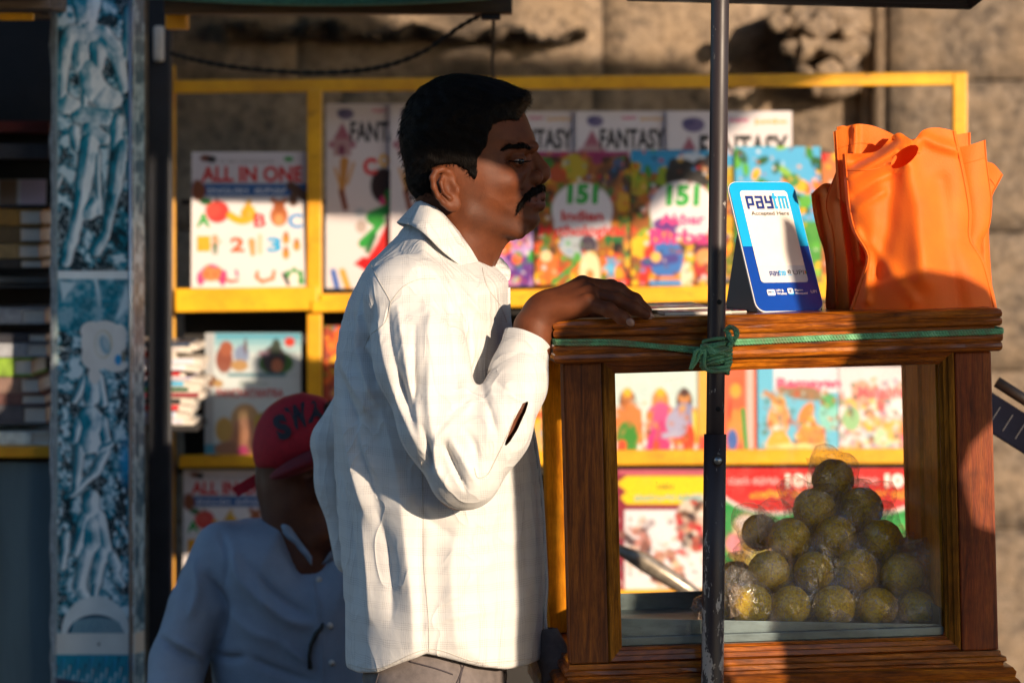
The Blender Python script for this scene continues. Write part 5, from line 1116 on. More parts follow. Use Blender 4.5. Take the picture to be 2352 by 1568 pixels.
bag('tall orange bag behind the nearest one, its flat top corner standing up on the left', .0,
    [(1914, 303), (1918, 360), (1922, 430), (1930, 520), (1950, 640), (1955, 715)], [(2196, 330), (2200, 450), (2205, 600), (2210, 712)], [(1914, 303), (1960, 286), (2000, 288), (2040, 303), (2080, 322), (2140, 318), (2196, 330)], [(1955, 715), (2080, 714), (2210, 712)], .03, [([(1965, 290), (1960, 420), (1975, 600)], 7, .012)])
bag('orange bag whose squared upper right corner stands beside the nearest bag', .02,
    [(2190, 340), (2200, 450), (2210, 600), (2215, 715)], [(2264, 321), (2267, 366), (2277, 440), (2279, 470), (2273, 520), (2255, 566), (2266, 640), (2276, 712)], [(2190, 340), (2225, 334), (2264, 321)], [(2215, 715), (2245, 713), (2276, 712)], .02)
bag('orange bag fanning out furthest to the right with a pointed corner', .045,
    [(2240, 365), (2240, 450), (2240, 600), (2245, 714)], [(2304, 402), (2290, 428), (2277, 456), (2270, 520), (2275, 620), (2283, 712)], [(2240, 365), (2268, 372), (2284, 378), (2304, 402)], [(2245, 714), (2262, 713), (2283, 712)], .014)
bag('orange bag at the back showing only a small corner at the top right', .06,
    [(2130, 320), (2130, 450), (2135, 600), (2140, 713)], [(2229, 304), (2231, 400), (2236, 550), (2240, 712)], [(2130, 320), (2180, 312), (2229, 304)], [(2140, 713), (2190, 712), (2240, 712)], .012)
bag('shaded orange bag leaning at the far left, crumpled in dark folds', .03,
    [(1863, 446), (1868, 490), (1880, 540), (1893, 580), (1898, 640), (1896, 700), (1904, 718)], [(1960, 400), (1965, 480), (1975, 600), (1980, 716)], [(1863, 446), (1880, 430), (1895, 421), (1920, 420), (1960, 400)], [(1904, 718), (1940, 718), (1980, 716)], .02, [([(1900, 440), (1915, 560), (1920, 700)], 9, .014), ([(1880, 450), (1905, 600)], 6, -.008)], amp=.012)
bag('shaded orange bag between the far left one and the nearest, narrow square top', .01,
    [(1922, 292), (1924, 380), (1896, 460), (1905, 520), (1915, 620), (1918, 718)], [(1966, 300), (1966, 420), (1980, 600), (1990, 716)], [(1922, 292), (1940, 289), (1966, 300)], [(1918, 718), (1950, 718), (1990, 716)], .02, [([(1930, 470), (1945, 600), (1950, 700)], 10, .012)], amp=.01)

# ---------------------------------------------------------------- umbrella pole, its canopy, and the green rope
YPOLE = -0.172
pole = empty('umbrella', W(1645, 1568, YPOLE), 'large black market umbrella, its scuffed steel pole tied to the front of the cart', 'umbrella')
pole.location.z = 0
m, nt_, bs = new_mat('black_pole_paint'); v = coords(nt_); v2 = coords(nt_, (1, 1, .35)); n1 = noise(nt_, v2, 60, 6, .75); n2 = noise(nt_, v, 6, 3)
sx_ = N(nt_, 'ShaderNodeSeparateXYZ'); tcw = nt_.nodes.new('ShaderNodeTexCoord'); nt_.links.new(tcw.outputs['Object'], sx_.inputs[0])
mr = nt_.nodes.new('ShaderNodeMapRange'); mr.inputs[1].default_value = 1.22; mr.inputs[2].default_value = .85; mr.inputs[3].default_value = 0.0; mr.inputs[4].default_value = .145; nt_.links.new(sx_.outputs[2], mr.inputs[0])
ad = N(nt_, 'ShaderNodeMath', operation='ADD'); nt_.links.new(n1, ad.inputs[0]); nt_.links.new(mr.outputs[0], ad.inputs[1])
chip = ramp(nt_, ad.outputs[0], [(.635, 0.0), (.66, 1.0)])
nt_.links.new(mixc(nt_, chip, (0.026, 0.018, 0.020), (0.34, 0.31, 0.28)), bs.inputs['Base Color']); nt_.links.new(ramp(nt_, n2, [(.3, .35), (.7, .55)]), bs.inputs['Roughness'])
bump(nt_, bs, chip, -.4, .0006); M_POLE = m
pa = W(1654, 0, YPOLE); pb = W(1646, 700, YPOLE); dpole = (pb - pa) / (pb.z - pa.z)
def PP(z): p = pa + dpole * (z - pa.z); return Vector((p.x, YPOLE, z))
zsl = W(0, 997, YPOLE).z
tube('upper_tube', [PP(zsl - .05), PP(1.3), PP(1.6), PP(2.44)], .0123, M_POLE, pole, 28)
zz = [zsl, zsl - .0005, zsl - .2, .4, .02]
tube('lower_tube', [PP(z) for z in [zsl, zsl - .2, .4, 0.02]], .0152, M_POLE, pole, 28)
for py in (693, 938):
    z = W(0, py, YPOLE).z; p = PP(z); tube('hole', [p + Vector((.003, -.0118, 0)), p + Vector((.003, -.0126, 0))], .0035, simple('hole_shade', (.002, .002, .002), .9, 0, 10, 0), pole, 12)  # flat black discs painted as the shade inside the holes
p = PP(W(0, 1055, YPOLE).z); tube('rust_ring', [p + Vector((.003, -.0145, 0)), p + Vector((.003, -.0158, 0))], .0085, simple('rusty_collar', (.03, .02, .018), .8, .5, 90, .6), pole, 16)
tube('bolt', [p + Vector((.003, -.0150, 0)), p + Vector((.003, -.0205, 0))], .0052, simple('zinc_bolt', (.32, .33, .33), .35, .2, 60, .1, metal=.9), pole, 16)
# canopy: four sloping black panels with a hanging valance; its far lower edge shows at the top of the picture
YU = 0.30; xl, xr = W(1440, 0, YU).x, W(2228, 0, YU).x; zl, zr = W(0, 3, YU).z, W(0, 23, YU).z
ap = Vector((.36, -.30, 2.52)); bk0, bk1 = Vector((xl, YU, zl)), Vector((xr, YU, zr)); f1_, f0_ = Vector((1.35, -1.25, 2.40)), Vector((-.10, -1.25, 2.40))  # unseen front corners stretched forward to keep sky off the rack
m_can = simple('black_canopy_cloth', (0.010, 0.009, 0.010), .75, .3, 200, .3)
V = [bk0, bk1, f1_, f0_, ap]; F = [(0, 1, 4), (1, 2, 4), (2, 3, 4), (3, 0, 4)]
V += [v_ + Vector((0, 0, .05)) for v_ in (bk0, bk1)]; F += []
cn = mesh_obj('canopy', V[:5], F, m_can, pole); md = cn.modifiers.new('t', 'SOLIDIFY'); md.thickness = .003
bm = bmesh.new(); nseg = 40
for i in range(nseg + 1):
    t = i / nseg; p = bk0.lerp(bk1, t) ; bm.verts.new(p + Vector((0, .002 * math.sin(t * 30), -.0))); bm.verts.new(p + Vector((0, -.01, .055)))
bm.verts.ensure_lookup_table()
for i in range(nseg): bm.faces.new((bm.verts[2 * i], bm.verts[2 * i + 2], bm.verts[2 * i + 3], bm.verts[2 * i + 1]))
vo_ = bm_obj('valance', bm, m_can, pole); md = vo_.modifiers.new('t', 'SOLIDIFY'); md.thickness = .003
tube('rib', [bk0 + Vector((0, -.004, .01)), bk1 + Vector((0, -.004, .01))], .004, M_BLACKMETAL, pole, 8)
for q in (bk0, bk1, f0_, f1_): tube('rib', [q + Vector((0, 0, .012)), ap + Vector((0, 0, -.012))], .004, M_BLACKMETAL, pole, 8)
# rope
M_ROPE, nt_, bs = new_mat('green_rope'); v = coords(nt_); n1 = noise(nt_, v, 45, 4); n2 = noise(nt_, v, 900, 2)
nt_.links.new(ramp(nt_, n1, [(.35, (0.15, 0.20, 0.10)), (.5, (0.10, 0.30, 0.14)), (.68, (0.20, 0.46, 0.24))]), bs.inputs['Base Color']); bs.inputs['Roughness'].default_value = .6; bump(nt_, bs, n2, .5, .0006)
rope = empty('green_rope', PP(W(0, 800, YPOLE).z), 'green twisted rope wound round the dark pole and the cart top in a knot', 'rope')
def rope_strands(V, F, path, step=.0009, rs=.00150, rh=.00128, pitch=.0125, n=3):
    P = [Vector(p) for p in path]; L_ = [0]
    for a, b in zip(P[:-1], P[1:]): L_.append(L_[-1] + (b - a).length)
    m_ = max(8, int(L_[-1] / step)); Q = []; k = 0
    for i in range(m_ + 1):
        t = L_[-1] * i / m_
        while k < len(L_) - 2 and L_[k + 1] < t: k += 1
        Q.append(P[k].lerp(P[k + 1], (t - L_[k]) / max(1e-9, L_[k + 1] - L_[k])))
    t0 = (Q[1] - Q[0]).normalized(); a = t0.cross(Vector((.3, .5, .8))).normalized(); fr_ = []
    for i in range(len(Q)):
        t = (Q[min(i + 1, len(Q) - 1)] - Q[max(i - 1, 0)]).normalized(); a = (a - t * a.dot(t)).normalized(); fr_.append((a.copy(), t.cross(a)))
    for s in range(n):
        pts = []
        for i, q in enumerate(Q):
            th = 2 * math.pi * (L_[-1] * i / m_) / pitch + s * 2 * math.pi / n; A, B = fr_[i]; pts.append(q + (A * math.cos(th) + B * math.sin(th)) * rh)
        add_vf(V, F, *tube_data(pts, rs, 6))
def rope_part(name, paths, **k):
    V = []; F = []
    for p in paths: rope_strands(V, F, catmull(p, 8), **k)
    return mesh_obj(name, V, F, M_ROPE, rope, True)
rope_part('left_run', [[CL(-16, .20, 55), CL(-17, .05, 55), CL(-20, -.012, 54), CL(20, -.0165, 53), CL(110, -.0165, 50), CL(200, -.0175, 39), CL(300, -.0185, 28), CL(335, -.026, 27)],
                       [CL(-16, .20, 50), CL(-17, .05, 50), CL(-18, -.012, 48), CL(20, -.0165, 45), CL(110, -.0175, 43), CL(210, -.0185, 33), CL(300, -.0190, 20), CL(332, -.026, 18)]])
rope_part('right_run', [[CL(385, -.024, 44), CL(420, -.0185, 43), CL(600, -.0165, 46), CL(800, -.0165, 48), CL(990, -.0165, 50), CL(1013, -.010, 51), CL(1012, .05, 52), CL(1010, .2, 54)],
                        [CL(388, -.024, 36), CL(420, -.0190, 36), CL(600, -.0172, 40), CL(800, -.0172, 42), CL(990, -.0168, 44), CL(1012, -.008, 46), CL(1011, .05, 47), CL(1010, .2, 49)]])
rk = random.Random(8); turns = []
zc0 = W(0, 778, YPOLE).z; pts = []
for i in range(9 * 12 + 1):
    t = i / 12; z = zc0 - t * .0050 + .0022 * math.sin(t * 6.283 + 1.3 * t) ; a = t * 2 * math.pi; r_ = .0163 + .0016 * (int(t) % 3 == 1) + .0012 * math.sin(a * 2 + t)
    c = PP(z); pts.append(Vector((c.x + r_ * math.cos(a), c.y - r_ * math.sin(a), z)))
turns.append(pts)
pts = []
for i in range(5 * 12 + 1):
    t = i / 12; z = zc0 - .010 - t * .0052 + .0045 * math.cos(t * 6.283 + .6); a = t * 2 * math.pi + 1; r_ = .0200 + .001 * math.sin(3 * a)
    c = PP(z); pts.append(Vector((c.x + r_ * math.cos(a), c.y - r_ * math.sin(a), z)))
turns.append(pts)
rope_part('coils', turns)
y0_ = YPOLE - .018
rope_part('knot', [[W(1672, 795, y0_), W(1686, 782, y0_), W(1690, 768, y0_ - .003), W(1684, 754, y0_), W(1672, 757, y0_ + .004), W(1672, 772, y0_), W(1684, 785, y0_ - .004)],
                   [W(1664, 760, y0_ + .006), W(1676, 750, y0_), W(1692, 757, y0_ - .002), W(1693, 772, y0_), W(1680, 776, y0_ - .004), W(1674, 764, y0_)],
                   [W(1612, 800, y0_), W(1622, 792, y0_ - .004), W(1640, 806, y0_ - .006), W(1662, 812, y0_ - .002), W(1672, 818, y0_)],
                   [W(1624, 792, y0_), W(1620, 815, y0_ - .002), W(1617, 835, y0_), W(1626, 850, y0_), W(1650, 853, y0_ - .002), W(1668, 850, y0_)],
                   [W(1608, 806, y0_), W(1628, 802, y0_ - .003), W(1634, 812, y0_ - .006), W(1656, 806, y0_ - .004), W(1676, 800, y0_)]])
rope_part('loose_tail', [[W(1618, 803, y0_), W(1600, 806, y0_), W(1593, 824, y0_), W(1586, 848, y0_ + .003)], [W(1620, 808, y0_), W(1608, 812, y0_), W(1600, 828, y0_ + .002), W(1588, 846, y0_ + .003)]])
# dark ribbed panel sticking out behind the cart on the right
rp = empty('ribbed_panel', W(2330, 960, .3), 'tilted dark navy ribbed panel sticking out behind the right side of the cart', 'panel')
a = W(2270, 895, .3); b = W(2420, 990, .3); dv = (b - a).normalized(); th = math.atan2(dv.z, dv.x); Mx = Matrix.Translation(a) @ Matrix.Rotation(-th, 4, 'Y')
bm = bmesh.new(); add_box(bm, 0, (b - a).length, 0, .02, -.052, 0, .003, Mx); bm_obj('board', bm, simple('navy_board', (0.004, 0.005, 0.012), .85, .3, 20, .2, spec=.08), rp)
tube('rail', [a + Vector((.012, -.004, .012)), b + Vector((.012, -.004, .012))], .0085, M_BLACKMETAL, rp, 12)
for k in range(5):
    bm = bmesh.new(); add_box(bm, .028 + k * .022, .0292 + k * .022, -.0012, .001, -.040, -.012, 0, Mx @ Matrix.Rotation(0, 4, 'Y')); bm_obj('rib', bm, simple('rib_line', (.04, .042, .055), .5, .1, 20, 0), rp)
# ================================================================ PEOPLE: implicit surfaces meshed with surface nets
def smin(a, b, k):
    h = np.clip(0.5 + 0.5 * (b - a) / k, 0, 1); return b * (1 - h) + a * h - k * h * (1 - h)
def smax(a, b, k): return -smin(-a, -b, k)
class Grid:
    def __init__(s, lo, hi, h):
        s.lo = np.array(lo, np.float32); s.h = h; s.n = np.ceil((np.array(hi) - lo) / h).astype(int) + 1
        ax = [s.lo[i] + h * np.arange(s.n[i], dtype=np.float32) for i in range(3)]
        s.ax = ax; s.X, s.Y, s.Z = ax[0][:, None, None], ax[1][None, :, None], ax[2][None, None, :]
        s.X2, s.Z2 = np.meshgrid(ax[0], ax[2], indexing='ij')
    def ell(s, c, r, rot=0.0):
        x = s.X - c[0]; y = s.Y - c[1]; z = s.Z - c[2]
        if rot: cr, sr = math.cos(rot), math.sin(rot); x, z = x * cr + z * sr, -x * sr + z * cr
        k = np.sqrt((x / r[0]) ** 2 + (y / r[1]) ** 2 + (z / r[2]) ** 2); return (k - 1) * min(r)
    def cone(s, a, b, ra, rb=None):
        rb = ra if rb is None else rb; a = np.array(a, np.float32); b = np.array(b, np.float32); d = b - a; L_ = float(d @ d) + 1e-12
        x = s.X - a[0]; y = s.Y - a[1]; z = s.Z - a[2]; t = np.clip((x * d[0] + y * d[1] + z * d[2]) / L_, 0, 1)
        return np.sqrt((x - t * d[0]) ** 2 + (y - t * d[1]) ** 2 + (z - t * d[2]) ** 2) - (ra + (rb - ra) * t)
    def chain(s, pts, rs, k=0.004):
        d = None
        for i in range(len(pts) - 1):
            e = s.cone(pts[i], pts[i + 1], rs[i], rs[i + 1]); d = e if d is None else smin(d, e, k)
        return d
    def outline(s, pts): return poly_sdf(pts, s.X2, s.Z2).astype(np.float32)[:, None, :]
    def pillow(s, d2, half, D, yc=0.0, p=2.0, q=0.5):
        """inflate a 2-D outline distance d2 (negative inside) to a body of half-thickness `half`"""
        t = np.clip(-d2 / D, 0, 1); wd = half * (1 - (1 - t) ** p) ** q
        return np.where(d2 > 0, np.sqrt(np.maximum(d2, 0) ** 2 + (s.Y - yc) ** 2), np.abs(s.Y - yc) - wd).astype(np.float32)
    def mesh(s, Fd):
        Fd = np.ascontiguousarray(np.broadcast_to(Fd, tuple(s.n)), dtype=np.float32); ins = Fd < 0; nx, ny, nz = Fd.shape
        cnt = np.zeros((nx - 1, ny - 1, nz - 1), np.int8)
        for dx in (0, 1):
            for dy in (0, 1):
                for dz in (0, 1): cnt += ins[dx:nx - 1 + dx, dy:ny - 1 + dy, dz:nz - 1 + dz]
        act = (cnt > 0) & (cnt < 8); I, J, Kk = np.nonzero(act); idx = -np.ones(act.shape, np.int32); idx[I, J, Kk] = np.arange(len(I))
        P = np.zeros((len(I), 3), np.float64); C_ = np.zeros(len(I))
        cor = [(0, 0, 0), (1, 0, 0), (0, 1, 0), (1, 1, 0), (0, 0, 1), (1, 0, 1), (0, 1, 1), (1, 1, 1)]
        for a in range(8):
            for b in range(a + 1, 8):
                ca, cb = cor[a], cor[b]
                if sum(abs(ca[i] - cb[i]) for i in range(3)) != 1: continue
                fa = Fd[I + ca[0], J + ca[1], Kk + ca[2]]; fb = Fd[I + cb[0], J + cb[1], Kk + cb[2]]; m = (fa < 0) != (fb < 0)
                t = np.where(m, fa / np.where(m, fa - fb, 1), 0)
                for q in range(3): P[:, q] += np.where(m, ca[q] + t * (cb[q] - ca[q]), 0)
                C_ += m
        P /= C_[:, None]; V = s.lo + s.h * (np.stack([I, J, Kk], 1) + P)
        quads = []
        for axn in range(3):
            sl0 = [slice(None)] * 3; sl1 = [slice(None)] * 3; sl0[axn] = slice(0, -1); sl1[axn] = slice(1, None)
            a = ins[tuple(sl0)]; b = ins[tuple(sl1)]; u, v_ = [(1, 2), (2, 0), (0, 1)][axn]
            E = np.stack(np.nonzero(a != b), 1); ok = (E[:, u] > 0) & (E[:, v_] > 0) & (E[:, u] < act.shape[u]) & (E[:, v_] < act.shape[v_]); E = E[ok]
            fl = a[E[:, 0], E[:, 1], E[:, 2]]; du = np.zeros(3, int); du[u] = 1; dv = np.zeros(3, int); dv[v_] = 1
            q = [idx[tuple((E - o_).T)] for o_ in (du + dv, dv, 0 * du, du)]
            Q = np.stack(q, 1); Q[~fl] = Q[~fl][:, ::-1]; quads.append(Q)
        Fq = np.concatenate(quads); Fq = Fq[(Fq >= 0).all(1)]
        return V, Fq
def pts_w(P, y=0.0):
    out = []
    for p in P: v_ = W(p[0], p[1], y); out.append((v_.x, v_.z))
    return out
def smooth2(P, n=5): return [(v_.x, v_.y) for v_ in catmull([Vector((a, b, 0)) for a, b in P], n)]
def lap(V, F, it=1, lam_=0.5):
    V = V.copy(); E = np.concatenate([F[:, [0, 1]], F[:, [1, 2]], F[:, [2, 3]], F[:, [3, 0]]])
    for _ in range(it):
        S = np.zeros_like(V); c = np.zeros(len(V)); 
        for q in range(3): S[:, q] = np.bincount(E[:, 0], V[E[:, 1], q], len(V)) + np.bincount(E[:, 1], V[E[:, 0], q], len(V))
        c = np.bincount(E[:, 0], minlength=len(V)) + np.bincount(E[:, 1], minlength=len(V))
        V += lam_ * (S / np.maximum(c, 1)[:, None] - V)
    return V
def join_parts(parts):
    V = []; F = []; k = 0
    for v_, f in parts: V.append(v_); F.append(f + k); k += len(v_)
    return np.concatenate(V), np.concatenate(F)
# face normals -> vertex normals for the displacement direction
def vnormals(V, F):
    n = np.cross(V[F[:, 2]] - V[F[:, 0]], V[F[:, 3]] - V[F[:, 1]]); N_ = np.zeros_like(V)
    for c in range(4):
        for q in range(3): N_[:, q] += np.bincount(F[:, c], n[:, q], len(V))
    return N_ / np.maximum(np.linalg.norm(N_, axis=1), 1e-12)[:, None]
# ---- materials
def skin(name, a, b, rough=.42):
    m, nt, bs = new_mat(name); v = coords(nt); n1 = noise(nt, v, 30, 4); n2 = noise(nt, v, 600, 3); n3 = noise(nt, v, 150, 4)
    c0 = ramp(nt, n1, [(.3, a), (.7, b)]); ab = N(nt, 'ShaderNodeAttribute', attribute_name='beard'); al = N(nt, 'ShaderNodeAttribute', attribute_name='lip')
    n4 = noise(nt, v, 1400, 2); mm = N(nt, 'ShaderNodeMath', operation='MULTIPLY'); nt.links.new(ramp(nt, n4, [(.42, .55), (.6, .12)]), mm.inputs[0]); nt.links.new(ab.outputs['Fac'], mm.inputs[1])
    c0 = mixc(nt, mm.outputs[0], c0, (0.035, 0.018, 0.012)); c0 = mixc(nt, al.outputs['Fac'], c0, (0.11, 0.035, 0.025))
    nt.links.new(c0, bs.inputs['Base Color']); bs.inputs['Roughness'].default_value = rough
    bs.inputs['Subsurface Weight'].default_value = .12; bs.inputs['Subsurface Radius'].default_value = (.012, .004, .002); bs.inputs['Subsurface Scale'].default_value = .5
    bs.inputs['Specular IOR Level'].default_value = .24
    mx_ = N(nt, 'ShaderNodeMath', operation='ADD'); nt.links.new(n2, mx_.inputs[0]); nt.links.new(n3, mx_.inputs[1]); bump(nt, bs, mx_.outputs[0], .35, .0006); return m
M_SKIN = skin('brown_skin', (0.086, 0.024, 0.009), (0.142, 0.041, 0.0145), .56)
M_SKIN2 = skin('dark_brown_skin', (0.09, 0.032, 0.018), (0.14, 0.05, 0.026))
M_HAIR, nt_, bs = new_mat('black_hair'); v = coords(nt_, (1, 1, .25)); n1 = noise(nt_, v, 330, 5, .7, .6)
nt_.links.new(ramp(nt_, n1, [(.3, (0.0015, 0.0012, 0.0012)), (.7, (0.007, 0.005, 0.004))]), bs.inputs['Base Color']); bs.inputs['Roughness'].default_value = .5; bs.inputs['Specular IOR Level'].default_value = .06; bump(nt_, bs, n1, .9, .003)
def shirt_mat(name, base, line, per=.026, transl=.0):
    m, nt, bs = new_mat(name); tc = nt.nodes.new('ShaderNodeTexCoord'); sp_ = nt.nodes.new('ShaderNodeSeparateXYZ'); nt.links.new(tc.outputs['Object'], sp_.inputs[0])
    dn = noise(nt, tc.outputs['Object'], 9, 3); outs = []
    def ma(op, a, b=None, c=None):
        n = N(nt, 'ShaderNodeMath', operation=op)
        for i, x in enumerate((a, b, c)):
            if x is None: continue
            if isinstance(x, (int, float)): n.inputs[i].default_value = x
            else: nt.links.new(x, n.inputs[i])
        return n.outputs[0]
    masks = []
    for ax_ in (0, 2):
        c = ma('ADD', sp_.outputs[ax_], ma('MULTIPLY', dn, .02)); band = ma('GREATER_THAN', ma('FRACT', ma('DIVIDE', c, per)), .62)
        thin = ma('GREATER_THAN', ma('FRACT', ma('DIVIDE', c, per / 9.0)), .6); masks.append((band, thin))
    l1 = ma('MULTIPLY', masks[0][0], masks[0][1]); l2 = ma('MULTIPLY', masks[1][0], masks[1][1])
    both = ma('MAXIMUM', ma('MULTIPLY', l1, .16), ma('MULTIPLY', l2, .20)); both = ma('ADD', both, ma('MULTIPLY', ma('MULTIPLY', l1, l2), .30))
    nt.links.new(mixc(nt, both, base, line), bs.inputs['Base Color']); bs.inputs['Roughness'].default_value = .8; bs.inputs['Sheen Weight'].default_value = .1
    n1 = noise(nt, tc.outputs['Object'], 38, 5, .6, .8); n2 = noise(nt, tc.outputs['Object'], 900, 2)
    n5 = noise(nt, coords(nt, (1, 1, .45)), 11, 2, .5, 1.6); cr_ = ma('POWER', ma('SUBTRACT', 1.0, ma('MULTIPLY', ma('ABSOLUTE', ma('SUBTRACT', n5, .5)), 6.0)), 3.0); cr_ = ma('MAXIMUM', cr_, 0.0)
    h = ma('ADD', ma('ADD', ma('MULTIPLY', n1, .5), ma('MULTIPLY', n2, .12)), ma('MULTIPLY', cr_, .8)); bump(nt, bs, h, .5, .0035); return m
M_SHIRT = shirt_mat('cream_checked_cotton', (0.60, 0.585, 0.56), (0.28, 0.26, 0.26))
M_SEAM = simple('cotton_seam', (0.50, 0.46, 0.40), .85, .2, 200, .2)
M_BLUE = simple('blue_grey_cotton', (0.25, 0.30, 0.37), .8, .14, 14, .5, bd=.004)
M_TROUS = simple('grey_brown_denim', (0.135, 0.112, 0.105), .85, .25, 60, .5)
# ================================================================ STANDING MAN
man = empty('person', W(1000, 1568, .02), 'standing man with black moustache in a cream checked shirt, hand on the cart', 'person')
man.location.z = 0
y0m = 0.0
# ---- head
face_o = [(1204, 258), (1212, 275), (1217.5, 290), (1225, 307), (1230, 321), (1226.5, 336), (1220, 348), (1222, 362), (1226, 378), (1229, 392), (1230, 405), (1230, 418), (1236, 424), (1243, 432), (1247, 441),
          (1249.5, 448), (1243, 455), (1249, 463), (1250, 470), (1246, 478), (1238, 484), (1237, 492), (1240, 502), (1238, 513), (1231, 523), (1213, 536), (1191, 548), (1169, 554), (1160, 566), (1150, 580), (1138, 600), (1128, 622), (1120, 660)]
back_o = [(1000, 700), (985, 640), (975, 580), (968, 520), (966, 480), (950, 450), (938, 415), (929, 370), (926, 320), (932, 270), (948, 230), (980, 200), (1015, 184), (1060, 178), (1110, 182), (1155, 194), (1185, 214), (1198, 236)]
g = Grid(W(905, 720, 0)[:1] + (-.11,) + (W(0, 700, 0).z,), (W(1280, 0, 0).x, .11, W(0, 160, 0).z), .0017) if False else None
lo = (W(905, 0, 0).x, -.115, W(0, 690, 0).z); hi = (W(1280, 0, 0).x, .115, W(0, 160, 0).z)
g = Grid(lo, hi, .0019)
d2 = g.outline(pts_w(face_o + back_o))
def zat(py): return W(0, py, 0).z
def xat(px): return W(px, 0, 0).x
# half width of the head by height and depth
zz_ = np.array([zat(p) for p in (700, 600, 550, 500, 450, 400, 350, 300, 250, 200, 160)]); ww_ = np.array([.066, .056, .058, .062, .067, .071, .074, .076, .075, .070, .06])
half = np.interp(g.ax[2], zz_, ww_).astype(np.float32)[None, None, :]
fx = np.clip((g.ax[0] - xat(1110)) / (xat(1240) - xat(1110)), 0, 1)[:, None, None]; half = half * (1 - .10 * fx * fx)
fw = np.clip((g.ax[0] - xat(1090)) / (xat(1200) - xat(1090)), 0, 1)[:, None, None]; fw = fw * fw * (3 - 2 * fw)
head = g.pillow(d2, half, .072 + .032 * fw, 0, 2.0 - .55 * fw, .5)
# jaw pinch under the cheek and the neck
def P3(px, py, y): v_ = W(px, py, 0); return (v_.x, y, v_.z)
for sg in (-1, 1):
    head = smin(head, g.ell(P3(1150, 415, sg * .045), (.026, .020, .022)), .014)          # cheekbone
    head = smin(head, g.cone(P3(1075, 490, sg * .050), P3(1190, 530, sg * .020), .016, .012), .014)    # jaw line
    head = smax(head, -g.ell(P3(1196, 366, sg * .036), (.022, .016, .0125)), .010)        # eye socket
    head = smin(head, g.chain([P3(1150, 352, sg * .046), P3(1190, 340, sg * .034), P3(1224, 337, sg * .014)], [.0075, .0090, .0085]), .007)  # brow ridge
    head = smin(head, g.ell(P3(1186, 368, sg * .0340), (.0140, .0122, .0112)), .003)       # eyelids
    head = smax(head, -g.cone(P3(1166, 371, sg * .050), P3(1213, 372, sg * .043), .0044, .0036), .0015)  # lid gap
    head = smax(head, -g.ell(P3(1130, 330, sg * .084), (.03, .014, .03)), .02)            # temple
    head = smin(head, g.ell(P3(1224, 409, sg * .0165), (.0140, .0082, .0108)), .004)       # nostril wing
    head = smax(head, -g.cone(P3(1216, 397, sg * .026), P3(1196, 432, sg * .034), .0022, .0030), .005)   # fold beside the nose
    head = smax(head, -g.ell(P3(1236, 421, sg * .0085), (.0055, .0035, .003)), .002)
# nose
head = smin(head, g.chain([P3(1215, 346, 0), P3(1229, 369, 0), P3(1244, 390, 0)], [.0080, .0100, .0118]), .006)
head = smin(head, g.ell(P3(1245, 400, 0), (.0120, .0130, .0118)), .004)
head = smin(head, g.cone(P3(1232, 418, 0), P3(1244, 414, 0), .006, .005), .005)
# lips
head = smin(head, g.chain([P3(1208, 466, -.022), P3(1226, 455, -.016), P3(1239, 449, -.006), P3(1239, 449, .006), P3(1226, 455, .016), P3(1208, 466, .022)], [.003, .0065, .008, .008, .0065, .003]), .004)
head = smin(head, g.chain([P3(1210, 471, -.020), P3(1228, 471, -.013), P3(1238, 471, -.004), P3(1238, 471, .004), P3(1228, 471, .013), P3(1210, 471, .020)], [.003, .0068, .0085, .0085, .0068, .003]), .004)
head = smax(head, -g.chain([P3(1203, 470, -.028), P3(1225, 462, -.020), P3(1246, 458, -.008), P3(1250, 457, .008)], [.0012, .0013, .0013, .0012]), .0015)
# ears
def ear(sg):
    e = None
    hp = [(1044, 408), (1034, 396), (1018, 390), (1004, 395), (997, 409), (1000, 430), (1009, 451), (1021, 466), (1034, 474)]
    yo = [.076, .082, .088, .092, .0935, .093, .090, .086, .081]
    rim = g.chain([P3(a, b, sg * y) for (a, b), y in zip(hp, yo)], [.0035, .0040, .0044, .0046, .0046, .0042, .0038, .0036, .004], .003)
    plate = g.ell(P3(1026, 432, sg * .080), (.0165, .0060, .026), 0.22)
    lobe = g.ell(P3(1046, 470, sg * .077), (.0088, .0052, .0092))
    e = smin(smin(rim, plate, .0045), lobe, .006)
    anti = g.chain([P3(1022, 402, sg * .083), P3(1015, 420, sg * .088), P3(1022, 440, sg * .089), P3(1036, 455, sg * .086)], [.003, .0033, .0035, .0035], .002)
    e = smin(e, anti, .0025); e = smin(e, g.ell(P3(1052, 437, sg * .081), (.0045, .004, .0065)), .003)
    e = smax(e, -g.ell(P3(1035, 430, sg * .0905), (.0075, .0085, .012), .2), .003)
    e = smax(e, -g.chain([P3(1030, 403, sg * .091), P3(1012, 408, sg * .094), P3(1009, 428, sg * .096), P3(1020, 452, sg * .094)], [.0016, .002, .002, .0016], .002), .002)
    return e
ears = np.minimum(ear(-1), ear(1)); head = smin(head, ears, .004)
# neck: wider and rounder, leaning forward; sternomastoid
neck = g.chain([P3(1040, 470, .0), P3(1050, 560, 0), P3(1050, 690, 0)], [.052, .055, .062], .01)
neck = smax(neck, g.outline(pts_w([(930, 700), (960, 560), (962, 470), (1000, 400), (1130, 440), (1165, 560), (1150, 582), (1136, 604), (1126, 625), (1120, 700)])), .006)
head = smin(head, neck, .012)
head = smin(head, g.chain([P3(1040, 490, -.050), P3(1070, 560, -.040), P3(1108, 625, -.016)], [.009, .009, .007]), .012)
hV, hF = g.mesh(head); hV = lap(hV, hF, 1, .4)
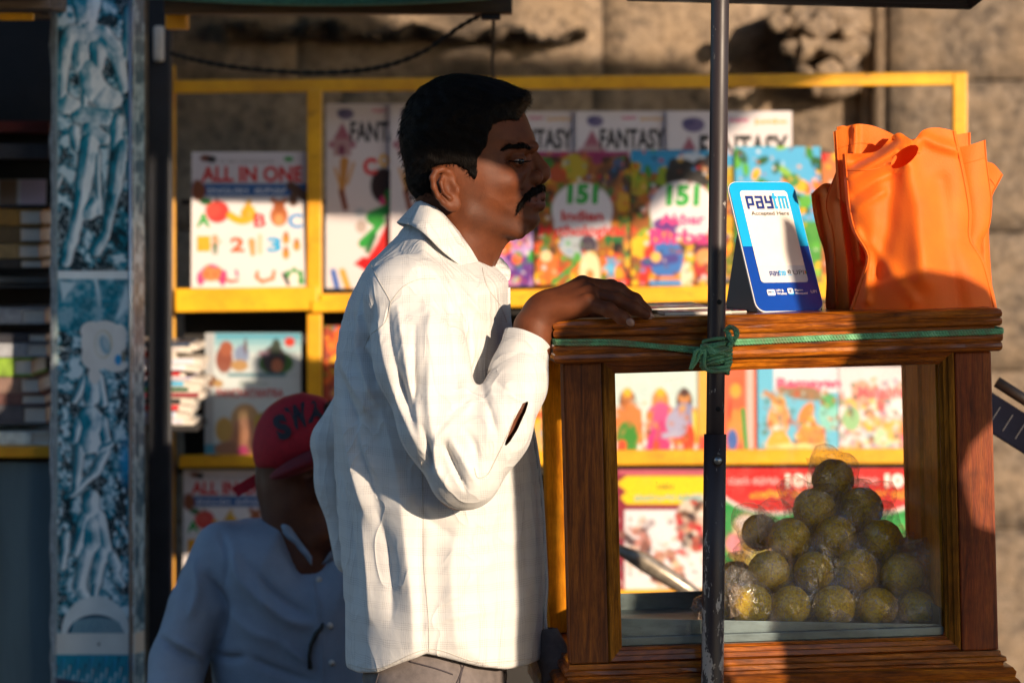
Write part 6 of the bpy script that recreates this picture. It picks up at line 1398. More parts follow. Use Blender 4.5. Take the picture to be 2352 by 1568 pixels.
# ---- hair: same skull, a little larger, cut by the hairline
hair_o = [(962, 466), (946, 450), (934, 430), (929, 390), (920, 352), (915.5, 308), (923, 264), (938, 228), (969, 196), (1006, 176), (1044, 168), (1088, 170), (1125, 177), (1165, 188), (1196, 203), (1211, 207), (1221, 219), (1221, 236), (1212, 248), (1203, 262),
          (1190, 277), (1172, 276), (1152, 280), (1134, 288), (1124, 306), (1120, 330), (1108, 350), (1098, 366), (1096, 388), (1097, 404), (1092, 412), (1084, 404), (1076, 394), (1066, 386), (1046, 378), (1020, 378), (1000, 383), (989, 396), (988, 415), (994, 440), (1004, 462), (1000, 478), (985, 482)]
d2h = g.outline(pts_w(hair_o)); full = [(1204, 262)] + [(1226, 250)] + hair_o[17:6:-1] + hair_o[6::-1]
sil = g.outline(pts_w([(1203, 300), (1203, 262), (1212, 248), (1221, 236), (1221, 219), (1211, 207), (1196, 203), (1165, 188), (1125, 177), (1088, 170), (1044, 168), (1006, 176), (969, 196), (938, 228), (923, 264), (915.5, 308), (920, 352), (929, 390), (934, 430), (946, 450), (962, 466), (1000, 490), (1060, 560), (1180, 540)]))
halfh = np.interp(g.ax[2], zz_, ww_ + np.interp(zz_, [zat(480), zat(400), zat(300), zat(160)], [.0015, .004, .0085, .012])).astype(np.float32)[None, None, :]
halfh = halfh * (1 - .16 * fx * fx)
hair = g.pillow(sil, halfh, .070, 0, 2.0, .5)
wob = .0016 * np.sin(g.X * 210 + 3 * np.sin(g.Z * 90)) * np.sin(g.Y * 160) + .0011 * np.sin(g.Z * 330 + g.X * 120) * np.sin(g.Y * 250 + 1)
hair = smax(hair + wob, d2h + .0006 * np.sin(g.X * 900) , .0035)
aV, aF = g.mesh(hair)
# moustache and brow
mo = g.chain([P3(1246, 430, .0), P3(1240, 434, -.012), P3(1226, 440, -.023), P3(1208, 452, -.0325), P3(1195, 470, -.0385), P3(1187, 492, -.0425)], [.0040, .0048, .0052, .0046, .0034, .0012], .003)
mo = np.minimum(mo, g.chain([P3(1246, 431, .0), P3(1240, 434, .012), P3(1226, 440, .023), P3(1208, 452, .0325), P3(1195, 470, .0385)], [.0040, .0048, .0052, .0046, .0034], .003))
mo = mo + .0010 * np.sin(g.X * 1500 + g.Y * 600) * np.sin(g.Z * 700)
mV, mF = g.mesh(mo)
br = g.chain([P3(1142, 350, -.0595), P3(1168, 338, -.0530), P3(1200, 337, -.0412), P3(1218, 341, -.0280)], [.0016, .0030, .0034, .0024], .002)
br = br + .0006 * np.sin(g.X * 1700)
bV, bF = g.mesh(br)
# ---- right hand on the cart rim
YH = -0.150
gh = Grid((W(1150, 0, -.15).x, -.215, W(0, 840, -.15).z), (W(1515, 0, -.15).x, -.045, W(0, 615, -.15).z), .00125)
def Q(px, py, y): v_ = W(px, py, y); return (v_.x, v_.y, v_.z)
palm = gh.chain([Q(1222, 800, -.150), Q(1226, 752, -.146), Q(1258, 706, -.140)], [.0268, .0250, .0235], .012)
pts_k = dict(p=(1352, 697, -.168), r=(1358, 676, -.150), m=(1350, 660, -.128), i=(1338, 655, -.106))
for k_, rr_ in (('p', .0125), ('r', .0135), ('m', .0142), ('i', .014)):
    palm = smin(palm, gh.cone(Q(1245, 718, -.145), Q(*pts_k[k_]), .019, rr_), .012)
palm = smin(palm, gh.ell(Q(1305, 706, -.155), (.030, .018, .0125)), .012)
def finger(pts, rs):
    f = gh.chain([Q(*p) for p in pts], rs, .0035)
    for p, r_ in list(zip(pts, rs))[1:-1]: f = smin(f, gh.ell(Q(*p), (r_ * 1.08, r_ * 1.06, r_ * 1.08)), .004)
    return f
fing = [finger([pts_k['p'], (1398, 711, -.181), (1428, 729, -.187), (1447, 741, -.189)], [.0102, .0092, .0082, .0070]),
        finger([pts_k['r'], (1416, 688, -.162), (1458, 708, -.170), (1483, 722, -.172)], [.0112, .0098, .0085, .0074]),
        finger([pts_k['m'], (1420, 668, -.132), (1458, 690, -.136), (1484, 713, -.138)], [.0122, .0106, .0092, .0080]),
        finger([pts_k['i'], (1404, 661, -.104), (1440, 684, -.104), (1464, 706, -.104)], [.0120, .0104, .0092, .0080])]
hand = palm
for f in fing: hand = smin(hand, f, .0022)
hand = smin(hand, gh.chain([Q(1262, 722, -.128), Q(1300, 722, -.098), Q(1345, 722, -.078), Q(1378, 724, -.072)], [.016, .014, .0105, .0085], .004), .009)   # thumb on the far side
for a, b in (((1270, 690, -.166), (1350, 684, -.170)), ((1268, 676, -.158), (1345, 660, -.156))): pass
for k_, q_ in (('p', -.179), ('r', -.163), ('m', -.142)):
    px, py, y = pts_k[k_]; hand = smin(hand, gh.cone(Q(1262, py + 22, q_ + .016), Q(px - 6, py - 11, y - .004), .0022, .0042), .006)   # tendons
    hand = smin(hand, gh.ell(Q(px - 2, py - 8, y - .003), (.0085, .0065, .0065)), .006)
for (p, q) in (((1372, 706, -.184), (1420, 700, -.184)), ((1378, 682, -.170), (1420, 676, -.168))):
    pass
haV, haF = gh.mesh(hand)
# nails
def nail(px, py, y, ang, parent):
    bm = bmesh.new(); bmesh.ops.create_uvsphere(bm, u_segments=16, v_segments=10, radius=1.0); bmesh.ops.scale(bm, vec=(.0064, .0022, .0050), verts=bm.verts)
    bmesh.ops.rotate(bm, verts=bm.verts, matrix=Matrix.Rotation(ang, 3, 'Y')); bmesh.ops.translate(bm, verts=bm.verts, vec=W(px, py, y)); return bm_obj('fingernail', bm, simple('nail', (.30, .15, .10), .35, .1, 60, 0), parent, True)
# ---- arms, torso core and legs (coarse, mostly under the clothes)
gb = Grid((W(700, 0, .1).x - .03, -.28, .02), (W(1330, 0, 0).x + .03, .30, 1.42), .008)
bd = gb.cone((xat(985), 0, zat(720)), (xat(1000), 0, zat(1480)), .075, .085)
bd = smin(bd, gb.cone((xat(940), -.12, zat(720)), (xat(940), .14, zat(720)), .045), .03)
bd = smin(bd, gb.chain([(xat(940), -.14, zat(720)), (xat(1062), -.20, zat(1085))], [.038, .036]), .02)
bd = smin(bd, gb.chain([(xat(900), .15, zat(760)), (xat(800), .19, zat(1040)), (xat(880), .17, zat(1280))], [.038, .034, .030]), .02)
for sg in (-1, 1): bd = smin(bd, gb.chain([(xat(1000), sg * .070, .86), (xat(1010), sg * .085, .48), (xat(990), sg * .088, .08)], [.068, .050, .040]), .03)
for sg in (-1, 1): bd = smin(bd, gb.cone((xat(985), sg * .09, .05), (xat(1130), sg * .10, .04), .040, .032), .02)
boV, boF = gb.mesh(bd)
gf = Grid((W(1020, 0, -.2).x, -.26, W(0, 1150, -.2).z), (W(1275, 0, -.2).x, -.10, W(0, 760, -.2).z), .0025)
fo = gf.chain([Q(1066, 1085, -.205), Q(1140, 985, -.200), Q(1190, 870, -.165), Q(1216, 800, -.150)], [.034, .037, .0300, .0262], .01)
fo = smin(fo, gf.cone(Q(1168, 1008, -.212), Q(1200, 935, -.198), .0150, .0140), .01)
foV, foF = gf.mesh(fo)
bodyV, bodyF = join_parts([(hV, hF), (haV, haF), (foV, foF), (boV, boF)])
body = mesh_obj('body', bodyV, bodyF, M_SKIN, man, True)
bx_, bz_ = bodyV[:, 0] / K + 1176, HY - (bodyV[:, 2] - ZC) / K
bdm = np.clip(.5 - poly_sdf([(1068, 440), (1090, 430), (1110, 470), (1150, 500), (1180, 470), (1196, 440), (1235, 420), (1262, 430), (1256, 520), (1215, 548), (1160, 560), (1090, 535), (1062, 490)], bx_, bz_) / 34, 0, 1)
lip = np.clip(.5 - poly_sdf([(1206, 466), (1225, 452), (1254, 444), (1256, 476), (1226, 478)], bx_, bz_) / 5, 0, 1)
at = body.data.attributes.new('beard', 'FLOAT', 'POINT'); at.data.foreach_set('value', (bdm * (1 - lip)).astype(np.float32))
at = body.data.attributes.new('lip', 'FLOAT', 'POINT'); at.data.foreach_set('value', lip.astype(np.float32))
hair_o_ = mesh_obj('hair', aV, aF, M_HAIR, man, True); mesh_obj('moustache', mV, mF, M_HAIR, man, True); mesh_obj('eyebrow', bV, bF, M_HAIR, man, True); mesh_obj('eyebrow', bV * np.array([1, -1, 1]), bF[:, ::-1].copy(), M_HAIR, man, True)
for sg in (-1, 1):
    bm = bmesh.new(); bmesh.ops.create_uvsphere(bm, u_segments=20, v_segments=14, radius=.0104); bmesh.ops.translate(bm, verts=bm.verts, vec=P3(1187, 369, sg * .0342)); ey = bm_obj('eye', bm, simple('eye_white', (.16, .12, .11), .25, .1, 20, 0), man, True)
    bm = bmesh.new(); bmesh.ops.create_uvsphere(bm, u_segments=16, v_segments=10, radius=.0058); bmesh.ops.translate(bm, verts=bm.verts, vec=P3(1195, 371, sg * .0392)); bm_obj('iris', bm, simple('dark_iris', (.01, .006, .004), .15, .1, 20, 0), ey, True)
nail(1491, 724, -.1735, R(38), man); nail(1448, 740, -.1955, R(40), man)
# ---- strands of hair standing out of the hair, moustache and brows
rh = np.random.RandomState(3)
def strands(name, V, F, n, ln, rad, dirf, sel=None):
    vn_ = vnormals(V, F); idx = np.arange(len(V)) if sel is None else np.nonzero(sel)[0]; idx = rh.choice(idx, n, replace=True); SV = []; SF = []
    if (vn_ * (V - V.mean(0))).sum() < 0: vn_ = -vn_
    for i in idx:
        p = V[i] + rh.uniform(-.0015, .0015, 3); nn = vn_[i]; d = dirf(p, nn) + rh.normal(0, .16, 3); d /= np.linalg.norm(d); L_ = ln * rh.uniform(.6, 1.3); side = np.cross(d, nn); side /= (np.linalg.norm(side) + 1e-9); up = np.cross(side, d)
        k = len(SV)
        for j, t in enumerate((0, .5, 1)):
            c = p + d * L_ * t - nn * (.25 * L_ * t * t); r_ = rad * (1, .8, .15)[j]
            for a in (0, 2.094, 4.189): SV.append(c + (side * math.cos(a) + up * math.sin(a)) * r_)
        for j in range(2):
            for q in range(3): SF.append((k + j * 3 + q, k + j * 3 + (q + 1) % 3, k + j * 3 + 3 + (q + 1) % 3, k + j * 3 + 3 + q))
    o = mesh_obj(name, np.array(SV), np.array(SF), M_HAIR, man, True); o['kind'] = 'stuff'; return o
def flow(p, nn): return nn * .12 + np.array([-.75, 0, -.75 if p[0] < xat(1150) else -.1])
strands('hair_strands', aV, aF, 2600, .008, .00040, flow)
strands('hair_strands', aV, aF, 260, .006, .00040, lambda p, nn: nn * .5 + np.array([.25, 0, -.35]), (aV[:, 0] > xat(1150)) & (aV[:, 2] < zat(195)))
edge = (aV[:, 0] > xat(975)) & (aV[:, 0] < xat(1125)) & (aV[:, 2] < zat(375)) & (np.abs(aV[:, 1]) > .04)
strands('hair_strands', aV, aF, 500, .006, .00038, lambda p, nn: nn * .25 + np.array([.1, 0, -1.0]), edge)
strands('moustache_hairs', mV, mF, 800, .0055, .00032, lambda p, nn: nn * .5 + np.array([-.35, 0, -.75]))
strands('eyebrow_hairs', bV, bF, 320, .0045, .00030, lambda p, nn: nn * .35 + np.array([-.9, 0, .25]))
for sg in (-1, 1):
    lsh = []
    for k in range(14):
        t = k / 13; p = Vector(P3(1172 + 36 * t, 370 + 2 * math.sin(t * 3), sg * (.0475 - .012 * t * t))); lsh.append([p, p + Vector((.0035 + .002 * t, sg * .0035, -.0010)), p + Vector((.0065 + .003 * t, sg * .0045, .0012))])
    VV = []; FF = []
    for q in lsh: add_vf(VV, FF, *tube_data(q, [.0005, .0004, .0001], 4))
    add_vf(VV, FF, *tube_data([P3(1168 + 44 * t, 370.5 + 2 * math.sin(t * 3), sg * (.0478 - .0125 * t * t)) for t in np.linspace(0, 1, 10)], .0008, 5))
    mesh_obj('eyelashes', VV, FF, M_HAIR, man, True)
# ---- shirt
tor = [(962, 500), (930, 520), (900, 556), (872, 582), (850, 602), (826, 640), (800, 692), (780, 760), (769, 850), (766, 950), (769, 1060), (775, 1160), (783, 1260), (791, 1360), (795, 1440), (797, 1533),
       (830, 1545), (872, 1543), (930, 1520), (985, 1499), (1045, 1514), (1105, 1530), (1160, 1536), (1205, 1528), (1229, 1518), (1243, 1470), (1250, 1390), (1252, 1300), (1248, 1200), (1240, 1110), (1226, 1010), (1208, 920), (1188, 830), (1172, 750), (1168, 690), (1168, 645), (1150, 622), (1120, 600), (1060, 560), (1000, 500)]
gs = Grid((W(690, 0, .1).x, -.285, W(0, 1560, 0).z), (W(1285, 0, 0).x, .285, W(0, 490, 0).z), .0031)
dt = gs.outline(pts_w(tor, .0))
zt_ = np.array([zat(p) for p in (1560, 1450, 1250, 1050, 900, 760, 680, 620, 560, 500)]); wt_ = np.array([.176, .172, .163, .158, .165, .180, .190, .184, .155, .115])
ht = np.interp(gs.ax[2], zt_, wt_).astype(np.float32)[None, None, :]
torso = gs.pillow(dt, ht, .130, .005, 2.0, .5)
# hem keeps its thickness: cut the underside flat
hem = np.interp(gs.ax[0], [xat(p) for p in (797, 830, 872, 930, 985, 1045, 1105, 1160, 1205, 1229, 1260)], [(p - HY) * K for p in (1533, 1545, 1543, 1520, 1499, 1514, 1530, 1536, 1528, 1518, 1505)])[:, None, None]
tor2 = [p for p in tor[:15]] + [(797, 1620), (1245, 1620)] + tor[25:]
dt2 = gs.outline(pts_w(tor2, .0)); torso = gs.pillow(dt2, ht, .130, .005, 2.0, .5); torso = smax(torso, (ZC - hem * (DC + np.minimum(gs.Y, 0) * .97) / DC) - gs.Z, .004)
arm = gs.chain([Q(938, 688, -.130), Q(968, 830, -.172), Q(1018, 975, -.200), Q(1066, 1082, -.212)], [.062, .058, .0535, .047], .03)
fore = gs.chain([Q(1070, 1088, -.212), Q(1135, 985, -.205), Q(1188, 885, -.172), Q(1212, 800, -.150)], [.0465, .0445, .0345, .031], .03)
arm = smin(arm, fore, .014)
larm = gs.chain([Q(930, 720, .13), Q(870, 880, .165), Q(782, 1015, .20)], [.050, .046, .042], .03)
larm = smin(larm, gs.chain([Q(782, 1020, .20), Q(790, 1110, .20), Q(806, 1280, .18)], [.042, .036, .025], .03), .01)
cloth = smin(torso, arm, .016); cloth = smin(cloth, larm, .012)
sV, sF = gs.mesh(cloth); sV = lap(sV, sF, 3, .5)
# is a vertex on the near sleeve or on the torso?
def vdist(V, pts, rs):
    d = np.full(len(V), 9.)
    for i in range(len(pts) - 1):
        a, b = np.array(pts[i]), np.array(pts[i + 1]); e = b - a; t = np.clip(((V - a) @ e) / (e @ e), 0, 1); d = np.minimum(d, np.linalg.norm(V - a - t[:, None] * e, axis=1) - (rs[i] + (rs[i + 1] - rs[i]) * t))
    return d
da = vdist(sV, [Q(938, 688, -.130), Q(968, 830, -.172), Q(1018, 975, -.200), Q(1066, 1082, -.212), Q(1135, 985, -.205), Q(1188, 885, -.172), Q(1212, 800, -.150)], [.062, .058, .0535, .047, .0445, .0345, .031])
on_arm = np.clip(1 - (da - .004) / .008, 0, 1)
sc_v = K * (DC + sV[:, 1]) / DC; PX = sV[:, 0] / sc_v + 1176; PY = HY - (sV[:, 2] - ZC) / sc_v
def Z3(P): return [(689 + .4028 * x, 574.2 + .4028 * y) for x, y in P]
def vfold(P, w_, h, asym=0.0):
    d = np.full(len(sV), 1e9); sgn = np.zeros(len(sV)); Ps = [(v_.x, v_.y) for v_ in catmull([Vector((a, b, 0)) for a, b in P], 5)]; tt = np.zeros(len(sV)); n = len(Ps) - 1
    for i, (a, b) in enumerate(zip(Ps[:-1], Ps[1:])):
        ex, ey = b[0] - a[0], b[1] - a[1]; L_ = ex * ex + ey * ey + 1e-9; t = np.clip(((PX - a[0]) * ex + (PY - a[1]) * ey) / L_, 0, 1); qx, qy = PX - a[0] - t * ex, PY - a[1] - t * ey; dd = np.hypot(qx, qy)
        m = dd < d; d = np.where(m, dd, d); sgn = np.where(m, np.sign(ex * qy - ey * qx), sgn); tt = np.where(m, (i + t) / n, tt)
    w2 = w_ * (1 + asym * sgn); return h * (.45 * np.exp(-(d / w2) ** 2) + .62 * np.exp(-(d / (w2 * .62)) ** 1.15)) * np.sin(np.pi * np.clip(tt, .04, .96)) ** .5
AF = [  # sleeve: (points in the sleeve crop, width px, height m)
 ([(560, 330), (600, 600), (650, 850), (700, 1080)], 11, .010), ([(655, 440), (650, 700), (655, 960)], 8, -.010), ([(500, 330), (520, 560), (590, 800), (660, 1030)], 9, -.008), ([(740, 300), (740, 640), (740, 900), (760, 1120)], 14, .010),
 ([(840, 300), (880, 560), (900, 800)], 9, -.007), ([(450, 420), (480, 620), (560, 850), (640, 1040), (700, 1150)], 12, .010), ([(690, 990), (735, 1130), (760, 1240)], 8, -.011), ([(850, 1000), (775, 1100), (780, 1230), (850, 1360)], 11, .011),
 ([(825, 1110), (880, 1230), (945, 1370)], 7, -.010), ([(860, 1080), (930, 1200), (1000, 1330)], 10, .006), ([(1035, 800), (1085, 920), (1115, 1040)], 7, -.010), ([(1060, 760), (1140, 900), (1150, 1020)], 11, .006), ([(900, 950), (980, 870), (1030, 770)], 9, .006),
 ([(780, 1030), (860, 940), (960, 860)], 8, -.006), ([(1120, 760), (1220, 830), (1290, 860)], 8, -.006), ([(930, 1010), (1000, 1120), (1010, 1250)], 9, -.004), ([(990, 480), (985, 640), (940, 830)], 14, .007), ([(420, 300), (400, 460), (380, 560)], 10, -.008), ([(1180, 770), (1210, 900), (1160, 1040)], 12, .004)]
TF = [  # torso
 ([(395, 140), (345, 420), (330, 560), (400, 760), (440, 860)], 14, .016), ([(300, 330), (310, 560), (380, 760)], 11, -.012), ([(470, 360), (365, 540)], 9, -.009), ([(215, 480), (240, 640), (330, 800), (400, 930)], 16, .012), ([(200, 620), (270, 830), (330, 1000)], 12, -.010),
 ([(360, 560), (400, 650), (440, 760)], 8, -.012), ([(230, 900), (290, 1200), (370, 1500)], 20, .012), ([(310, 900), (350, 1150), (450, 1480)], 18, -.010), ([(340, 980), (350, 1100), (430, 1280)], 12, .008), ([(460, 900), (520, 1080), (560, 1280)], 20, .008),
 ([(200, 1150), (250, 1400), (300, 1700), (330, 1980)], 16, -.010), ([(560, 1300), (600, 1650), (640, 2000), (650, 2300)], 26, .008), ([(700, 1500), (690, 1800), (700, 2260)], 10, -.004), ([(430, 1480), (500, 1750), (520, 2100)], 22, -.010), ([(900, 1560), (860, 1850), (900, 2300)], 30, .007),
 ([(1150, 1500), (1130, 1800), (1160, 2200)], 24, -.006), ([(760, 130), (900, 300), (960, 420), (1000, 560)], 9, -.007), ([(830, 130), (960, 280), (1080, 420)], 9, .006), ([(900, 330), (980, 480), (985, 640)], 9, .007), ([(640, 130), (720, 100), (780, 60)], 8, .005), ([(600, 60), (700, 40), (780, 90)], 7, -.004),
 ([(1060, 330), (1130, 420), (1150, 560)], 8, -.006), ([(1250, 1200), (1290, 1500), (1300, 1900)], 12, -.006), ([(620, 1400), (760, 1560), (900, 1640)], 22, -.006), ([(800, 2000), (950, 1900), (1120, 1750)], 20, .004), ([(700, 2150), (900, 2080), (1200, 2040)], 14, .004), ([(350, 1550), (380, 1800), (400, 2100)], 12, .006)]
dsp = np.zeros(len(sV))
for P_, w_, h_ in AF: dsp += vfold(Z3(P_), w_, h_) * on_arm
for P_, w_, h_ in TF: dsp += vfold(Z3(P_), w_, h_) * (1 - on_arm)
rsn = np.random.RandomState(5)
for k_ in range(26):
    f = rsn.uniform(18, 60, 2); ph = rsn.uniform(0, 6.3, 2); dsp += .00042 * np.sin(sV[:, 0] * f[0] * 1.6 + sV[:, 2] * f[1] * rsn.choice([-1, 1]) * .6 + ph[0]) * np.sin(sV[:, 2] * f[1] * .5 + ph[1])
vn = vnormals(sV, sF)
if vn[np.argmin(sV[:, 1])][1] > 0: sF = sF[:, ::-1].copy(); vn = -vn
near = np.clip((-vn[:, 1] - .05) / .5, 0, 1); dirn = vn * .5 + np.array([0, -.5, 0]); cufffade = np.clip((np.hypot(PX - 1205, PY - 830) - 40) / 40, 0, 1)
sV = sV + dirn * (dsp * near * (.35 + .65 * cufffade))[:, None]
# slit above the cuff
slit = [(1215, 920), (1208, 944), (1190, 986), (1172, 1014), (1157, 1030), (1162, 1012), (1180, 966), (1201, 926)]
sd = poly_sdf(slit, PX, PY); near_v = (sV[:, 1] < -.16) & (on_arm > .5)
gxs = poly_sdf(slit, PX + 1, PY) - sd; gys = poly_sdf(slit, PX, PY + 1) - sd; mv = near_v & (np.abs(sd) < 3.6)
sV[mv, 0] -= (sd * gxs * sc_v)[mv]; sV[mv, 2] += (sd * gys * sc_v)[mv]
inner = near_v & (sd < .0)
sF = sF[~((inner | mv)[sF].all(1) & (sd[sF].mean(1) < 0))]
shirt = mesh_obj('shirt', sV, sF, M_SHIRT, man, True)
# far sleeve lies in the same mesh; cuff, collar, placket and seams are separate pieces
bvh = BVHTree.FromPolygons([Vector(v_) for v_ in sV], [tuple(f) for f in sF])
def hit(px, py, lift=.0006):
    o_ = Vector((0, -DC, ZC)); d_ = (W(px, py, 0) - o_).normalized(); h_, n_, i_, t_ = bvh.ray_cast(o_, d_)
    return None if h_ is None else h_ - d_ * lift
def seam(P, r_=.0005, name='seam'):
    pts = [hit(v_.x, v_.y) for v_ in catmull([Vector((a, b, 0)) for a, b in P], 10)]; pts = [p for p in pts if p is not None]
    if len(pts) > 2: tube(name, pts, r_, M_SEAM, man, 6)
seam([(851, 606), (870, 645), (888, 676), (897, 694)]); seam([(897, 694), (925, 660), (960, 642), (1000, 640)]); seam([(897, 694), (885, 740), (850, 770), (836, 800)])
seam([(1108, 616), (1120, 660), (1148, 700), (1164, 740)], .0006); seam([(1090, 1074), (1097, 1096), (1119, 1090), (1134, 1064)], .0006); seam([(1134, 1064), (1160, 1010), (1185, 950)], .0005)
seam([(968, 1060), (972, 1180), (974, 1300), (984, 1420), (985, 1496)], .0004)
seam([(800, 1524), (870, 1534), (985, 1490), (1100, 1520), (1220, 1512)], .0005)
seam([(1246, 1150), (1247, 1300), (1246, 1450)], .0006)
# cuff
ca = Vector(Q(1176, 880, -.166)); cb = Vector(Q(1212, 782, -.150)); ax_ = (cb - ca); Lc = ax_.length; ax_.normalize(); s1_ = ax_.cross(Vector((0, 1, 0))).normalized(); s2_ = ax_.cross(s1_)
V = []; F = []; nu, nv = 48, 14
for j in range(nv + 1):
    t = j / nv; r_ = .0352 - .0035 * t + .0012 * math.sin(t * 7)
    for i in range(nu):
        a = 2 * math.pi * i / nu; rr_ = r_ * (1 + .022 * math.sin(3 * a + t * 2) + .012 * math.sin(7 * a)); V.append(ca + ax_ * (Lc * (t * 1.02 - .0) + .004 * math.sin(a + .6)) + s1_ * (rr_ * .97 * math.cos(a)) + s2_ * (rr_ * math.sin(a)))
for j in range(nv):
    for i in range(nu): F.append((j * nu + i, j * nu + (i + 1) % nu, (j + 1) * nu + (i + 1) % nu, (j + 1) * nu + i))
cf = mesh_obj('cuff', V, F, M_SHIRT, man, True); md = cf.modifiers.new('t', 'SOLIDIFY'); md.thickness = .0022; md.offset = 1
def disc(name, c, n_, r_, th, mat, parent=None):
    z = Vector(n_).normalized(); return tube(name, [Vector(c), Vector(c) + z * th], r_, mat, parent or man, 18)
M_BTN = simple('pearl_button', (.62, .56, .48), .25, .1, 60, 0)
cbv = BVHTree.FromObject(cf, bpy.context.evaluated_depsgraph_get()) if False else None
pb_ = Vector(Q(1229, 862, -.150)); 
# put the button on the cuff surface facing the camera
bvc = BVHTree.FromPolygons([Vector(v_) for v_ in V], F); o_ = Vector((0, -DC, ZC)); d_ = (W(1228, 862, 0) - o_).normalized(); h_ = bvc.ray_cast(o_, d_)[0]
if h_: disc('button', h_ - d_ * .0015, -d_, .0052, .0016, M_BTN); disc('button_rim', h_ - d_ * .003, -d_, .0034, .0004, M_SEAM)
# collar leaf (near), stand and far leaf
def strip(name, A, B, mat, parent, n=28, m_=8, bulge=.004, th=.0018):
    A = catmull([Vector(a) for a in A], 10); B = catmull([Vector(b) for b in B], 10)
    def rs_(P, k):
        L_ = [0]
        for a, b in zip(P[:-1], P[1:]): L_.append(L_[-1] + (b - a).length)
        o = []; q = 0
        for i in range(k):
            t = L_[-1] * i / (k - 1)
            while q < len(L_) - 2 and L_[q + 1] < t: q += 1
            o.append(P[q].lerp(P[q + 1], min(1, (t - L_[q]) / max(1e-9, L_[q + 1] - L_[q]))))
        return o
    A, B = rs_(A, n), rs_(B, n); V = []; F = []
    for i in range(n):
        for j in range(m_):
            t = j / (m_ - 1); p = A[i].lerp(B[i], t); p = p + Vector((0, -bulge * math.sin(math.pi * t) - .0012 * math.sin(i * .8 + j), 0)); V.append(p)
    for i in range(n - 1):
        for j in range(m_ - 1): k = i * m_ + j; F.append((k, k + 1, k + m_ + 1, k + m_))
    o = mesh_obj(name, V, F, mat, parent, True); md = o.modifiers.new('t', 'SOLIDIFY'); md.thickness = th; md.offset = 0; return o
strip('collar', [Q(966, 462, -.044), Q(985, 470, -.062), Q(1008, 482, -.068), Q(1036, 512, -.066), Q(1068, 550, -.056), Q(1096, 584, -.041), Q(1113, 614, -.027), Q(1134, 634, -.018)],
      [Q(940, 516, -.070), Q(960, 526, -.094), Q(984, 545, -.106), Q(1014, 575, -.108), Q(1050, 604, -.098), Q(1082, 625, -.078), Q(1102, 632, -.055), Q(1138, 642, -.030)], M_SHIRT, man)
strip('collar', [Q(966, 462, -.044), Q(958, 464, -.015), Q(956, 466, .02), Q(966, 470, .05), Q(1010, 490, .066)], [Q(940, 516, -.070), Q(918, 512, -.03), Q(912, 512, .03), Q(925, 520, .07), Q(985, 545, .095)], M_SHIRT, man, bulge=-.003)
strip('collar', [Q(1010, 490, .066), Q(1070, 550, .056), Q(1112, 585, .03), Q(1128, 606, .010), Q(1130, 622, .0)], [Q(985, 545, .095), Q(1090, 585, .09), Q(1150, 596, .045), Q(1172, 622, .02), Q(1170, 642, .004)], M_SHIRT, man, bulge=.002)
strip('collar', [Q(1150, 592, .03), Q(1162, 606, .02), Q(1172, 625, .010), Q(1170, 642, .0)], [Q(1128, 606, .0), Q(1136, 625, -.010), Q(1146, 640, -.012), Q(1160, 650, -.008)], M_SHIRT, man, bulge=.003)
disc('button', Vector(Q(1134, 634, -.030)), (.3, -1, -.1), .0042, .0014, M_BTN)
# front placket edge (far fly edge seen past the belly) and small buttons on it
V = []; F = []; pl = catmull([Q(1166, 660, -.004), Q(1169, 740, -.004), Q(1186, 830, -.004), Q(1210, 930, -.006), Q(1230, 1030, -.006), Q(1242, 1130, -.006), Q(1249, 1250, -.006), Q(1253, 1340, -.006), Q(1250, 1420, -.006), Q(1258, 1480, -.004), Q(1276, 1500, -.002)], 8)
tube('placket_edge', [p + Vector((.001, 0, 0)) for p in pl], .0028, M_SHIRT, man, 8)
# trousers
gt = Grid((W(770, 0, .1).x, -.19, .06), (W(1330, 0, 0).x + .02, .20, W(0, 1440, 0).z), .0062)
tr_ = gt.cone((xat(1000), -.04, zat(1500)), (xat(1005), .04, zat(1500)), .098)
tr_ = smax(tr_, gt.outline([(xat(850), zat(1440)), (xat(1208), zat(1440)), (xat(1204), zat(1700)), (xat(1190), .5), (xat(1100), 0), (xat(860), 0), (xat(800), .5), (xat(806), zat(1590)), (xat(822), zat(1520))]), .012)
for sg in (-1, 1): tr_ = smin(tr_, gt.chain([(xat(1000), sg * .062, zat(1580)), (xat(1008), sg * .085, .48), (xat(990), sg * .088, .10)], [.098, .078, .068]), .02)
tr_ = smin(tr_, gt.chain([P3(1238, 1400, .02), P3(1262, 1490, .0), P3(1292, 1560, -.01), P3(1300, 1640, -.01)], [.012, .022, .030, .034]), .015)
tr_ = tr_ + .0022 * np.sin(gt.X * 60 + gt.Z * 90) * np.sin(gt.Z * 50 + gt.Y * 30)
tV, tF = gt.mesh(tr_); mesh_obj('trousers', lap(tV, tF, 1), tF, M_TROUS, man, True)
bvt = BVHTree.FromPolygons([Vector(v_) for v_ in tV], [tuple(f) for f in tF]); M_STITCH = simple('dark_stitch', (.05, .04, .045), .8, .1, 100, 0)
for P_ in ([(1050, 1512), (1060, 1535), (1048, 1570)], [(1070, 1514), (1060, 1545), (1055, 1572)], [(940, 1518), (1000, 1534), (1040, 1548)], [(870, 1545), (862, 1572)], [(1150, 1536), (1170, 1552), (1178, 1575)]):
    pp = []
    for v_ in catmull([Vector((a, b, 0)) for a, b in P_], 8):
        o_ = Vector((0, -DC, ZC)); d_ = (W(v_.x, v_.y, 0) - o_).normalized(); h_ = bvt.ray_cast(o_, d_)[0]
        if h_: pp.append(h_ - d_ * .0004)
    if len(pp) > 2: tube('trouser_seam', pp, .0011, M_STITCH, man, 6)
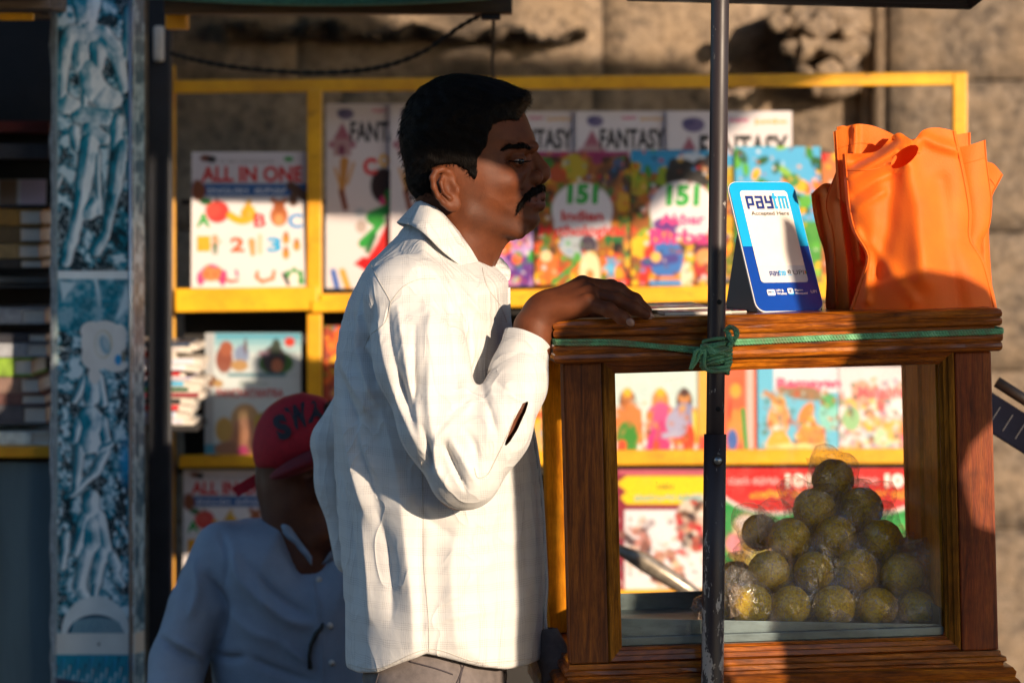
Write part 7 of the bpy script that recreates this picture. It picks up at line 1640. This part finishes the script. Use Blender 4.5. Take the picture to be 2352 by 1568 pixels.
for sg in (-1, 1):
    bm = bmesh.new(); add_box(bm, xat(960), xat(1165), sg * .09 - .045, sg * .09 + .045, 0, .055, .02); bm_obj('sandal', bm, simple('brown_sandal', (.06, .03, .02), .6, .3, 30, .2), man)
# ================================================================ SEATED MAN BEHIND
YM = 0.62
sit = empty('person', (W(600, 0, YM).x, YM, 0), 'seated man in a blue grey shirt and red cap, partly hidden behind the standing man', 'person')
def S3(px, py, dy=0.0): v_ = W(px, py, YM); return (v_.x, YM + dy, v_.z)
def sow(P): return [(W(a, b, YM).x, W(a, b, YM).z) for a, b in P]
gq = Grid((W(300, 0, YM).x, YM - .17, W(0, 1760, YM).z), (W(960, 0, YM).x, YM + .16, W(0, 1150, YM).z), .0045)
chest = [(655, 1186), (610, 1190), (560, 1194), (518, 1202), (484, 1222), (465, 1262), (452, 1330), (470, 1450), (490, 1560), (490, 1740), (900, 1740), (900, 1560), (900, 1380), (880, 1290), (840, 1245), (790, 1225), (745, 1235), (725, 1270)]
dq = gq.outline(sow(chest)); q_ = gq.pillow(dq, .105, .11, YM + .01)
q_ = smin(q_, gq.chain([S3(515, 1264, -.01), S3(455, 1390, -.03), S3(415, 1510, -.04)], [.048, .045, .043]), .016)
q_ = smin(q_, gq.chain([S3(415, 1510, -.04), S3(404, 1600, -.07), S3(470, 1700, -.12)], [.043, .043, .042]), .016)
qV, qF = gq.mesh(q_); qV = lap(qV, qF, 1)
scq = K * (DC + qV[:, 1]) / DC; PX, PY = qV[:, 0] / scq + 1176, HY - (qV[:, 2] - ZC) / scq; sV_keep = sV; sV = qV
dsp = np.zeros(len(qV))
def SZ(P): return [(x * .3418, 1091 + y * .3418) for x, y in P]
for P_, w_, h_ in (([(1400, 690), (1500, 860), (1480, 1050), (1380, 1300)], 14, -.022), ([(1560, 480), (1620, 700), (1900, 950), (2080, 1000)], 16, .012), ([(1640, 560), (1850, 800), (2090, 950)], 12, -.010), ([(1480, 380), (1530, 560), (1500, 760)], 9, -.008),
                   ([(1300, 560), (1330, 760), (1270, 950)], 12, .010), ([(1060, 1080), (1200, 1180), (1330, 1250)], 9, -.014), ([(1180, 1110), (1300, 1180), (1400, 1260)], 7, .009), ([(1440, 1210), (1560, 1225), (1640, 1215)], 8, -.012), ([(1700, 1230), (1850, 1300), (2100, 1390)], 9, -.010),
                   ([(1900, 430), (1980, 600), (2080, 720)], 10, -.007), ([(1150, 820), (1100, 950), (1060, 1050)], 12, -.008), ([(1520, 900), (1700, 1050), (1900, 1120)], 20, .008), ([(1900, 1130), (2060, 1260)], 10, .008), ([(1700, 640), (1800, 900)], 12, .006), ([(2090, 700), (2130, 900), (2170, 1300)], 5, .005)):
    dsp += vfold(SZ(P_), w_, h_)
vn = vnormals(qV, qF)
if vn[np.argmin(qV[:, 1])][1] > 0: qF = qF[:, ::-1].copy(); vn = -vn
qV = qV + (vn * .4 + np.array([0, -.6, 0])) * (dsp * np.clip(-vn[:, 1] * 1.4, 0, 1))[:, None]; sV = sV_keep
shirt2 = mesh_obj('shirt', qV, qF, M_BLUE, sit, True)
# body: head, neck, chest core, seated legs
gk = Grid((W(560, 0, YM).x, YM - .13, W(0, 1330, YM).z), (W(860, 0, YM).x, YM + .13, W(0, 885, YM).z), .0032)
hd = gk.ell(S3(690, 1015, .0), (.074, .070, .076)); hd = smin(hd, gk.ell(S3(704, 1100, -.012), (.060, .058, .070), -.25), .03); hd = smin(hd, gk.cone(S3(702, 1165, -.030), S3(740, 1215, -.045), .036, .026), .025)
hd = smin(hd, gk.cone(S3(668, 1130, .01), S3(712, 1290, .0), .054, .060), .02)
hd = smin(hd, gk.chain([S3(745, 1090, -.080), S3(765, 1125, -.094)], [.010, .015]), .012)
hd = smin(hd, gk.ell(S3(716, 1118, -.052), (.024, .020, .020)), .014)
hd = smax(hd, -gk.ell(S3(728, 1082, -.075), (.014, .012, .009)), .008)
er = gk.ell(S3(612, 1108, -.012), (.016, .010, .034), .18); er = smax(er, -gk.ell(S3(612, 1104, -.022), (.008, .008, .020), .18), .004); hd = smin(hd, er, .008)
kV, kF = gk.mesh(hd)
gl_ = Grid((W(300, 0, YM).x, YM - .62, 0.0), (W(960, 0, YM).x, YM + .16, W(0, 1230, YM).z), .012)
lb = gl_.cone(S3(690, 1450, .01), S3(690, 1700, .01), .060, .085)
for a in (560, 800): lb = smin(lb, gl_.chain([(W(a, 0, YM).x, YM, .62), (W(a, 0, YM).x, YM - .42, .60), (W(a, 0, YM).x, YM - .42, .10)], [.075, .058, .042]), .03)
lV, lF = gl_.mesh(lb); bV2, bF2 = join_parts([(kV, kF), (lV, lF)])
mesh_obj('body', bV2, bF2, M_SKIN2, sit, True)
go = Grid((W(430, 0, YM).x, YM - .62, 0.08), (W(960, 0, YM).x, YM + .16, .76), .010)
tq = None
for a in (560, 800):
    c_ = go.chain([(W(a, 0, YM).x, YM, .62), (W(a, 0, YM).x, YM - .42, .60), (W(a, 0, YM).x, YM - .42, .14)], [.098, .078, .070]); tq = c_ if tq is None else smin(tq, c_, .03)
oV, oF = go.mesh(tq); mesh_obj('trousers', oV, oF, M_TROUS, sit, True)
# cap: crown, brim, strap, lettering
M_CAP = simple('red_cap_cloth', (0.42, 0.008, 0.018), .8, .2, 120, .4); M_CAPD = simple('dark_red_brim', (0.15, 0.004, 0.010), .8, .2, 120, .4)
gc = Grid((W(560, 0, YM).x, YM - .16, W(0, 1120, YM).z), (W(860, 0, YM).x, YM + .13, W(0, 880, YM).z), .003)
cr = gc.ell(S3(694, 1008, -.004), (.0765, .080, .076)); cap_o = [(583, 1075), (580, 1020), (590, 968), (612, 935), (650, 910), (694, 899), (740, 908), (780, 935), (815, 985), (830, 1040), (812, 1062), (760, 1020), (700, 1040), (650, 1072), (630, 1068)]
cr = smin(cr, gc.ell(S3(650, 1030, .0), (.050, .074, .046)), .02); cr = smax(cr, gc.outline(sow(cap_o)), .008)
cV, cF = gc.mesh(cr); mesh_obj('cap', cV, cF, M_CAP, sit, True)
gbm = gc.ell(S3(716, 1048, -.088), (.066, .056, .014), .42); bV_, bF_ = gc.mesh(gbm); mesh_obj('cap_brim', bV_, bF_, M_CAPD, sit, True)
bvq = BVHTree.FromPolygons([Vector(v_) for v_ in cV], [tuple(f) for f in cF])
for (t_, cx, cy, wd, hh_, rot) in (('S', 648, 980, 34, 60, 22), ('W', 684, 956, 50, 56, 18), ('A', 724, 944, 42, 50, 10), ('G', 758, 940, 30, 42, 2)):
    gv, gf_, gw_, gh_ = text_geo(t_, .06); V = []
    for q in gv:
        a = (q[0] / gw_ - .5) * wd; b = (q[1] / gh_ - .5) * hh_; r_ = R(rot); px = cx + a * math.cos(r_) - b * math.sin(r_); py = cy - a * math.sin(r_) - b * math.cos(r_)
        o_ = Vector((0, -DC, ZC)); d_ = (W(px, py, 0) - o_).normalized(); h_ = bvq.ray_cast(o_, d_)[0]; V.append((h_ or W(px, py, YM - .08)) - d_ * .003)
    mesh_obj('cap_lettering', V, gf_, simple('black_embroidery', (.022, .016, .022), .7, .2, 200, .3), sit)
bm = bmesh.new(); a = Vector(S3(538, 1132, .02)); b = Vector(S3(592, 1100, .0)); dv = (b - a); th = math.atan2(dv.z, dv.x); add_box(bm, 0, dv.length, -.002, .002, -.0085, .0085, .001, Matrix.Translation(a) @ Matrix.Rotation(-th, 4, 'Y')); bm_obj('cap_strap', bm, M_CAP, sit)
# collar, placket buttons, black cord
bv2 = BVHTree.FromPolygons([Vector(v_) for v_ in qV], [tuple(f) for f in qF])
def hit2(px, py, lift=.001):
    o_ = Vector((0, -DC, ZC)); d_ = (W(px, py, 0) - o_).normalized(); h_ = bv2.ray_cast(o_, d_)[0]; return (h_ if h_ else W(px, py, YM - .1)) - d_ * lift
strip('collar', [S3(650, 1176, -.035), S3(668, 1196, -.052), S3(692, 1228, -.060), S3(722, 1268, -.066)], [hit2(636, 1200, .004), hit2(652, 1226, .006), hit2(684, 1262, .008), hit2(716, 1300, .008)], M_BLUE, sit, bulge=.006)
strip('collar', [S3(770, 1250, -.066), S3(795, 1226, -.055), S3(812, 1200, -.04)], [hit2(738, 1296, .006), hit2(790, 1275, .006), hit2(835, 1258, .006)], M_BLUE, sit, bulge=.005)
for (px, py) in ((733, 1330), (758, 1436), (762, 1521)): disc('button', hit2(px, py), (0, -1, 0), .0048, .002, M_BTN, sit)
tube('black_cord', [hit2(*p, .004) for p in ((742, 1430), (738, 1440), (725, 1455), (714, 1480), (710, 1505), (712, 1535))], [.002, .003, .0035, .003, .003, .0035], simple('black_cord', (.012, .014, .012), .5, .4, 90, .2), sit, 10)
pk = catmull([hit2(*p, .0006) for p in ((716, 1300), (722, 1350), (735, 1400), (742, 1470), (740, 1530), (742, 1567))], 6); tube('placket_edge', pk, .0012, M_BLUE, sit, 6)
# stool he sits on
st_ = empty('stool', (W(680, 0, YM).x, YM + .03, 0), 'low dark stool under the seated man', 'stool')
box('seat', W(520, 0, YM).x, W(840, 0, YM).x, YM - .12, YM + .15, .50, .53, M_BLKWOOD, st_, .005)
for a in (535, 815):
    for dy in (-.10, .12): box('leg', W(a, 0, YM).x, W(a, 0, YM).x + .03, YM + dy, YM + dy + .03, 0, .50, M_BLKWOOD, st_, .002)
# ================================================================ ADDED SHADOW BLOCKERS (unseen; outlines cut to cast the shadows in view)
YO = -1.3
def card(name, pts, y, th, mat, parent):
    n = len(pts); V = [(u, y, v_) for u, v_ in pts] + [(u, y + th, v_) for u, v_ in pts]
    F = [tuple(range(n)), tuple(range(2 * n - 1, n - 1, -1))] + [(i, i + n, (i + 1) % n + n, (i + 1) % n) for i in range(n)]
    return mesh_obj(name, V, F, mat, parent)
aw = empty('shadow_canvas', (1.6, YO, 2.0), 'added brown canvas above and outside the picture, outline cut to cast shadows', 'awning')
M_CANV = simple('blocker_canvas', (0.05, 0.045, 0.045), .9, .3, 60, .4)
card('valance', [(.42, 1.945), (.60, 1.935), (.70, 1.918), (.76, 1.910), (.812, 1.900), (.832, 1.86), (.843, 1.785), (.93, 1.785), (.955, 2.66), (.42, 2.66)], YO, .012, M_CANV, aw)  # added blocker, lower edge cut to lay a shade line across the head
card('valance', [(.956, 2.27), (1.2, 2.265), (1.6, 2.235), (1.75, 2.185), (1.85, 2.19), (1.98, 2.215), (2.06, 2.27), (2.14, 2.36), (2.24, 2.44), (2.33, 2.475), (2.95, 2.50), (2.70, 2.78), (2.6, 2.782), (2.2, 2.79), (2.1, 2.85), (1.9, 3.0), (.956, 3.0)], YO, .012, M_CANV, aw)  # added blocker, edges cut to shade the upper books, rail and wall
box('shadow_canvas_post', .93, .96, YO - .02, YO + .01, 0, 2.8, M_WZ, aw, .003)
M_FILLCLOTH, nt_, bs = new_mat('sun_fill_cloth'); v = coords(nt_); n1 = noise(nt_, v, 30, 4); nt_.links.new(ramp(nt_, n1, [(.3, (.60, .54, .44)), (.7, (.72, .66, .55))]), bs.inputs['Base Color']); bs.inputs['Roughness'].default_value = .9
tl = N(nt_, 'ShaderNodeBsdfTranslucent', Color=(0.78, 0.66, 0.50, 1)); mx = nt_.nodes.new('ShaderNodeMixShader'); mx.inputs[0].default_value = .55  # translucent so sun through the added cloth gives the cart warm fill
nt_.links.new(bs.outputs[0], mx.inputs[1]); nt_.links.new(tl.outputs[0], mx.inputs[2]); nt_.links.new(mx.outputs[0], nt_.nodes['Material Output'].inputs[0])
nb = empty('shadow_cloth', (.9, YO, 0), 'narrow added cream cloth outside the picture on the right, cut to cast shadow', 'rack')
card('cloth', [(.775, 1.06), (1.045, 1.06), (1.045, 1.60), (1.03, 1.76), (.862, 1.77), (.838, 1.70), (.802, 1.655), (.778, 1.60)], YO, .004, M_FILLCLOTH, nb)  # added blocker, outline cut to shade the shirt front and cart left
for a in (.80, 1.01): box('rack_leg', a, a + .02, YO + .005, YO + .025, 0, 1.07, M_BLKWOOD, nb, .002)
nc = empty('shadow_sheet', (1.4, YO, 0), 'added cream sheet on two legs outside the picture, cut to cast shadow', 'cloth')
card('sheet', [(1.085, 1.06), (1.50, 1.06), (1.50, 1.37), (1.405, 1.40), (1.385, 1.47), (1.40, 1.51), (1.43, 1.54), (1.50, 1.55), (1.50, 1.70), (1.46, 1.735), (1.40, 1.75), (1.33, 1.748), (1.275, 1.735), (1.264, 1.80), (1.250, 1.845), (1.232, 1.855), (1.218, 1.80), (1.214, 1.70), (1.225, 1.645), (1.13, 1.22)], YO + .001, .004, M_FILLCLOTH, nc)  # added blocker, notched to shape the shade on cart, stand and bags

for a in (1.12, 1.42): box('leg', a, a + .025, YO + .004, YO + .028, 0, 1.07, M_BLKWOOD, nc, .002)

# added unseen buildings across the street, placed to hide the low sky
M_PLAS = simple('ochre_plaster', (0.24, 0.18, 0.12), .9, .25, 2, .3); M_WIN = simple('dark_window', (0.03, 0.03, 0.035), .3, .2, 3, 0)
for i, (xa, xb, hh_, lab) in enumerate(((-17, -9.2, 5.2, 'long added ochre building, furthest left behind the camera, hiding the low sky'), (-9, -2.7, 6.0, 'tallest added ochre building behind the camera, hiding the low sky'), (-2.5, 4.3, 5.4, 'added ochre building directly behind the camera, hiding the low sky'))):
    b_ = empty('added_building', ((xa + xb) / 2, -12, 0), lab, 'building')
    box('wall', xa, xb, -16, -12, 0, hh_, M_PLAS, b_, 0); box('roof', xa - .1, xb + .1, -16.1, -11.85, hh_ + .002, hh_ + .15, M_PLAS, b_, 0)
    n_ = 3
    for k in range(n_):
        x_ = xa + (xb - xa) * (k + .5) / n_; box('window', x_ - .5, x_ + .5, -12.02, -11.99, 3.2, 4.4, M_WIN, b_, 0)
        if k != 1: box('window', x_ - .5, x_ + .5, -12.02, -11.99, 1.0, 2.2, M_WIN, b_, 0)
        else: box('door', x_ - .45, x_ + .45, -12.02, -11.99, 0, 2.1, M_WIN, b_, 0)
